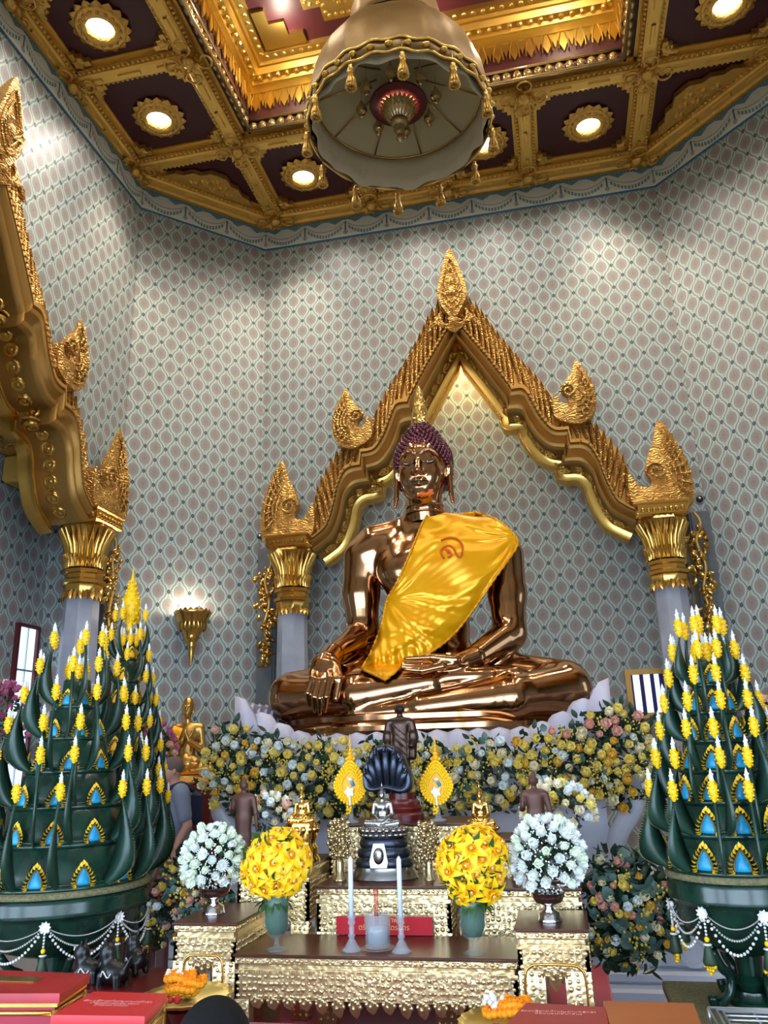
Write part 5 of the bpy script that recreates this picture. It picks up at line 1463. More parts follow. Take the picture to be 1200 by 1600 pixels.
# wall sconce
pA = np.array(PW(-AX, HS)); pB = np.array(PW(-HB, AY)); dn = (pB-pA)/np.linalg.norm(pB-pA); nin = np.array([dn[1], -dn[0]])
dd_ = ray(290, 1000); tt_ = ((np.array([*pA, 0])-EYE)@np.array([*nin, 0]))/(dd_@np.array([*nin, 0])); ps = EYE+dd_*tt_
scn = thing('wall_sconce', 'gilded bowl-shaped wall sconce glowing upward on the patterned back left wall', 'wall lamp', (ps[0]+nin[0]*.3, ps[1]+nin[1]*.3, 3.12))
mb = MB(); mb.lathe([(.012, 0), (.03, .1), (.05, .22), (.06, .3), (.075, .33), (.06, .36), (.1, .42), (.13, .44), (.11, .48), (.15, .52), (.18, .6), (.25, .74), (.29, .83), (.31, .86), (.3, .88), (.27, .84), (.2, .7), (.0, .6)], 28, lobes=14, lamp=.02, cap=False)
for k in range(20): a = 2*PI*k/20; mb.petal(.09, .09, T(.29*math.cos(a), .29*math.sin(a), .83, rz=a-PI/2)@Matrix.Rotation(PI/2-.3, 4, 'X'), cup=.1)
for k in range(24): a = 2*PI*k/24; mb.petal(.16, .06, T(.19*math.cos(a), .19*math.sin(a), .56, rz=a-PI/2)@Matrix.Rotation(PI/2-.55, 4, 'X'), cup=-.3)
mb.build('bowl', GOLDS, scn)
mb = MB(); mb.box(-.05, .05, -.02, .3, .4, .55, M=Matrix.Rotation(math.atan2(dn[1], dn[0]), 4, 'Z')); mb.build('bracket', GOLDS, scn, smooth=False)
lamp('POINT', 'sconce_lamp', (ps[0]+nin[0]*.22, ps[1]+nin[1]*.22, 4.06), 26, (1., .86, .66), .08)
lamp('SPOT', 'niche_downlight', (XC, 13.5, 9.75), 650, (1., .72, .32), .08, spot=90, blend=1., dirn=(0, .16, -1))
# gold votive urns with bead-like filigree beside the hooded statue
def votive(px, ptop, pbot, Y, wpx, label):
    zb, zt_ = Zat(px, pbot, Y), Zat(px, ptop, Y); H_ = zt_-zb; R = (Xat(px+wpx/2, pbot, Y)-Xat(px-wpx/2, pbot, Y))/2
    t = thing('gilded_tree_ornament', label, 'ornament', (Xat(px, pbot, Y), Y, zb), group='glittering gold filigree ornaments beside the hooded statue')
    mb = MB(); mb.lathe([(R*.55, 0), (R*.5, H_*.05), (R*.32, H_*.1), (R*.34, H_*.3), (R*.26, H_*.38), (R*.4, H_*.42)], 12, lobes=6, lamp=.08); mb.build('crystal_stem', CRYST, t)
    mb = MB(); rn = random.Random(px)
    for k in range(150):
        z = rn.uniform(.38, 1); rr = R*(1.0-.15*abs(z-.7)/.3)*math.sqrt(rn.random()); a = rn.uniform(0, 2*PI)
        mb.ball((rr*math.cos(a), rr*math.sin(a), H_*z), .009+.006*rn.random(), 5, 4)
    mb.tube([(0, 0, .3*H_), (0, 0, H_*.95)], .012, 6)
    mb.build('filigree', CRYST, t); return t
votive(531, 1280, 1378, 4.5, 36, 'glittering gold filigree ornament left of the serpent hood statue')
votive(672, 1284, 1378, 4.56, 34, 'glittering gold filigree ornament right of the serpent hood statue')
# yellow fan-shaped flower offerings
def fan(px, Y, label):
    t = thing('flower_fan', label, 'flower offering', (Xat(px, 1282, Y), Y, hU+.001), group='yellow leaf-shaped flower offerings with a white blossom')
    g = lambda py: Zat(px, py, Y)-hU
    hw = lambda a: (Xat(px+a, 1230, Y)-Xat(px, 1230, Y))
    mb = MB(); mb.lathe([(.045, 0), (.05, .01), (.02, .02), (.014, .05), (.012, g(1255))], 14); mb.build('glass_foot', GLASSF, t)
    mb = MB(); out = [(0, g(1257)), (hw(14), g(1250)), (hw(23), g(1236)), (hw(24), g(1222)), (hw(16), g(1206)), (hw(7), g(1194)), (hw(0), g(1190))]
    full = smoothpts([(a, b, 0) for a, b in out]+[(-a, b, 0) for a, b in out[-2:0:-1]], 3, True)
    mb.prism([(p[0], p[1]) for p in full], -.012, .012, M=Matrix.Rotation(PI/2, 4, 'X')); mb.build('leaf_board', YEL2, t, smooth=False)
    mb = MB(); cz = g(1226)
    for f, r in ((1.0, .010), (.86, .009), (.72, .009), (.58, .009)):
        n = len(full)
        for k in range(n):
            q = full[k]; mb.ball((q[0]*f, -.014, cz+(q[1]-cz)*f), r, 6, 4)
    mb.build('petal_beads', YEL, t)
    mb = MB()
    for py, r in ((1190, .017), (1184, .022), (1178, .018), (1172, .012), (1166, .009), (1160, .007), (1154, .005)): mb.ball((0, 0, g(py)), (r, r, r*.8), 10, 6)
    mb.tube([(0, 0, g(1188)), (0, 0, g(1147))], [.008, .002], 6)
    for s_ in (-1, 1): mb.ball((s_*.022, 0, g(1186)), .012, 8, 5)
    mb.build('spire', YEL2, t)
    mb = MB()
    mb.ball((0, -.02, g(1218)), (.02, .008, .011), 8, 5); mb.build('white_medallion', WHITEB, t)
    mb = MB()
    for k in range(5): mb.petal(.034, .024, T(-.002, -.026, g(1237))@Matrix.Rotation(PI/2, 4, 'X')@Matrix.Rotation(k*2*PI/5+.3, 4, 'Z'), curl=.2)
    for k in range(5): mb.ball((-.002, -.02, g(1245+3*k)), .008, 6, 4)
    mb.build('white_blossom', WHITEP, t)
    mb = MB(); mb.tube([(.01, -.018, g(1222)), (.022, -.02, g(1228))], .011, 6); mb.build('blue_ribbon', BLUE, t)
    mb = MB()
    for k in range(8): mb.ball((-.01+.012*math.cos(k*2.3), -.016, g(1262)+.008*math.sin(k*1.7)-.004*k), .009, 6, 4)
    mb.build('hanging_garland', YEL, t)
fan(549, 4.93, 'yellow leaf-shaped flower offering with white blossom left of the serpent hood')
fan(685, 4.97, 'yellow leaf-shaped flower offering with white blossom right of the serpent hood')
# candles, incense glass
def candle(px, ptop, pmid, pbot, Y, label):
    zb = hF+.001; z1, z2 = Zat(px, pmid, Y), Zat(px, ptop, Y)
    t = thing('candlestick', label, 'candlestick', (Xat(px, pbot, Y), Y, zb), group='glass candlesticks with white candles')
    h1 = z1-zb; mb = MB()
    mb.lathe([(.044, 0), (.044, .008), (.03, .02), (.02, .04), (.011, .055), (.018, .066), (.011, .078), (.014, .1), (.009, h1*.7), (.02, h1*.8), (.013, h1*.88), (.022, h1*.95), (.02, h1), (0, h1)], 18, lobes=9, lamp=.04); mb.build('glass_holder', GLASSF, t)
    mb = MB(); mb.lathe([(.0115, h1-.01), (.0115, z2-zb-.02), (.008, z2-zb-.012), (.003, z2-zb-.005)], 14); cd = mb.build('candle', WAX, t)
    mb = MB(); mb.tube([(0, 0, z2-zb-.008), (.001, 0, z2-zb+.006)], .0015, 5); mb.build('wick', BLACK, cd)
    return t
candle(550, 1336, 1430, 1494, 3.98, 'left white candle in a clear glass candlestick on the front altar table')
candle(628, 1336, 1430, 1494, 3.97, 'right white candle in a clear glass candlestick on the front altar table')
t = thing('incense_glass', 'thick clear glass of grey ash on a glass saucer between the two candlesticks', 'glass', (Xat(591, 1490, 4.02), 4.02, hF+.001))
mb = MB(); mb.lathe([(.075, .006), (.08, .01), (.06, .004), (0, .003)], 28, cap=False); mb.build('saucer', GLASSF, t)
mb = MB(); mb.lathe([(.05, .008), (.058, .012), (.06, .15), (.054, .15), (.05, .03), (0, .025)], 28, cap=False); mb.build('tumbler', GLASSF, t)
mb = MB(); mb.lathe([(.0, .028), (.046, .03), (.047, .09), (.0, .1)], 20, cap=False); mb.build('ash', ASH, t)
mb = MB()
for k in range(3): mb.tube([(-.01+.006*k, 0, .06), (-.012+.008*k, 0, .26)], .0025, 6)
mb.build('incense_stick', REDL, t)
# ------------------------------------------------------------------ flowers
def rose_mesh(name, m, n=3, seed=0, open_=1.0):
    rn = random.Random(seed); mb = MB()
    mb.ball((0, 0, .35), (.34, .34, .4), 8, 6)
    for L_, (cnt, tilt, ln) in enumerate(((4, 1.35, .75), (5, 1.05, .95), (6, .65, 1.05))[:n]):
        for k in range(cnt):
            a = 2*PI*(k+.5*L_)/cnt+rn.uniform(-.1, .1)
            mb.petal(ln, .95, T(0, 0, .02, rz=a)@T(0, .08, 0, rx=tilt*open_), curl=.55, cup=.35, n=4, tip=.35)
    o = mb.build(name, m); me = o.data; bpy.data.objects.remove(o); return me
def mum_mesh(name, m, seed=0):
    rn = random.Random(seed); mb = MB()
    for L_ in range(4):
        cnt = 9+3*L_
        for k in range(cnt): mb.petal(.5+.16*L_, .2, T(0, 0, .35-.08*L_, rz=2*PI*(k+.5*L_)/cnt, rx=0)@Matrix.Rotation(1.25-.36*L_, 4, 'X'), curl=.5, cup=.3, n=3)
    mb.ball((0, 0, .35), (.25, .25, .2), 7, 5)
    o = mb.build(name, m); me = o.data; bpy.data.objects.remove(o); return me
def lily_mesh(name):
    mb = MB()
    for k in range(6): mb.petal(1.05, .52, T(0, 0, 0, rz=2*PI*k/6)@Matrix.Rotation(.75, 4, 'X'), 0, curl=-.75, cup=.35, n=7, tip=.55)
    mb.lathe([(.06, 0), (.16, .25), (.25, .42), (.22, .45)], 10, 1, cap=False)
    for k in range(5): a = k*1.25; mb.tube([(0, 0, .1), (.1*math.cos(a), .1*math.sin(a), .6)], .02, 4, 1)
    mb.ball((0, 0, .45), .07, 6, 4, 2)
    o = mb.build(name, [YEL, YEL2, WHITEP]); me = o.data; bpy.data.objects.remove(o); return me
def bud_lotus_mesh(name, m):
    mb = MB()
    for L_, (cnt, t_) in enumerate(((5, 1.5), (6, 1.35), (7, 1.15))):
        for k in range(cnt): mb.petal(1.15, .7, T(0, 0, 0, rz=2*PI*(k+.5*L_)/cnt)@T(0, .12+.08*L_, 0)@Matrix.Rotation(t_, 4, 'X'), curl=.5, cup=.5, n=5, tip=.6)
    mb.ball((0, 0, .45), (.35, .35, .5), 8, 6)
    o = mb.build(name, m); me = o.data; bpy.data.objects.remove(o); return me
FL = {'cream': rose_mesh('cream_rose', CREAM, seed=1), 'lyel': rose_mesh('pale_yellow_rose', LYEL, seed=2), 'yel': rose_mesh('yellow_rose', ROSEY, seed=3), 'peach': rose_mesh('peach_rose', PEACH, seed=4),
      'white': rose_mesh('white_rose', WHITEP, seed=5), 'pink': rose_mesh('pink_rose', PINK, seed=6), 'mum': mum_mesh('white_mum', WHITEP), 'lotus': bud_lotus_mesh('folded_lotus', GREENW), 'lily': lily_mesh('yellow_lily'), 'ymum': mum_mesh('yellow_mum', YEL2)}
NAMES = {'cream': 'cream_rose', 'lyel': 'pale_yellow_rose', 'yel': 'yellow_rose', 'peach': 'peach_rose', 'white': 'white_rose', 'pink': 'pink_blossom', 'mum': 'chrysanthemum', 'lotus': 'folded_lotus', 'lily': 'lily', 'ymum': 'chrysanthemum'}
def bloom(kind, root, loc, d, s, roll=0.):
    o = bpy.data.objects.new(NAMES[kind], FL[kind]); COL.objects.link(o); o.parent = root
    o.matrix_local = aim(d, loc, s, roll); return o
def leaves(mb, pts, size, rn, n_each=3, w=.55, spread=.06, curl=(.1, .8)):
    for p in pts:
        for k in range(n_each):
            L_ = size*rn.uniform(.7, 1.3); d = Vector((rn.uniform(-1, 1), rn.uniform(-1.2, .2), rn.uniform(-1, .9))).normalized()
            q = (p[0]+rn.uniform(-spread, spread), p[1]+rn.uniform(-spread, spread)*.6, p[2]+rn.uniform(-spread, spread))
            M = Matrix.Translation(q)@d.to_track_quat('Y', 'Z').to_matrix().to_4x4()@Matrix.Rotation(rn.uniform(-1, 1), 4, 'Y')
            mb.petal(L_, L_*w, M, curl=rn.uniform(*curl), cup=rn.uniform(0, .3), n=4, tip=.5)
def inpoly(x, y, P):
    c = False; n = len(P)
    for i in range(n):
        x1, y1 = P[i]; x2, y2 = P[i-1]
        if (y1 > y) != (y2 > y) and x < (x2-x1)*(y-y1)/(y2-y1)+x1: c = not c
    return c
def scatter(P, n, mind, rn, tries=6000):
    xs = [p[0] for p in P]; ys = [p[1] for p in P]; out = []
    for _ in range(tries):
        x, y = rn.uniform(min(xs), max(xs)), rn.uniform(min(ys), max(ys))
        if inpoly(x, y, P) and all((x-a)**2+(y-b)**2 > mind**2 for a, b in out): out.append((x, y))
        if len(out) >= n: break
    return out
def arrangement(name, label, P, Y, bulge, kinds, n, mind, size, rn, leafsize=.07, nleaf=200, filler=0, eu=80, origin=None, zig=None):
    """P: outline measured in the photo, laid out at distance Y as real 3D mass"""
    xs = [p[0] for p in P]; ys = [p[1] for p in P]; cx, cy = (min(xs)+max(xs))/2, (min(ys)+max(ys))/2
    org = np.array(atY(cx, max(ys), Y)); t = thing(name, label, 'flower arrangement', org)
    def loc(x, y, dep=0.):
        e = 1-abs((y-cy)/(max(ys)-min(ys)+1e-6)*2)**2; e = max(e, 0)**.5
        YY = Y-bulge*e+dep+(zig(x) if zig else 0)
        return np.array(atY(x, y, YY))-org
    pts = scatter(P, n, mind, rn); stuff = MB(); cnt = {}
    for i, (x, y) in enumerate(pts):
        f = (y-min(ys))/(max(ys)-min(ys)); kind = kinds(f, x, y, rn); p = loc(x, y)
        d = (rn.uniform(-.5, .5), -1, rn.uniform(-.15, .75)); s = size*rn.uniform(.75, 1.2)
        if i < 95: bloom(kind, t, tuple(p), d, s, rn.uniform(0, 6))
        else: cnt.setdefault(kind, []).append((p, d, s))
    for kind, L_ in cnt.items():
        src = FL[kind]; V = np.array([v.co[:] for v in src.vertices]); F = [tuple(q.vertices) for q in src.polygons]; mb = MB()
        for p, d, s in L_: mb.add(V, F, 0, aim(d, tuple(p), s, rn.uniform(0, 6)))
        tag(mb.build(NAMES[kind]+'_cluster', list(src.materials)[0], t), kind='stuff')
    mb = MB(); leaves(mb, [loc(x, y, .13) for x, y in scatter(P, nleaf, 1, rn)], leafsize, rn, 4); tag(mb.build('foliage', LEAF3, t), kind='stuff')
    if eu:
        mb = MB(); leaves(mb, [loc(x, y, .0) for x, y in scatter(P, eu, 3, rn)], leafsize*.8, rn, 3, w=.9, spread=.04); tag(mb.build('eucalyptus', EUCA, t), kind='stuff')
    if filler:
        mb = MB()
        for x, y in scatter(P, filler, 4, rn):
            p = loc(x, y, -.03); c = rn.randint(10, 20)
            for k in range(c):
                q = p+np.array([rn.gauss(0, .035), rn.gauss(0, .02)-.01, rn.gauss(.01, .035)]); mb.ball(tuple(q), rn.uniform(.006, .010), 4, 3)
        tag(mb.build('tiny_yellow_blossoms', WAXY, t), kind='stuff')
    return t, loc
rn = random.Random(21)
GP = [(326, 1172), (340, 1140), (372, 1132), (400, 1150), (450, 1158), (520, 1160), (600, 1164), (700, 1166), (790, 1160), (860, 1146), (905, 1132), (930, 1112), (965, 1104), (1002, 1118), (1026, 1150), (1030, 1205), (1012, 1235), (975, 1262), (930, 1248), (880, 1256), (830, 1246), (780, 1262), (720, 1270), (640, 1284), (580, 1290), (520, 1276), (470, 1292), (420, 1266), (378, 1272), (340, 1262), (318, 1225)]
def gk(f, x, y, r):
    if f < .28: return r.choice(['peach', 'cream', 'lyel', 'peach', 'cream', 'lyel', 'white'])
    if f < .6: return r.choice(['cream', 'lyel', 'yel', 'lyel', 'white', 'lyel'])
    return r.choice(['lyel', 'yel', 'lyel', 'cream', 'white'])
garl, gl_ = arrangement('flower_garland', 'long bank of yellow, cream and peach roses along the front of the marble pedestal', GP, 6.35, .22, gk, 260, 12, .07, rn, .075, 620, 130, 90, zig=lambda x: .25*((x-670)/350)**2)
# ends that droop beside the pedestal
LP = [(236, 1392), (262, 1350), (285, 1338), (300, 1345), (330, 1372), (372, 1395), (372, 1425), (300, 1440), (268, 1475), (232, 1492), (205, 1465), (196, 1432), (222, 1410)]
arrangement('flower_arrangement', 'loose mixed flowers with peach and yellow roses low left, beside the left altar table', LP, 4.7, .14, lambda f, x, y, r: r.choice(['peach', 'cream', 'lyel', 'yel', 'white', 'peach']), 40, 11, .04, rn, .05, 150, 8, 60)
RP = [(915, 1390), (925, 1345), (945, 1330), (985, 1352), (1030, 1378), (1064, 1392), (1072, 1440), (1040, 1480), (1010, 1500), (965, 1510), (925, 1500), (915, 1450)]
arrangement('flower_arrangement', 'loose mixed flowers with orange and white roses low right, between altar and green tree', RP, 4.9, .16, lambda f, x, y, r: r.choice(['yel', 'cream', 'white', 'peach', 'yel', 'lyel']), 48, 12, .048, rn, .08, 200, 8, 60)
# long succulent leaves above them
t = thing('spiky_plant', 'dark spiky leafed stem rising above the low right flowers, before the white marble', 'plant', atY(985, 1400, 4.8))
mb = MB(); o_ = np.array(t.location)
for (px, py, n, L_) in ((975, 1372, 7, .14), (1010, 1345, 7, .12), (1030, 1330, 6, .10), (935, 1360, 5, .14)):
    c = np.array(atY(px, py, 4.8))-o_
    mb.tube([tuple(c*.0+np.array([0, .02, -.02])), tuple(c*.6), tuple(c)], .006, 5)
    for k in range(n): a = 2*PI*k/n; mb.petal(L_, L_*.28, Matrix.Translation(tuple(c))@Vector((math.cos(a), -.45+.2*math.sin(k), math.sin(a))).to_track_quat('Y', 'Z').to_matrix().to_4x4(), curl=.3, cup=.3)
mb.build('leaves', LEAF, t)
# round bunches of cream roses behind the brown statues
def ballbunch(name, label, c, r, kinds, n, size, rn, group=None, sq=(1, 1, 1), leafsize=.05, cat='flower arrangement', zmin=-.35, mats=(LEAF3,)):
    t = thing(name, label, cat, c, group=group); k2 = 0
    for k in range(n*2):
        zz = 1-2*(k+.5)/(n*2); ph = k*2.39996; rr = math.sqrt(max(0, 1-zz*zz)); d = Vector((rr*math.cos(ph), rr*math.sin(ph), zz))
        if zz < zmin or d.y > .55: continue
        if k2 >= 98: break
        k2 += 1; bloom(rn.choice(kinds), t, (d.x*r*sq[0], d.y*r*sq[1], d.z*r*sq[2]), (d.x, d.y, d.z+.1), size*rn.uniform(.85, 1.15), rn.uniform(0, 6))
    mb = MB(); P = []
    for k in range(int(n*1.6)): d = Vector((rn.gauss(0, 1), rn.gauss(0, 1), rn.gauss(0, 1))).normalized(); P.append((d.x*r*.78*sq[0], d.y*r*.78*sq[1], d.z*r*.8*sq[2]))
    leaves(mb, P, leafsize, rn, 3, spread=.02); tag(mb.build('foliage', mats[0], t), kind='stuff')
    return t
ballbunch('rose_bunch', 'round bunch of cream roses behind the left brown standing statue', tuple(atY(418, 1275, 4.95)), .115, ['cream', 'cream', 'white', 'peach'], 26, .045, rn, leafsize=.03, sq=(1.1, .9, .95))
ballbunch('rose_bunch', 'round bunch of cream and pale yellow roses behind the right brown standing statue', tuple(atY(873, 1268, 4.85)), .15, ['cream', 'cream', 'white', 'lyel'], 34, .05, rn, leafsize=.03, sq=(1.15, .9, .9))
# silver pedestal bowls with white flowers
def silver_bowl(px, pyb, pyr, Y, z, label, s=1.):
    h_ = Zat(px, pyr, Y)-z; t = thing('silver_bowl', label, 'bowl', (Xat(px, pyb, Y), Y, z+.001), group='silver pedestal bowls of white flowers')
    mb = MB(); R = h_*.62
    mb.lathe([(R*.72, 0), (R*.74, h_*.06), (R*.66, h_*.12), (R*.62, h_*.3), (R*.3, h_*.42), (R*.26, h_*.52), (R*.34, h_*.56), (R*.8, h_*.66), (R*.98, h_*.84), (R*1.0, h_*.98), (R*1.06, h_), (R*.96, h_), (R*.8, h_*.8)], 36, lobes=12, lamp=.02, cap=False)
    mb.build('body', CHROME, t, auto=60); return t
silver_bowl(334, 1440, 1386, 4.12, hL, 'silver pedestal bowl on the left end table, holding white lotus flowers')
silver_bowl(860, 1448, 1394, 4.08, hR, 'silver pedestal bowl on the right end table, holding white roses')
def white_bunch(px, py, Y, label, seed, kinds, r=.128):
    r_ = random.Random(seed); t = ballbunch('white_bouquet', label, tuple(atY(px, py, Y)), r, kinds, 46, .046, r_, leafsize=.05, sq=(.98, .9, 1.05), cat='bouquet', zmin=-.7)
    mb = MB()
    for k in range(420):
        d = Vector((r_.gauss(0, 1), r_.gauss(-.6, 1), r_.gauss(0, 1))).normalized(); q = r*r_.uniform(1.0, 1.17); mb.ball((d.x*q, d.y*q*.9, d.z*q*1.02), .0045, 4, 3)
    tag(mb.build('gypsophila', WHITEP, t), kind='stuff'); return t
white_bunch(333, 1341, 4.12, 'dome of white lotus and chrysanthemum in the left silver bowl', 4, ['lotus', 'white', 'lotus', 'mum'])
white_bunch(855, 1338, 4.08, 'dome of white roses in the right silver bowl', 6, ['white', 'white', 'white', 'lotus', 'mum'], r=.142)
# glass vases of yellow lilies
def vase(px, Y, z, label):
    t = thing('glass_vase', label, 'vase', (Xat(px, 1480, Y), Y, z+.001), group='footed glass vases of yellow lilies'); h_ = .30
    mb = MB(); mb.lathe([(.05, 0), (.05, .006), (.012, .018), (.01, .045), (.045, .07), (.064, .11), (.063, .18), (.062, .24), (.072, h_)], 28, cap=False); mb.build('glass', GLASS, t)
    mb = MB(); mb.lathe([(0, .066), (.035, .07), (.054, .11), (.054, .18), (.056, .28), (0, .28)], 28); mb.build('rolled_leaf', GLASSG, t); return t
def lily_bunch(px, py, Y, label, seed, r=.17):
    r_ = random.Random(seed); t = thing('lily_bouquet', label, 'bouquet', atY(px, py, Y), group='bouquets of yellow lilies')
    n = 64; c = 0
    for k in range(n):
        zz = 1-2*(k+.5)/n; ph = k*2.39996+seed; rr = math.sqrt(max(0, 1-zz*zz)); d = Vector((rr*math.cos(ph), rr*math.sin(ph), zz))
        if d.y > .5 or zz < -.85: continue
        q = r*r_.uniform(.62, .9); bloom('lily', t, (d.x*q*.92, d.y*q*.8, d.z*q), (d.x, d.y-.35, d.z+.1), .078*r_.uniform(.85, 1.15), r_.uniform(0, 6))
    mb = MB(); P = []
    for k in range(70): d = Vector((r_.gauss(0, 1), r_.gauss(0, 1), r_.gauss(-.2, 1))).normalized(); q = r*r_.uniform(.5, .8); P.append((d.x*q, d.y*q*.8, d.z*q))
    leaves(mb, P, .085, r_, 2, w=.3, spread=.02)
    for k in range(12): a = 2*PI*k/12; mb.petal(.07, .035, T(.04*math.cos(a), .04*math.sin(a), -r*.95, rz=a-PI/2)@Matrix.Rotation(-.3+.3*math.sin(k*2), 4, 'X'), curl=-.4)
    tag(mb.build('leaves', LILYL, t), kind='stuff'); return t
vase(432, 3.98, hF, 'footed glass vase with rolled green leaf under the left yellow lilies')
vase(741, 3.98, hF, 'footed glass vase with rolled green leaf under the right yellow lilies')
lily_bunch(430, 1351, 3.98, 'round bouquet of yellow lilies left of the candles', 3)
lily_bunch(738, 1350, 3.98, 'round bouquet of yellow lilies right of the candles', 8)
# pink flowers at the left edge, behind the near leaf tree, and next to the praying statue
ballbunch('pink_bouquet', 'large pink bouquet at the left edge of the photo, by the window', tuple(atY(-4, 1130, 6.5)), .27, ['pink', 'pink', 'pink', 'pink', 'cream'], 60, .06, rn, leafsize=.05, sq=(1, .9, 1.25), cat='bouquet')
ballbunch('pink_bouquet', 'dark pink and magenta flowers left of the praying gold statue', tuple(atY(240, 1185, 9.5)), .32, ['pink', 'pink', 'pink', 'peach'], 40, .075, rn, leafsize=.12, sq=(.8, .7, 1.3), cat='bouquet')
ballbunch('peach_bouquet', 'orange-peach flowers at the right edge behind the right leaf tree', tuple(atY(1196, 1140, 7.0)), .22, ['peach', 'peach', 'yel'], 40, .055, rn, leafsize=.06, cat='bouquet')
# stands that carry those bouquets
def stand(x, y, z, label, r=.16, m=DRED):
    t = thing('flower_stand', label, 'stand', (x, y, 0)); mb = MB(); mb.lathe([(r, 0), (r*.9, .04), (r*.3, .1), (r*.25, z*.6), (r*.5, z-.08), (r*.9, z)], 20); mb.build('body', m, t, auto=50)
for (px, py, Y, dz, lb_) in ((-4, 1130, 6.5, .33, 'turned stand under the big pink bouquet at the left edge'), (240, 1185, 9.5, .4, 'turned stand under the magenta flowers by the praying statue'), (1196, 1140, 7.0, .2, 'turned stand under the peach flowers at the right edge')):
    p = atY(px, py, Y); stand(p[0], p[1], p[2]-dz, lb_)
# ------------------------------------------------------------------ folded-leaf offering trees
def crescent(mb, M, L_, w, n=12, th=.004, teeth=True, mi=0, mt_=1):
    """leaf horn in its local xz plane: starts at origin, swings outward (+x) and curls up"""
    out = []; inn = []
    for i in range(n+1):
        t = i/n; a = -.35+1.75*t                     # heading
        x = L_*(.27*math.sin(PI*.72*t)); z = L_*(t**1.25)*1.0-.05*L_*math.sin(PI*t)
        ww = w*math.sin(PI*min(1, .12+.88*t))**.8*(1-t*.25)
        nx_, nz_ = math.cos(a*.6), -math.sin(a*.6)
        out.append((x+ww*.6*nx_, z+ww*.6*nz_)); inn.append((x-ww*.4*nx_, z-ww*.4*nz_))
    V = []
    for (ox, oz), (ix, iz) in zip(out, inn):
        V += [(ox, 0, oz), ((ox+ix)/2, th*2.2, (oz+iz)/2), (ix, 0, iz), ((ox+ix)/2, -th*2.2, (oz+iz)/2)]
    F = []
    for i in range(n):
        a = i*4
        for k in range(4): F.append((a+k, a+(k+1) % 4, a+4+(k+1) % 4, a+4+k))
    mb.add(V, F, mi, M)
    if teeth:
        for i in range(n):
            for q in (0, .33, .66):
                ox = out[i][0]*(1-q)+out[i+1][0]*q; oz = out[i][1]*(1-q)+out[i+1][1]*q; ix = inn[i][0]*(1-q)+inn[i+1][0]*q; iz = inn[i][1]*(1-q)+inn[i+1][1]*q
                dx, dz = ox-ix, oz-iz; l = math.hypot(dx, dz)+1e-6; dx /= l; dz /= l
                mb.add([(ox, -.001, oz), (ox+dz*.005, .002, oz-dx*.005), (ox+dx*.016-dz*.003, 0, oz+dz*.016+dx*.003+.004)], [(0, 1, 2)], mt_, M)
    return inn[-1]
def bud_mesh(full=True):
    mb = MB(); mb.lathe([(.001, -.062), (.008, -.055), (.014, -.04), (.018, -.018), (.019, 0), (.015, .02), (.010, .034)], 10, 0)
    for k in range(26):
        z = -.045+.075*k/26; r = np.interp(z, [-.055, -.04, -.018, 0, .02, .034], [.01, .016, .02, .021, .017, .011]); a = k*2.4; mb.ball((r*math.cos(a), r*math.sin(a), z), (.006, .006, .005), 4, 3, 0)
    mb.lathe([(.010, .032), (.009, .05), (.006, .07), (.001, .088)], 8, 1)
    for k in range(8): a = k*2.4; z = .036+.005*k; mb.ball((.008*math.cos(a), .008*math.sin(a), z), .0045, 4, 3, 1)
    o = mb.build('bud', [YEL, WHITEP]); me = o.data; bpy.data.objects.remove(o); return me
BUDM = bud_mesh()
def peacock_mesh(col=BLUE):
    mb = MB()      # faces -y ; height ~.1
    sh = [(0, .072), (.014, .055), (.024, .032), (.028, .012), (.024, 0), (-.024, 0), (-.028, .012), (-.024, .032), (-.014, .055)]
    mb.rings([[(x*1.25, .0, z*1.15) for x, z in sh], [(x*1.0, -.010, z*1.0+.001) for x, z in sh], [(x*.5, -.017, z*.6+.01) for x, z in sh]], 0, cap1=True)
    P = smoothpts([(-.034, 0, .002), (-.038, 0, .018), (-.03, 0, .045), (-.016, 0, .07), (0, 0, .094), (.016, 0, .07), (.03, 0, .045), (.038, 0, .018), (.034, 0, .002)], 2)
    for i in range(len(P)):
        p = P[i]; c = np.array([p[0], -.008, p[2]]); d = Vector((p[0], 0, p[2]-.025)).normalized()
        mb.petal(.024, .019, Matrix.Translation(tuple(c))@Vector((d.x, -.25, d.z)).to_track_quat('Y', 'Z').to_matrix().to_4x4(), 1, curl=.2, cup=-.4, n=3)
    mb.tube([tuple(p*np.array([.86, 1, .9])+np.array([0, -.008, 0])) for p in P], .0045, 5, 2)
    o = mb.build('pk', [col, YEL, WICK]); me = o.data; bpy.data.objects.remove(o); return me
PKB = peacock_mesh(); PKY = peacock_mesh(YEL2)
def inst(name, me, parent, M):
    o = bpy.data.objects.new(name, me); COL.objects.link(o); o.parent = parent; o.matrix_local = M; return o
def horn_mesh(L_, w):
    mb = MB(); tip = crescent(mb, None, L_, w); o = mb.build('h', [LEAF, WICK]); me = o.data; bpy.data.objects.remove(o); return me, tip
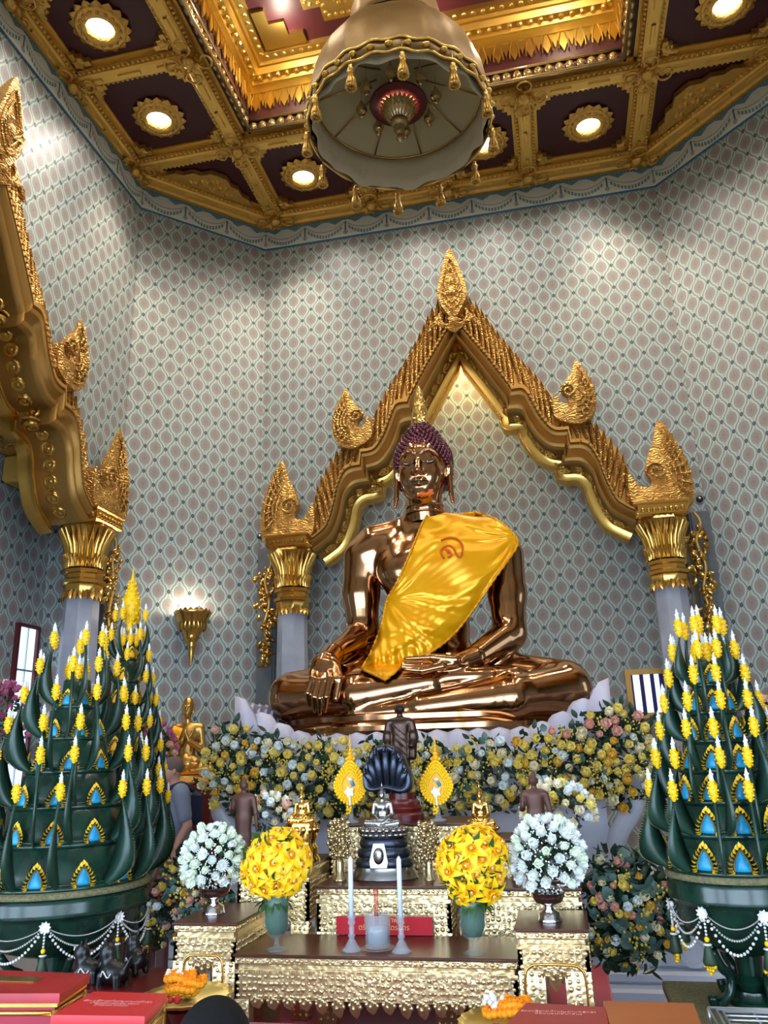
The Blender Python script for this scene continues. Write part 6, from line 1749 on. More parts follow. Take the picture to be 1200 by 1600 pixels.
def leaf_tree(label, loc, R, H, tiers, rz=0., pk=PKB, bowl=True, pedh=.5, topfin='buds', nh=12, hornk=1.0):
    """origin at the rim level of its bowl"""
    t = thing('leaf_offering_tree', label, 'offering tree', loc, rz, group=None)
    mb = MB(); prof = []
    zs = [H*(i/tiers)**.95 for i in range(tiers+1)]
    rad = lambda z: R*.93*(1-z/H)**1.0+.03
    for i in range(tiers):
        z0, z1 = zs[i], zs[i+1]; r0, r1 = rad(z0)*.94, rad(z1)*.94
        prof += [(r0*.98, z0), (r0*.9, z0+(z1-z0)*.3), ((r0*.85+r1*.15)*.92, z1-.012)]
    prof += [(.02, H)]
    mb.lathe(prof, 32, cap=False); mb.build('leaf_cone', LEAF2, t)
    for i in range(tiers):
        mb = MB(); r = rad(zs[i])*.97; mb.tube([(r*math.cos(a), r*math.sin(a), zs[i]+.008) for a in np.linspace(0, 2*PI, 40, endpoint=False)], .014, 8, closed=True)
        mb.tube([((r-.012)*math.cos(a), (r-.012)*math.sin(a), zs[i]+.026) for a in np.linspace(0, 2*PI, 40, endpoint=False)], .007, 6, closed=True); mb.build('leaf_ring', LEAF2, t)
    nh_tot = 0
    for i in range(tiers):
        r = rad(zs[i]); n = max(4, int(round(nh*(.35+.65*r/R)))); L_ = (H/tiers)*(2.25-.5*i/tiers)*hornk; me, tip = horn_mesh(L_, (.14 if R > .3 else .10)*(.5+.5*r/R)*hornk)
        for k in range(n):
            a = 2*PI*(k+.5*(i % 2))/n+.2; M = Matrix.Rotation(a, 4, 'Z')@Matrix.Translation((r*.92, 0, zs[i]+.004))@Matrix.Rotation(.45*math.sin(k*2.7+i*1.9), 4, 'Z')
            inst('leaf_horn', me, t, M)
            tp = M@Vector((tip[0]*.96, 0, tip[1]+.055)); bd_ = inst('flower_bud', BUDM, t, Matrix.Translation(tp)@Matrix.Scale(1.0, 4)); nh_tot += 1
        rz_ = rad(zs[i])*.9
        if rz_ > .05:
            for k in range(n):
                a = 2*PI*(k+.5+.5*(i % 2))/n+.2; M = Matrix.Rotation(a, 4, 'Z')@Matrix.Translation((rz_*1.06+.002, 0, zs[i]+.02))@Matrix.Rotation(PI/2, 4, 'Z')@Matrix.Rotation(-.16, 4, 'X')@Matrix.Scale(.72+.32*r/R, 4)
                inst('peacock_eye_ornament', pk, t, M)
    if topfin == 'buds':
        for k in range(5): a = 2*PI*k/5; inst('flower_bud', BUDM, t, Matrix.Translation((.045*math.cos(a), .045*math.sin(a), H+.05)))
        inst('flower_bud', BUDM, t, Matrix.Translation((0, 0, H+.2))); mb = MB(); mb.tube([(0, 0, H-.05), (0, 0, H+.16)], .004, 5); mb.build('top_stick', WAX, t)
    else:
        mb = MB()
        mb.lathe([(.005, H+.05), (.03, H+.07), (.02, H+.1), (.03, H+.14), (.05, H+.17), (.065, H+.24), (.06, H+.3), (.035, H+.38), (.02, H+.44), (.008, H+.5), (.001, H+.58)], 16, lobes=8, lamp=.1)
        for k in range(60): z = H+.12+.34*k/60; r = np.interp(z, [H+.1, H+.17, H+.24, H+.3, H+.38, H+.46], [.03, .055, .07, .065, .04, .02]); a = k*2.4; mb.ball((r*math.cos(a), r*math.sin(a), z), .011, 5, 4)
        mb.build('woven_finial', YEL, t)
        for k in range(7): a = 2*PI*k/7; inst('flower_bud', BUDM, t, Matrix.Translation((.06*math.cos(a), .06*math.sin(a), H+.0)))
    # rim and bowl
    mb = MB(); mb.lathe([(R*.9, .004), (R*1.02, -.002), (R*1.06, -.02), (R*1.04, -.03)], 48, cap=False); mb.build('woven_rim', WICK, t)
    mb = MB()
    if bowl: mb.lathe([(R*1.04, -.03), (R*1.02, -.04), (R*1.04, -.055), (R*1.03, -.10), (R*1.05, -.115), (R*1.0, -.13), (R*.95, -.15), (R*.93, -.21), (R*.75, -.29), (R*.45, -.34), (R*.2, -.36), (R*.18, -.44), (R*.26, -.46), (R*.2, -.5), (R*.28, -pedh+.06), (R*.3, -pedh+.03), (R*.36, -pedh+.02), (R*.36, -pedh)], 48)
    else: mb.lathe([(R*1.04, -.03), (R*1.0, -.06), (R*.9, -.13), (R*.5, -.2), (R*.3, -.22), (R*.25, -pedh+.05), (R*.4, -pedh)], 36)
    bw = mb.build('bowl', LEAF2, t, auto=50)
    if bowl:
        for k in range(4):
            a = 2*PI*k/4+.5; P = smoothpts([(R*.62, 0, -.33), (R*.5, 0, -.40), (R*.36, 0, -.44), (R*.42, 0, -pedh+.05), (R*.66, 0, -pedh+.012), (R*.72, 0, -pedh+.05)], 4)
            mb = MB(); mb.tube(P, [.022]*len(P), 7, M=Matrix.Rotation(a, 4, 'Z')); mb.build('scroll_leg', LEAF2, bw)
        n = 8
        for k in range(n):
            a0 = 2*PI*k/n+.1; a1 = 2*PI*(k+1)/n+.1; r = R*1.03
            for sag, rb, m_ in ((.055, .0032, BEADG), (.10, .0052, BEADG), (.155, .0072, WHITEB)):
                mb = MB(); L_ = R*2*PI/n*1.15; cnt = int(L_/(rb*2.05))
                for q in range(cnt+1):
                    f = q/cnt; a = a0+(a1-a0)*f; z = -.15-sag*(1-(2*f-1)**2); mb.ball((r*math.cos(a), r*math.sin(a), z), rb, 6, 4)
                mb.build('bead_strand', m_, bw)
            mb = MB()
            for q in range(9): b = 2*PI*q/9; mb.petal(.032, .018, Matrix.Rotation(a0, 4, 'Z')@Matrix.Translation((r+.006, 0, -.15))@Matrix.Rotation(PI/2, 4, 'Y')@Matrix.Rotation(b, 4, 'Z'), curl=.4)
            mb.ball((r*math.cos(a0), r*math.sin(a0), -.15), .014, 7, 5); mb.build('rosette', WHITEB, bw)
            pd = []
            mb = MB(); Mz = Matrix.Rotation(a0, 4, 'Z')@Matrix.Translation((r+.005, 0, 0))
            for q in range(5): mb.ball((0, 0, -.18-.014*q), .006, 6, 4, 0, Mz)
            mb.ball((0, 0, -.255), .012, 7, 5, 1, Mz); mb.ball((0, 0, -.275), (.02, .02, .006), 8, 4, 0, Mz); mb.lathe([(.006, -.262), (.016, -.29), (.03, -.345), (.026, -.355)], 10, 2, Mz)
            for q in range(3):
                for q2 in range(5-q*2+0): mb.ball((0.0, (q2-(4-q*2)/2)*.012, -.36-.014*q), (.012, .007, .009), 5, 4, 1, Mz)
            mb.build('bead_pendant', [WHITEB, YEL, LEAF3], bw)
    return t
def tree_at(label, px, py, Y, R_px, H_py, **k):
    c = atY(px, py, Y); R = Xat(px+R_px, py, Y)-Xat(px, py, Y); H = Zat(px, H_py, Y)-c[2]; return leaf_tree(label, c, R, H, **k), c, R
tr, cR, RR = tree_at('tall green folded-leaf offering tree with yellow buds at the right edge of the photo', 1148, 1356, 4.3, 108, 1030, tiers=7, pedh=.56)
tl, cL, RL = tree_at('near green folded-leaf offering tree with yellow buds at the left edge of the photo', 96, 1376, 4.3, 118, 1062, tiers=6, rz=.35, pedh=.56, hornk=1.05, nh=12)
tb, cB, RB_ = tree_at('slender green offering tree with woven yellow finial, behind the near left tree', 180, 1345, 5.6, 60, 1000, tiers=9, pk=PKY, bowl=False, pedh=.34, topfin='fin', nh=8, hornk=.95)
def small_table(label, x, y, z, w, d, m=DRED, top=WICK, name='side_table', legs=True, h0=0.):
    t = thing(name, label, 'table', (x, y, 0)); mb = MB(); mb.box(-w/2, w/2, -d/2, d/2, z-.05, z, b=.008); mb.build('top', top, t, auto=40)
    for sx_ in (-1, 1):
        for sy_ in (-1, 1): mb = MB(); mb.box(sx_*(w/2-.05)-.03, sx_*(w/2-.05)+.03, sy_*(d/2-.05)-.03, sy_*(d/2-.05)+.03, 0, z-.05, b=.006); mb.build('leg', m, t, auto=40)
    return t
small_table('woven-topped table carrying the right green offering tree', cR[0], cR[1], cR[2]-.56, .72, .7)
small_table('woven-topped table carrying the near left green offering tree', cL[0], cL[1], cL[2]-.56, .64, .62)
small_table('dark table carrying the slender back left offering tree', cB[0], cB[1], cB[2]-.34, .5, .5, top=DRED)
# ------------------------------------------------------------------ hanging parasol canopy
lamp('POINT', 'parasol_fill', (XC, 7.5, 8.86), 45, (1., .9, .72), .06)  # point light added to brighten the dark inside of the parasol
pc = thing('hanging_parasol', 'hanging gauze parasol canopy with gold trim, tassels and a crystal lotus lamp inside', 'canopy', (XC, 7.5, 0))
def gauze(prof, seg, lob, amp, m, name, th=.004):
    mb = MB(); rs = []
    for i, (r, z, a_) in enumerate(prof):
        rs.append([(r*(1+a_*amp*math.sin(lob*a+.7*math.sin(3*a)+i*.3))*math.cos(a), r*(1+a_*amp*math.sin(lob*a+.7*math.sin(3*a)+i*.3))*math.sin(a), z+a_*.02*math.sin(10*a+1)) for a in (2*PI*j/seg for j in range(seg))])
    mb.rings(rs); return mb.build(name, m, pc, solid=th)
gauze([(1.05, 8.66, 1), (1.06, 8.8, .8), (1.06, 9.0, .5), (1.03, 9.2, .4), (.96, 9.42, .4), (.84, 9.62, .5), (.68, 9.8, .6), (.56, 9.93, .4), (.54, 10.02, .2)], 120, 22, .012, LAMPC, 'outer_gauze')
gauze([(.57, 9.96, .5), (.56, 10.1, .4), (.55, 10.3, .4), (.48, 10.55, .4), (.3, 10.8, .4), (.08, 11.0, 0), (.05, 11.4, 0)], 80, 16, .02, LAMPC, 'upper_tier')
gauze([(1.0, 8.63, 1.3), (1.0, 8.8, 1), (.995, 8.95, .6), (.99, 9.1, .1)], 140, 17, .016, LAMPW, 'white_skirt')
mb = MB(); mb.lathe([(.99, 9.1), (.6, 9.27), (.22, 9.4), (.05, 9.42)], 60, cap=False); mb.build('lining', LAMPIN, pc)
mb = MB(); mb.tube([(.985*math.cos(a), .985*math.sin(a), 9.09) for a in np.linspace(0, 2*PI, 60, endpoint=False)], .012, 8, closed=True)
for k in range(10):
    a = 2*PI*k/10+.2; mb.tube([(.98*math.cos(a), .98*math.sin(a), 9.09), (.25*math.cos(a), .25*math.sin(a), 9.38)], .009, 6)
mb.build('hoop_and_ribs', GOLDS, pc)
for z, r, n in ((8.84, 1.075, 110), (8.68, 1.07, 110)):
    mb = MB(); mb.tube([(r*(1+.006*math.sin(22*a))*math.cos(a), r*(1+.006*math.sin(22*a))*math.sin(a), z+.012*math.sin(22*a)) for a in np.linspace(0, 2*PI, n, endpoint=False)], .016, 6, closed=True); mb.build('gold_braid', BGOLD, pc)
mb = MB()
for k in range(34):
    a = 2*PI*k/34; mb.ball((1.078*math.cos(a), 1.078*math.sin(a), 8.76), (.045, .045, .028), 8, 5)
mb.build('trim_leaves', BGOLD, pc)
tm = MB()
tm.lathe([(.004, .06), (.012, .05), (.03, .035), (.02, .02), (.03, 0), (.045, -.02), (.03, -.04), (.035, -.06), (.02, -.075)], 12, lobes=6, lamp=.12); tm.tube([(0, 0, .05), (0, 0, .22)], .004, 5)
for k in range(9): a = 2*PI*k/9; tm.tube([(.018*math.cos(a), .018*math.sin(a), -.06), (.035*math.cos(a), .035*math.sin(a), -.15), (.045*math.cos(a), .045*math.sin(a), -.24)], [.008, .014, .02], 5)
for k in range(12): a = 2*PI*k/12; tm.ball((.05*math.cos(a), .05*math.sin(a), -.25), .018, 6, 4)
tt_o = tm.build('t', GOLDF); TM = tt_o.data; bpy.data.objects.remove(tt_o)
for k in range(12): a = 2*PI*k/12+.22; inst('gold_tassel', TM, pc, Matrix.Translation((1.08*math.cos(a), 1.08*math.sin(a), 8.58)))
cry = MB(); cry.lathe([(.002, .1), (.02, .06), (.03, .02), (.06, -.02), (.07, -.07), (.05, -.11), (.02, -.14), (.03, -.16), (.0, -.18)], 10, lobes=5, lamp=.06); cry.tube([(0, 0, .09), (0, 0, .3)], .004, 5)
co = cry.build('t', CRYST); CM = co.data; bpy.data.objects.remove(co)
for k in range(8): a = 2*PI*k/8; inst('crystal_drop', CM, pc, Matrix.Translation((.45*math.cos(a), .45*math.sin(a), 9.08)))
mb = MB(); mb.lathe([(.34, 9.02), (.345, 9.0), (.33, 8.98), (.05, 8.98)], 40, cap=False); mb.lathe([(.34, 9.02), (.1, 9.3), (.03, 9.42)], 30, cap=False); rdisc = mb.build('red_disc', DRED, pc)
mb = MB()
for L_, (r, n, z, l) in enumerate(((.31, 24, 8.975, .22), (.2, 18, 8.92, .18))):
    for k in range(n): a = 2*PI*(k+.5*L_)/n; mb.petal(l, .075, T(.10*math.cos(a), .10*math.sin(a), 8.8-.03*L_, rz=a-PI/2)@Matrix.Rotation(.65, 4, 'X'), curl=.3, cup=.35, n=5, tip=.7)
mb.lathe([(.1, 8.84), (.1, 8.78), (.085, 8.76), (.11, 8.74), (.08, 8.70), (.05, 8.67), (.07, 8.63), (.04, 8.58), (.03, 8.54), (.045, 8.51), (.0, 8.46)], 20); mb.build('crystal_lotus', CRYST, rdisc)
mb = MB(); mb.tube([(0, 0, 11.3), (0, 0, 13.3)], .025, 8); mb.build('suspension_rod', GOLDS, pc)
# ------------------------------------------------------------------ visitor standing left of the pedestal
YM = 7.5; vx = Xat(278, 1200, YM); man = thing('person', 'standing man in a grey t-shirt and navy shorts with a backpack, looking down', 'person', (vx, YM, 0), rz=.0)
# local frame: he faces towards -x and the camera
hd = Zat(278, 1183, YM)
S = SDF((-.45, -.4, -.02), (.45, .4, 1.78), .014); kk = .03
s_ = hd/1.75
def q(x, y, z): return (x*s_, y*s_, z*s_)
S.ell(q(0, 0, .98), (.15, .13, .13), .05).ell(q(-.03, -.02, 1.12), (.155, .14, .14), .06).ell(q(0, 0, 1.32), (.15, .14, .17), .06)
S.cap(q(.02, -.17, 1.42), q(.02, .17, 1.42), .065, .065, .05).cap(q(0, 0, 1.42), q(-.03, 0, 1.53), .055, .05, .03)
S.ell(q(-.06, 0, 1.63), (.092, .074, .105), .02).ell(q(-.10, -.0, 1.57), (.055, .055, .055), .02).cap(q(-.148, 0, 1.63), q(-.168, 0, 1.60), .010, .016, .012)
for sy in (-1, 1):
    S.ell(q(-.04, sy*.076, 1.62), (.018, .012, .03), .008); S.ell(q(-.135, sy*.03, 1.645), (.012, .016, .008), .008)
    S.cap(q(.0, sy*.085, .92), q(-.02, sy*.10, .5), .085, .058, .04).cap(q(-.02, sy*.10, .5), q(.0, sy*.11, .09), .056, .038, .02).cap(q(.02, sy*.11, .05), q(-.15, sy*.12, .035), .04, .03, .02)
S.ell(q(-.152, 0, 1.585), (.012, .028, .006), .006)
S.cap(q(.03, -.20, 1.38), q(.09, -.25, 1.12), .052, .042, .03).cap(q(.09, -.25, 1.12), q(-.02, -.26, .93), .038, .028, .02)
S.cap(q(.03, .20, 1.38), q(.05, .25, 1.12), .052, .042, .03).cap(q(.05, .25, 1.12), q(-.10, .24, .90), .038, .028, .02)
for sy, wx_, wy_, wz_ in ((-1, -.03, -.26, .91), (1, -.11, .24, .88)):
    S.ell(q(wx_-.01, wy_, wz_-.04), (.03, .018, .045), .015)
    for f in range(4): S.cap(q(wx_-.03+.017*f, wy_, wz_-.07), q(wx_-.035+.015*f, wy_+.01, wz_-.135), .009, .007, .004)
    S.cap(q(wx_-.035, wy_, wz_-.03), q(wx_-.06, wy_+.01, wz_-.085), .011, .008, .006)
S.mesh().build('body', SKIN, man)
C_ = SDF((-.45, -.4, .8), (.45, .4, 1.6), .016)
C_.ell(q(0, 0, .99), (.172, .165, .14), .05).ell(q(-.035, -.02, 1.12), (.18, .17, .15), .06).ell(q(0, 0, 1.32), (.17, .16, .17), .06).cap(q(.02, -.17, 1.42), q(.02, .17, 1.42), .08, .08, .05)
C_.cap(q(.03, -.20, 1.38), q(.06, -.24, 1.2), .075, .068, .03).cap(q(.03, .20, 1.38), q(.05, .25, 1.2), .075, .068, .03)
C_.mesh().build('tshirt', SHIRT, man)
C_ = SDF((-.3, -.3, .4), (.3, .3, 1.05), .016)
C_.ell(q(0, 0, .9), (.165, .16, .11), .04)
for sy in (-1, 1): C_.cap(q(.0, sy*.09, .86), q(-.015, sy*.10, .55), .11, .092, .03)
C_.mesh().build('shorts', SHORTS, man)
C_ = SDF((-.3, -.2, 1.5), (.2, .2, 1.85), .009)
C_.ell(q(-.045, 0, 1.665), (.10, .085, .092), .02); C_.ell(q(-.17, 0, 1.60), (.07, .09, .09), .02, sub=True); C_.ell(q(-.06, 0, 1.54), (.14, .12, .05), .02, sub=True)
C_.mesh().build('hair', GHAIR, man)
for sy in (-1, 1):
    mb = MB(); P = smoothpts([q(.15, sy*.12, 1.42), q(.03, sy*.13, 1.50), q(-.12, sy*.13, 1.42), q(-.165, sy*.13, 1.28), q(-.10, sy*.17, 1.12)], 5); mb.tube(P, .022, 6); mb.build('backpack_strap', STRAP, man)
mb = MB(); mb.box(.13*s_, .24*s_, -.12*s_, .12*s_, 1.1*s_, 1.42*s_, b=.04); mb.build('backpack', STRAP, man, auto=40)
mb = MB(); mb.ball(q(-.18, .03, 1.36), (.012, .03, .03), 8, 6); mb.ball(q(-.185, -.03, 1.32), (.012, .03, .03), 8, 6); mb.tube([q(-.18, .0, 1.34), q(-.17, 0, 1.42)], .005, 5); mb.build('sunglasses', BLACK, man)
man.rotation_euler = (0, 0, .55)
# black-haired visitor kneeling in the foreground, only the top of the head shows
Yk = 2.15; p = atY(337, 1562, Yk); kn = thing('person', 'top of a black-haired head of a kneeling visitor at the bottom edge', 'person', (p[0], Yk, 0)); zh = float(p[2])
S = SDF((-.4, -.45, -.02), (.4, .4, zh+.03), .018); ky = zh-.13
S.ell((0, 0, ky), (.078, .098, .118), .02).cap((0, .02, ky-.08), (0, .02, ky-.2), .055, .055, .03).cap((-.15, .02, ky-.25), (.15, .02, ky-.25), .065, .065, .04)
S.ell((0, .02, ky-.42), (.15, .11, .2), .05).ell((0, 0, ky-.65), (.17, .14, .12), .05)
for sx_ in (-1, 1):
    S.ell((sx_*.08, 0, ky), (.012, .02, .03), .01).cap((sx_*.19, .02, ky-.27), (sx_*.22, .0, ky-.5), .048, .04, .02).cap((sx_*.22, .0, ky-.5), (sx_*.03, .2, ky-.36), .036, .026, .02)
    for f in range(5): S.cap((sx_*.012, .21, ky-.36+.0*f), (sx_*(.008), .225+.006*f, ky-.24-.008*f), .012, .008, .006)
    S.cap((sx_*.09, 0, ky-.68), (sx_*.12, .3, .12), .09, .06, .04).cap((sx_*.12, .3, .07), (sx_*.12, -.15, .07), .055, .045, .03).cap((sx_*.12, -.15, .07), (sx_*.12, -.3, .05), .035, .028, .02)
S.mesh().build('body', SKIN, kn)
S = SDF((-.14, -.16, ky-.16), (.14, .16, ky+.18), .008)
S.ell((0, -.01, ky+.022), (.095, .113, .118), .02); S.ell((0, .12, ky-.06), (.075, .08, .09), .02, sub=True); S.mesh().build('hair', HAIRBK, kn)
C_ = SDF((-.4, -.3, ky-.8), (.4, .3, ky-.1), .018); C_.cap((-.15, .02, ky-.25), (.15, .02, ky-.25), .085, .085, .04).ell((0, .02, ky-.42), (.175, .135, .22), .05).ell((0, 0, ky-.65), (.195, .165, .13), .05)
for sx_ in (-1, 1): C_.cap((sx_*.19, .02, ky-.27), (sx_*.215, .01, ky-.42), .068, .062, .02)
C_.mesh().build('dark_shirt', BLACK, kn)
C_ = SDF((-.4, -.4, 0), (.4, .5, ky-.5), .018)
for sx_ in (-1, 1): C_.cap((sx_*.09, 0, ky-.70), (sx_*.12, .28, .14), .105, .08, .04).cap((sx_*.12, .3, .085), (sx_*.12, -.1, .085), .07, .06, .03)
C_.mesh().build('trousers', SHORTS, kn)
# ------------------------------------------------------------------ foreground boxes
def donation(name, label, quad, z, h, top, side, lines=0, trim=GOLDS, lid=.03):
    """quad: four floor-plan corners of the lid (back-left, back-right, front-right, front-left)"""
    c = sum(np.array(q) for q in quad)/4; t = thing(name, label, 'donation box', (c[0], c[1], 0)); L = [(q[0]-c[0], q[1]-c[1]) for q in quad]
    mb = MB(); P = L[::-1]
    area = sum(P[i][0]*P[(i+1) % 4][1]-P[(i+1) % 4][0]*P[i][1] for i in range(4))
    if area < 0: P = P[::-1]
    sc_ = lambda f: [(x*f, y*f) for x, y in P]
    rs = [[(x, y, z-lid) for x, y in sc_(1.0)], [(x, y, z-.005) for x, y in sc_(1.0)], [(x, y, z) for x, y in sc_(.985)]]; mb.rings(rs, cap0=True, cap1=True); mb.build('lid', top, t, auto=30)
    mb = MB(); mb.rings([[(x, y, z-lid-.012) for x, y in sc_(.97)], [(x, y, z-lid) for x, y in sc_(.97)]], cap0=True); mb.build('gilt_edge', trim, t, auto=30)
    mb = MB(); mb.rings([[(x, y, 0) for x, y in sc_(.93)], [(x, y, z-lid-.012) for x, y in sc_(.93)]], cap0=True, cap1=True); mb.build('case', side, t, auto=30)
    mb = MB(); 
    for k in range(4):
        a, b = sc_(.935)[k], sc_(.935)[(k+1) % 4]; mb.tube([(a[0], a[1], .02), (a[0], a[1], z-lid-.02)], .012, 6); mb.tube([(a[0], a[1], z-lid-.03), (b[0], b[1], z-lid-.03)], .009, 6)
    mb.build('corner_trim', trim, t); return t, c
def zz2(px, py, z): p = atZ(px, py, z); return (float(p[0]), float(p[1]))
RS = mat('red_silver_side', (150, 30, 50), .4, .2); GSIDE = mat('gilt_wood_side', (172, 132, 84), .45, .3, ('voronoi', 50, .7, .004)); GPAN = mat('glass_panel_blue', (110, 130, 170), .15, .2)
za = .92
b1 = [zz2(-60, 1513, za), zz2(141, 1521, za), (zz2(60, 1551, za)[0]+.08, zz2(60, 1551, za)[1]), zz2(-120, 1553, za)]
d1, c1 = donation('donation_box', 'dark red donation box with gilt edge at the bottom left corner', b1, za, .9, REDL, RS, lid=.03)
mb = MB(); M_ = T(0, 0, za+.001); mb.box(-.16, .10, .0, .06, 0, .001, M=M_); mb.build('gilt_label', GOLDS, d1, smooth=False)
zb_ = .9
b2 = [zz2(146, 1549, zb_), zz2(261, 1552, zb_), zz2(226, 1588, zb_), zz2(80, 1586, zb_)]
d2, c2 = donation('donation_box', 'bright red donation box with faded lettering at the bottom left, right of the darker one', b2, zb_, .9, REDC if False else mat('bright_red_leather', (200, 24, 32), .4), GSIDE, lid=.025)
ang = math.atan2(b2[1][1]-b2[0][1], b2[1][0]-b2[0][0])
text('\u0e23\u0e48\u0e27\u0e21\u0e1a\u0e23\u0e34\u0e08\u0e32\u0e04\u0e17\u0e33\u0e1a\u0e38\u0e0d\u0e15\u0e32\u0e21\u0e28\u0e23\u0e31\u0e17\u0e18\u0e32\n\u0e1a\u0e33\u0e23\u0e38\u0e07\u0e27\u0e31\u0e14\u0e41\u0e25\u0e30\u0e40\u0e2a\u0e19\u0e32\u0e2a\u0e19\u0e30\nDONATION', .022, (0, .0, zb_+.001), (0, 0, ang), PRINTF, d2, ext=.0003)
b3 = [zz2(822, 1566, zb_), zz2(947, 1573, zb_), zz2(958, 1640, zb_), zz2(762, 1630, zb_)]
d3, c3 = donation('donation_box', 'brownish red donation box with faded lettering at the bottom right, beside the orange wood one', b3, zb_, .9, mat('rust_red_leather', (150, 42, 36), .45), GSIDE, lid=.02)
text('\u0e23\u0e48\u0e27\u0e21\u0e1a\u0e23\u0e34\u0e08\u0e32\u0e04\u0e17\u0e33\u0e1a\u0e38\u0e0d\u0e15\u0e32\u0e21\u0e28\u0e23\u0e31\u0e17\u0e18\u0e32\n\u0e0b\u0e48\u0e2d\u0e21\u0e41\u0e0b\u0e21\u0e40\u0e2a\u0e19\u0e32\u0e2a\u0e19\u0e30', .02, (.0, .1, zb_+.001), (0, 0, .02), PRINTF, d3, ext=.0003)
b4 = [zz2(942, 1563, zb_), zz2(1084, 1567, zb_), zz2(1112, 1640, zb_), zz2(962, 1640, zb_)]
d4, c4 = donation('wooden_box', 'plain orange-brown wooden box top at the bottom right edge', b4, zb_, .9, WOOD, WOOD, lid=.02, trim=WOOD)
d4['category'] = 'wooden box'
t = thing('metal_rack', 'dark tray with silver bar rack at the bottom right corner', 'rack', (0, 0, 0)); p0, p1 = zz2(1106, 1569, zb_), zz2(1290, 1574, zb_); yb = p0[1]
t.location = (p0[0], yb, 0)
mb = MB(); mb.box(0, .42, -.4, 0, 0, zb_-.05, b=.01); mb.build('case', BLKBOX, t, auto=40)
mb = MB()
for x0, x1, y0, y1 in ((0, .42, -.4, 0), (.02, .40, -.38, -.02), (.035, .385, -.36, -.035)):
    mb.tube([(x0, y0, zb_-.01), (x1, y0, zb_-.01), (x1, y1, zb_-.01), (x0, y1, zb_-.01)], .0045, 6, closed=True)
for k in range(7): mb.tube([(.035, -.07-.04*k, zb_-.01), (.385, -.07-.04*k, zb_-.01)], .0035, 6)
mb.tube([(.12, -.36, zb_-.012), (.12, -.035, zb_-.012)], .0035, 6)
for x in (.0, .42):
    for y in (-.4, 0): mb.tube([(x, y, zb_-.06), (x, y, zb_-.01)], .005, 6)
mb.build('silver_bars', STEEL, t)
# ------------------------------------------------------------------ trays of marigold garlands, red cloth step
stp = thing('cloth_step', 'magenta cloth covered step in front of the altar tables', 'step', (0, 0, 0)); xa, xb = Xat(268, 1570, 3.5), Xat(960, 1570, 3.5); zs_ = .60
stp.location = ((xa+xb)/2, 3.5, 0); mb = MB(); mb.box(-(xb-xa)/2, (xb-xa)/2, -.14, .22, 0, zs_-.04, b=.015); mb.build('cloth', REDC, stp, auto=40)
mb = MB(); mb.box(-(xb-xa)/2-.004, (xb-xa)/2+.004, -.15, .14, zs_-.04, zs_-.02, b=.006); mb.build('gold_edge_runner', MAGC, stp, auto=40)
def tray(px, Y, z, label, seed, R=.15, stand_=True):
    r_ = random.Random(seed); t = thing('marigold_tray', label, 'offering tray', (Xat(px, 1560, Y), Y, z), group='gold trays of marigold garlands')
    mb = MB(); mb.lathe([(R*.3, 0), (R*.5, .006), (R*.95, .02), (R*1.08, .036), (R*1.1, .04), (R*.95, .03), (R*.5, .014), (0, .012)], 40, lobes=20, lamp=.02, cap=False); mb.build('gold_tray', BGOLD, t)
    for g in range(4):
        cx, cy, rr = r_.uniform(-.05, .05), r_.uniform(-.03, .04), r_.uniform(.04, .07); mb = MB()
        for k in range(16):
            a = 2*PI*k/16; c = (cx+rr*math.cos(a), cy+rr*.8*math.sin(a), .045+.016*g+.006*math.sin(3*a))
            mb.ball(c, (.019, .019, .016), 8, 5)
            for q_ in range(7): b = q_*.9; mb.petal(.014, .012, T(c[0]+.008*math.cos(b), c[1]+.008*math.sin(b), c[2]+.008, rz=b-PI/2, rx=.5), n=2)
        mb.build('marigold_garland', MARI, t)
    mb = MB()
    for k in range(26): c = (-.07+r_.uniform(-.04, .04), .03+r_.uniform(-.03, .03), .09+r_.uniform(-.01, .02)); mb.ball(c, .011, 6, 4)
    mb.build('jasmine_cluster', WHITEP, t)
    mb = MB()
    for k in range(8): mb.ball((-.03+r_.uniform(-.04, .04), -.09+r_.uniform(-.015, .015), .04), .012, 6, 4)
    mb.build('red_buds', RED, t); return t
zt1 = Zat(290, 1566, 3.62); tray(292, 3.45, zs_-.02+.11, 'gold tray of marigold garlands at the bottom left, behind the black hair', 1, .17); tray(800, 3.42, zs_-.02+.06, 'gold tray of marigold garlands and jasmine at the bottom right, behind the red box', 2, .19)
for px, hh, lb_ in ((292, .11, 'small red lacquer stool under the left marigold tray'), (800, .06, 'small red lacquer stool under the right marigold tray')):
    t = thing('tray_stool', lb_, 'stool', (Xat(px, 1560, 3.44), 3.44, zs_-.02)); mb = MB(); mb.lathe([(.1, 0), (.09, .01), (.06, hh*.4), (.08, hh-.012), (.12, hh)], 24); mb.build('body', DRED, t, auto=40)
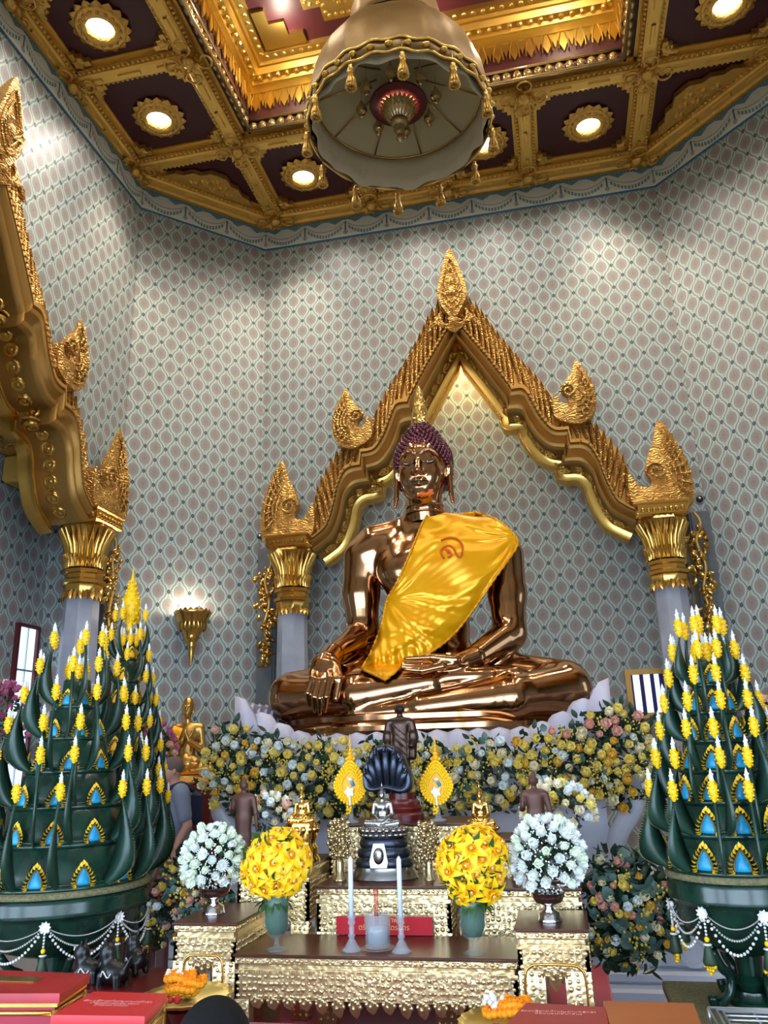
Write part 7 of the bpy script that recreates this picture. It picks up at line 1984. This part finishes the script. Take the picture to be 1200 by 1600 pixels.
# ------------------------------------------------------------------ things on the left between the leaf trees and the altar
Yc = 7.9; x0, x1 = Xat(190, 1300, Yc), Xat(262, 1300, Yc); zc = Zat(230, 1258, Yc)
ct = thing('counter', 'dark red wooden counter with a yellow poster, left behind the leaf trees', 'counter', ((x0+x1)/2-.25, Yc, 0)); w_ = (x1-x0)+.5
mb = MB(); mb.box(-w_/2, w_/2, 0, .5, 0, zc, b=.01); mb.build('body', mat('red_brown_counter', (120, 40, 24), .4), ct, auto=40)
mb = MB(); mb.box(-w_/2+.05, w_/2-.02, -.012, 0, zc-.36, zc-.03, b=.002); o = mb.build('poster', PAPERY, ct, auto=40)
text('\u0e27\u0e31\u0e14\u0e44\u0e15\u0e23\u0e21\u0e34\u0e15\u0e23\u0e27\u0e34\u0e17\u0e22\u0e32\u0e23\u0e32\u0e21\n\u0e02\u0e2d\u0e40\u0e0a\u0e34\u0e0d\u0e23\u0e48\u0e27\u0e21\u0e17\u0e33\u0e1a\u0e38\u0e0d\n\u0e17\u0e2d\u0e14\u0e1c\u0e49\u0e32\u0e1b\u0e48\u0e32', .06, (w_/2-.25, -.014, zc-.2), (PI/2, 0, 0), DRED, ct, ext=.001)
# clay lotus-shaped tower of tiers
p = atY(195, 1420, 5.25); t = thing('clay_tower', 'stacked beige ornament with curled rims and a yellow garland, lower left', 'ornament', p)
mb = MB(); H_ = Zat(195, 1352, 5.25)-p[2]; prof = []
for k in range(5):
    r = .16-.022*k; z = H_*k/5; prof += [(r*.7, z), (r, z+H_*.06), (r*1.02, z+H_*.1), (r*.75, z+H_*.15)]
prof += [(.02, H_)]; mb.lathe(prof, 24, lobes=8, lamp=.06)
for k in range(5):
    for j in range(8):
        a = 2*PI*j/8; r = .16-.022*k; mb.ball((r*math.cos(a), r*math.sin(a), H_*k/5+H_*.1), (.022, .022, .018), 6, 4)
mb.build('tiers', BEIGE, t)
mb = MB()
for k in range(22): z = H_*(1-k/22)*.95; r = .06+.11*(k/22); mb.ball((.0+r*math.cos(-1.6), r*math.sin(-1.6)-.02, z), .016, 6, 4)
mb.build('yellow_garland', YEL, t)
small_table('dark lattice-edged table under the beige clay tower', p[0]-.02, p[1], p[2], .5, .5, top=DRED)
# black cast animals with white markings on a low shelf
def sculpt(px, py, Y, label, s, seed):
    r_ = random.Random(seed); p = atY(px, py, Y); t = thing('black_figurine', label, 'figurine', p, rz=.4-.3*seed, group='small black figurines with white marks')
    S = SDF((-.14*s, -.1*s, -.01), (.16*s, .1*s, .26*s), .007*s/1.0)
    S.ell((0, 0, .07*s), (.085*s, .06*s, .06*s), .02).ell((-.05*s, 0, .17*s), (.045*s, .04*s, .045*s), .02).cap((-.03*s, 0, .1*s), (-.05*s, 0, .15*s), .04*s, .035*s, .02).cap((.07*s, 0, .08*s), (.11*s, 0, .15*s), .02*s, .01*s, .01)
    for a, b in ((-.06, -.035), (-.06, .035), (.05, -.04), (.05, .04)): S.cap((a*s, b*s, .06*s), (a*s*1.1, b*s, .005), .022*s, .02*s, .01)
    for b in (-1, 1): S.cap((-.045*s, b*.025*s, .2*s), (-.04*s, b*.035*s, .235*s), .012*s, .005*s, .006)
    S.mesh().build('body', BLACK, t)
    mb = MB()
    for b in (-.02, .02): mb = MB(); mb.tube(smoothpts([(-.085*s, b*s-.012, .185*s), (-.09*s, b*s, .2*s), (-.085*s, b*s+.012, .185*s)], 4), .004*s, 5); mb.build('eye_mark', WHITEB, t)
    mb = MB()
    mb.tube(smoothpts([(-.04*s, -.058*s, .06*s), (-.02*s, -.066*s, .09*s), (.01*s, -.064*s, .06*s), (.03*s, -.062*s, .08*s)], 5), .004*s, 5); mb.build('flank_mark', WHITEB, t); return p
Ys = 3.74
p1 = sculpt(137, 1535, Ys, 'leftmost small black figurine with white marks, under the left leaf trees', .75, 1)
sculpt(177, 1543, Ys-.02, 'middle small black figurine with white marks, nearest the red box', .85, 2)
sculpt(212, 1518, Ys+.16, 'small black figurine with white marks nearest the marble base, lower left', .72, 3)
t = thing('figurine_shelf', 'low dark shelf under the small black figurines at lower left', 'shelf', (Xat(175, 1540, Ys), Ys+.08, 0)); mb = MB(); mb.box(-.34, .26, -.2, .22, 0, float(p1[2])-.002, b=.01); mb.build('body', DRED, t, auto=40)
# ------------------------------------------------------------------ daylight and exposure
w = bpy.data.worlds.new('sky'); sc.world = w; w.use_nodes = True
bg = w.node_tree.nodes['Background']; bg.inputs[0].default_value = (.62, .78, 1., 1); bg.inputs[1].default_value = 11.5
pl = bpy.data.lights.new('door_portal', 'AREA'); pl.shape = 'RECTANGLE'; pl.size = 6.5; pl.size_y = 4.2; pl.cycles.is_portal = True
po = bpy.data.objects.new('door_portal', pl); COL.objects.link(po); po.location = (XC, YC-AY-.02, 2.1); po.rotation_euler = (PI/2, 0, 0)
sc.view_settings.view_transform = 'Standard'; sc.view_settings.look = 'None'; sc.view_settings.gamma = 1; sc.view_settings.exposure = -0.04
sc.view_settings.use_curve_mapping = False
try:
    sc.cycles.max_bounces = 8; sc.cycles.diffuse_bounces = 4; sc.cycles.glossy_bounces = 4; sc.cycles.transmission_bounces = 6
    sc.cycles.sample_clamp_indirect = 6; sc.cycles.use_denoising = True; sc.cycles.caustics_reflective = False; sc.cycles.caustics_refractive = False
except Exception: pass

# unseen porch roof and piers, added to cut sky glare on the bronze
mb = MB(); mb.box(-9, 7, -6, 1.55, 4.6, 4.9); struct(mb.build('trim_%d' % tn, PLAST, smooth=False)); tn += 1
mb = MB(); mb.box(XC-3.9, XC+3.9, 1.56, 1.68, 4.2, 10.6); struct(mb.build('wall_front_glare_block', PLAST, smooth=False))  # unseen panel added to close the upper opening against blown reflections
for x in (-8.5, -4.6, 2.2, 6.2):
    mb = MB(); mb.box(x-.35, x+.35, -5.8, -5.1, 0, 4.6, b=.03); struct(mb.build('trim_%d' % tn, MARBLE2, smooth=False)); tn += 1
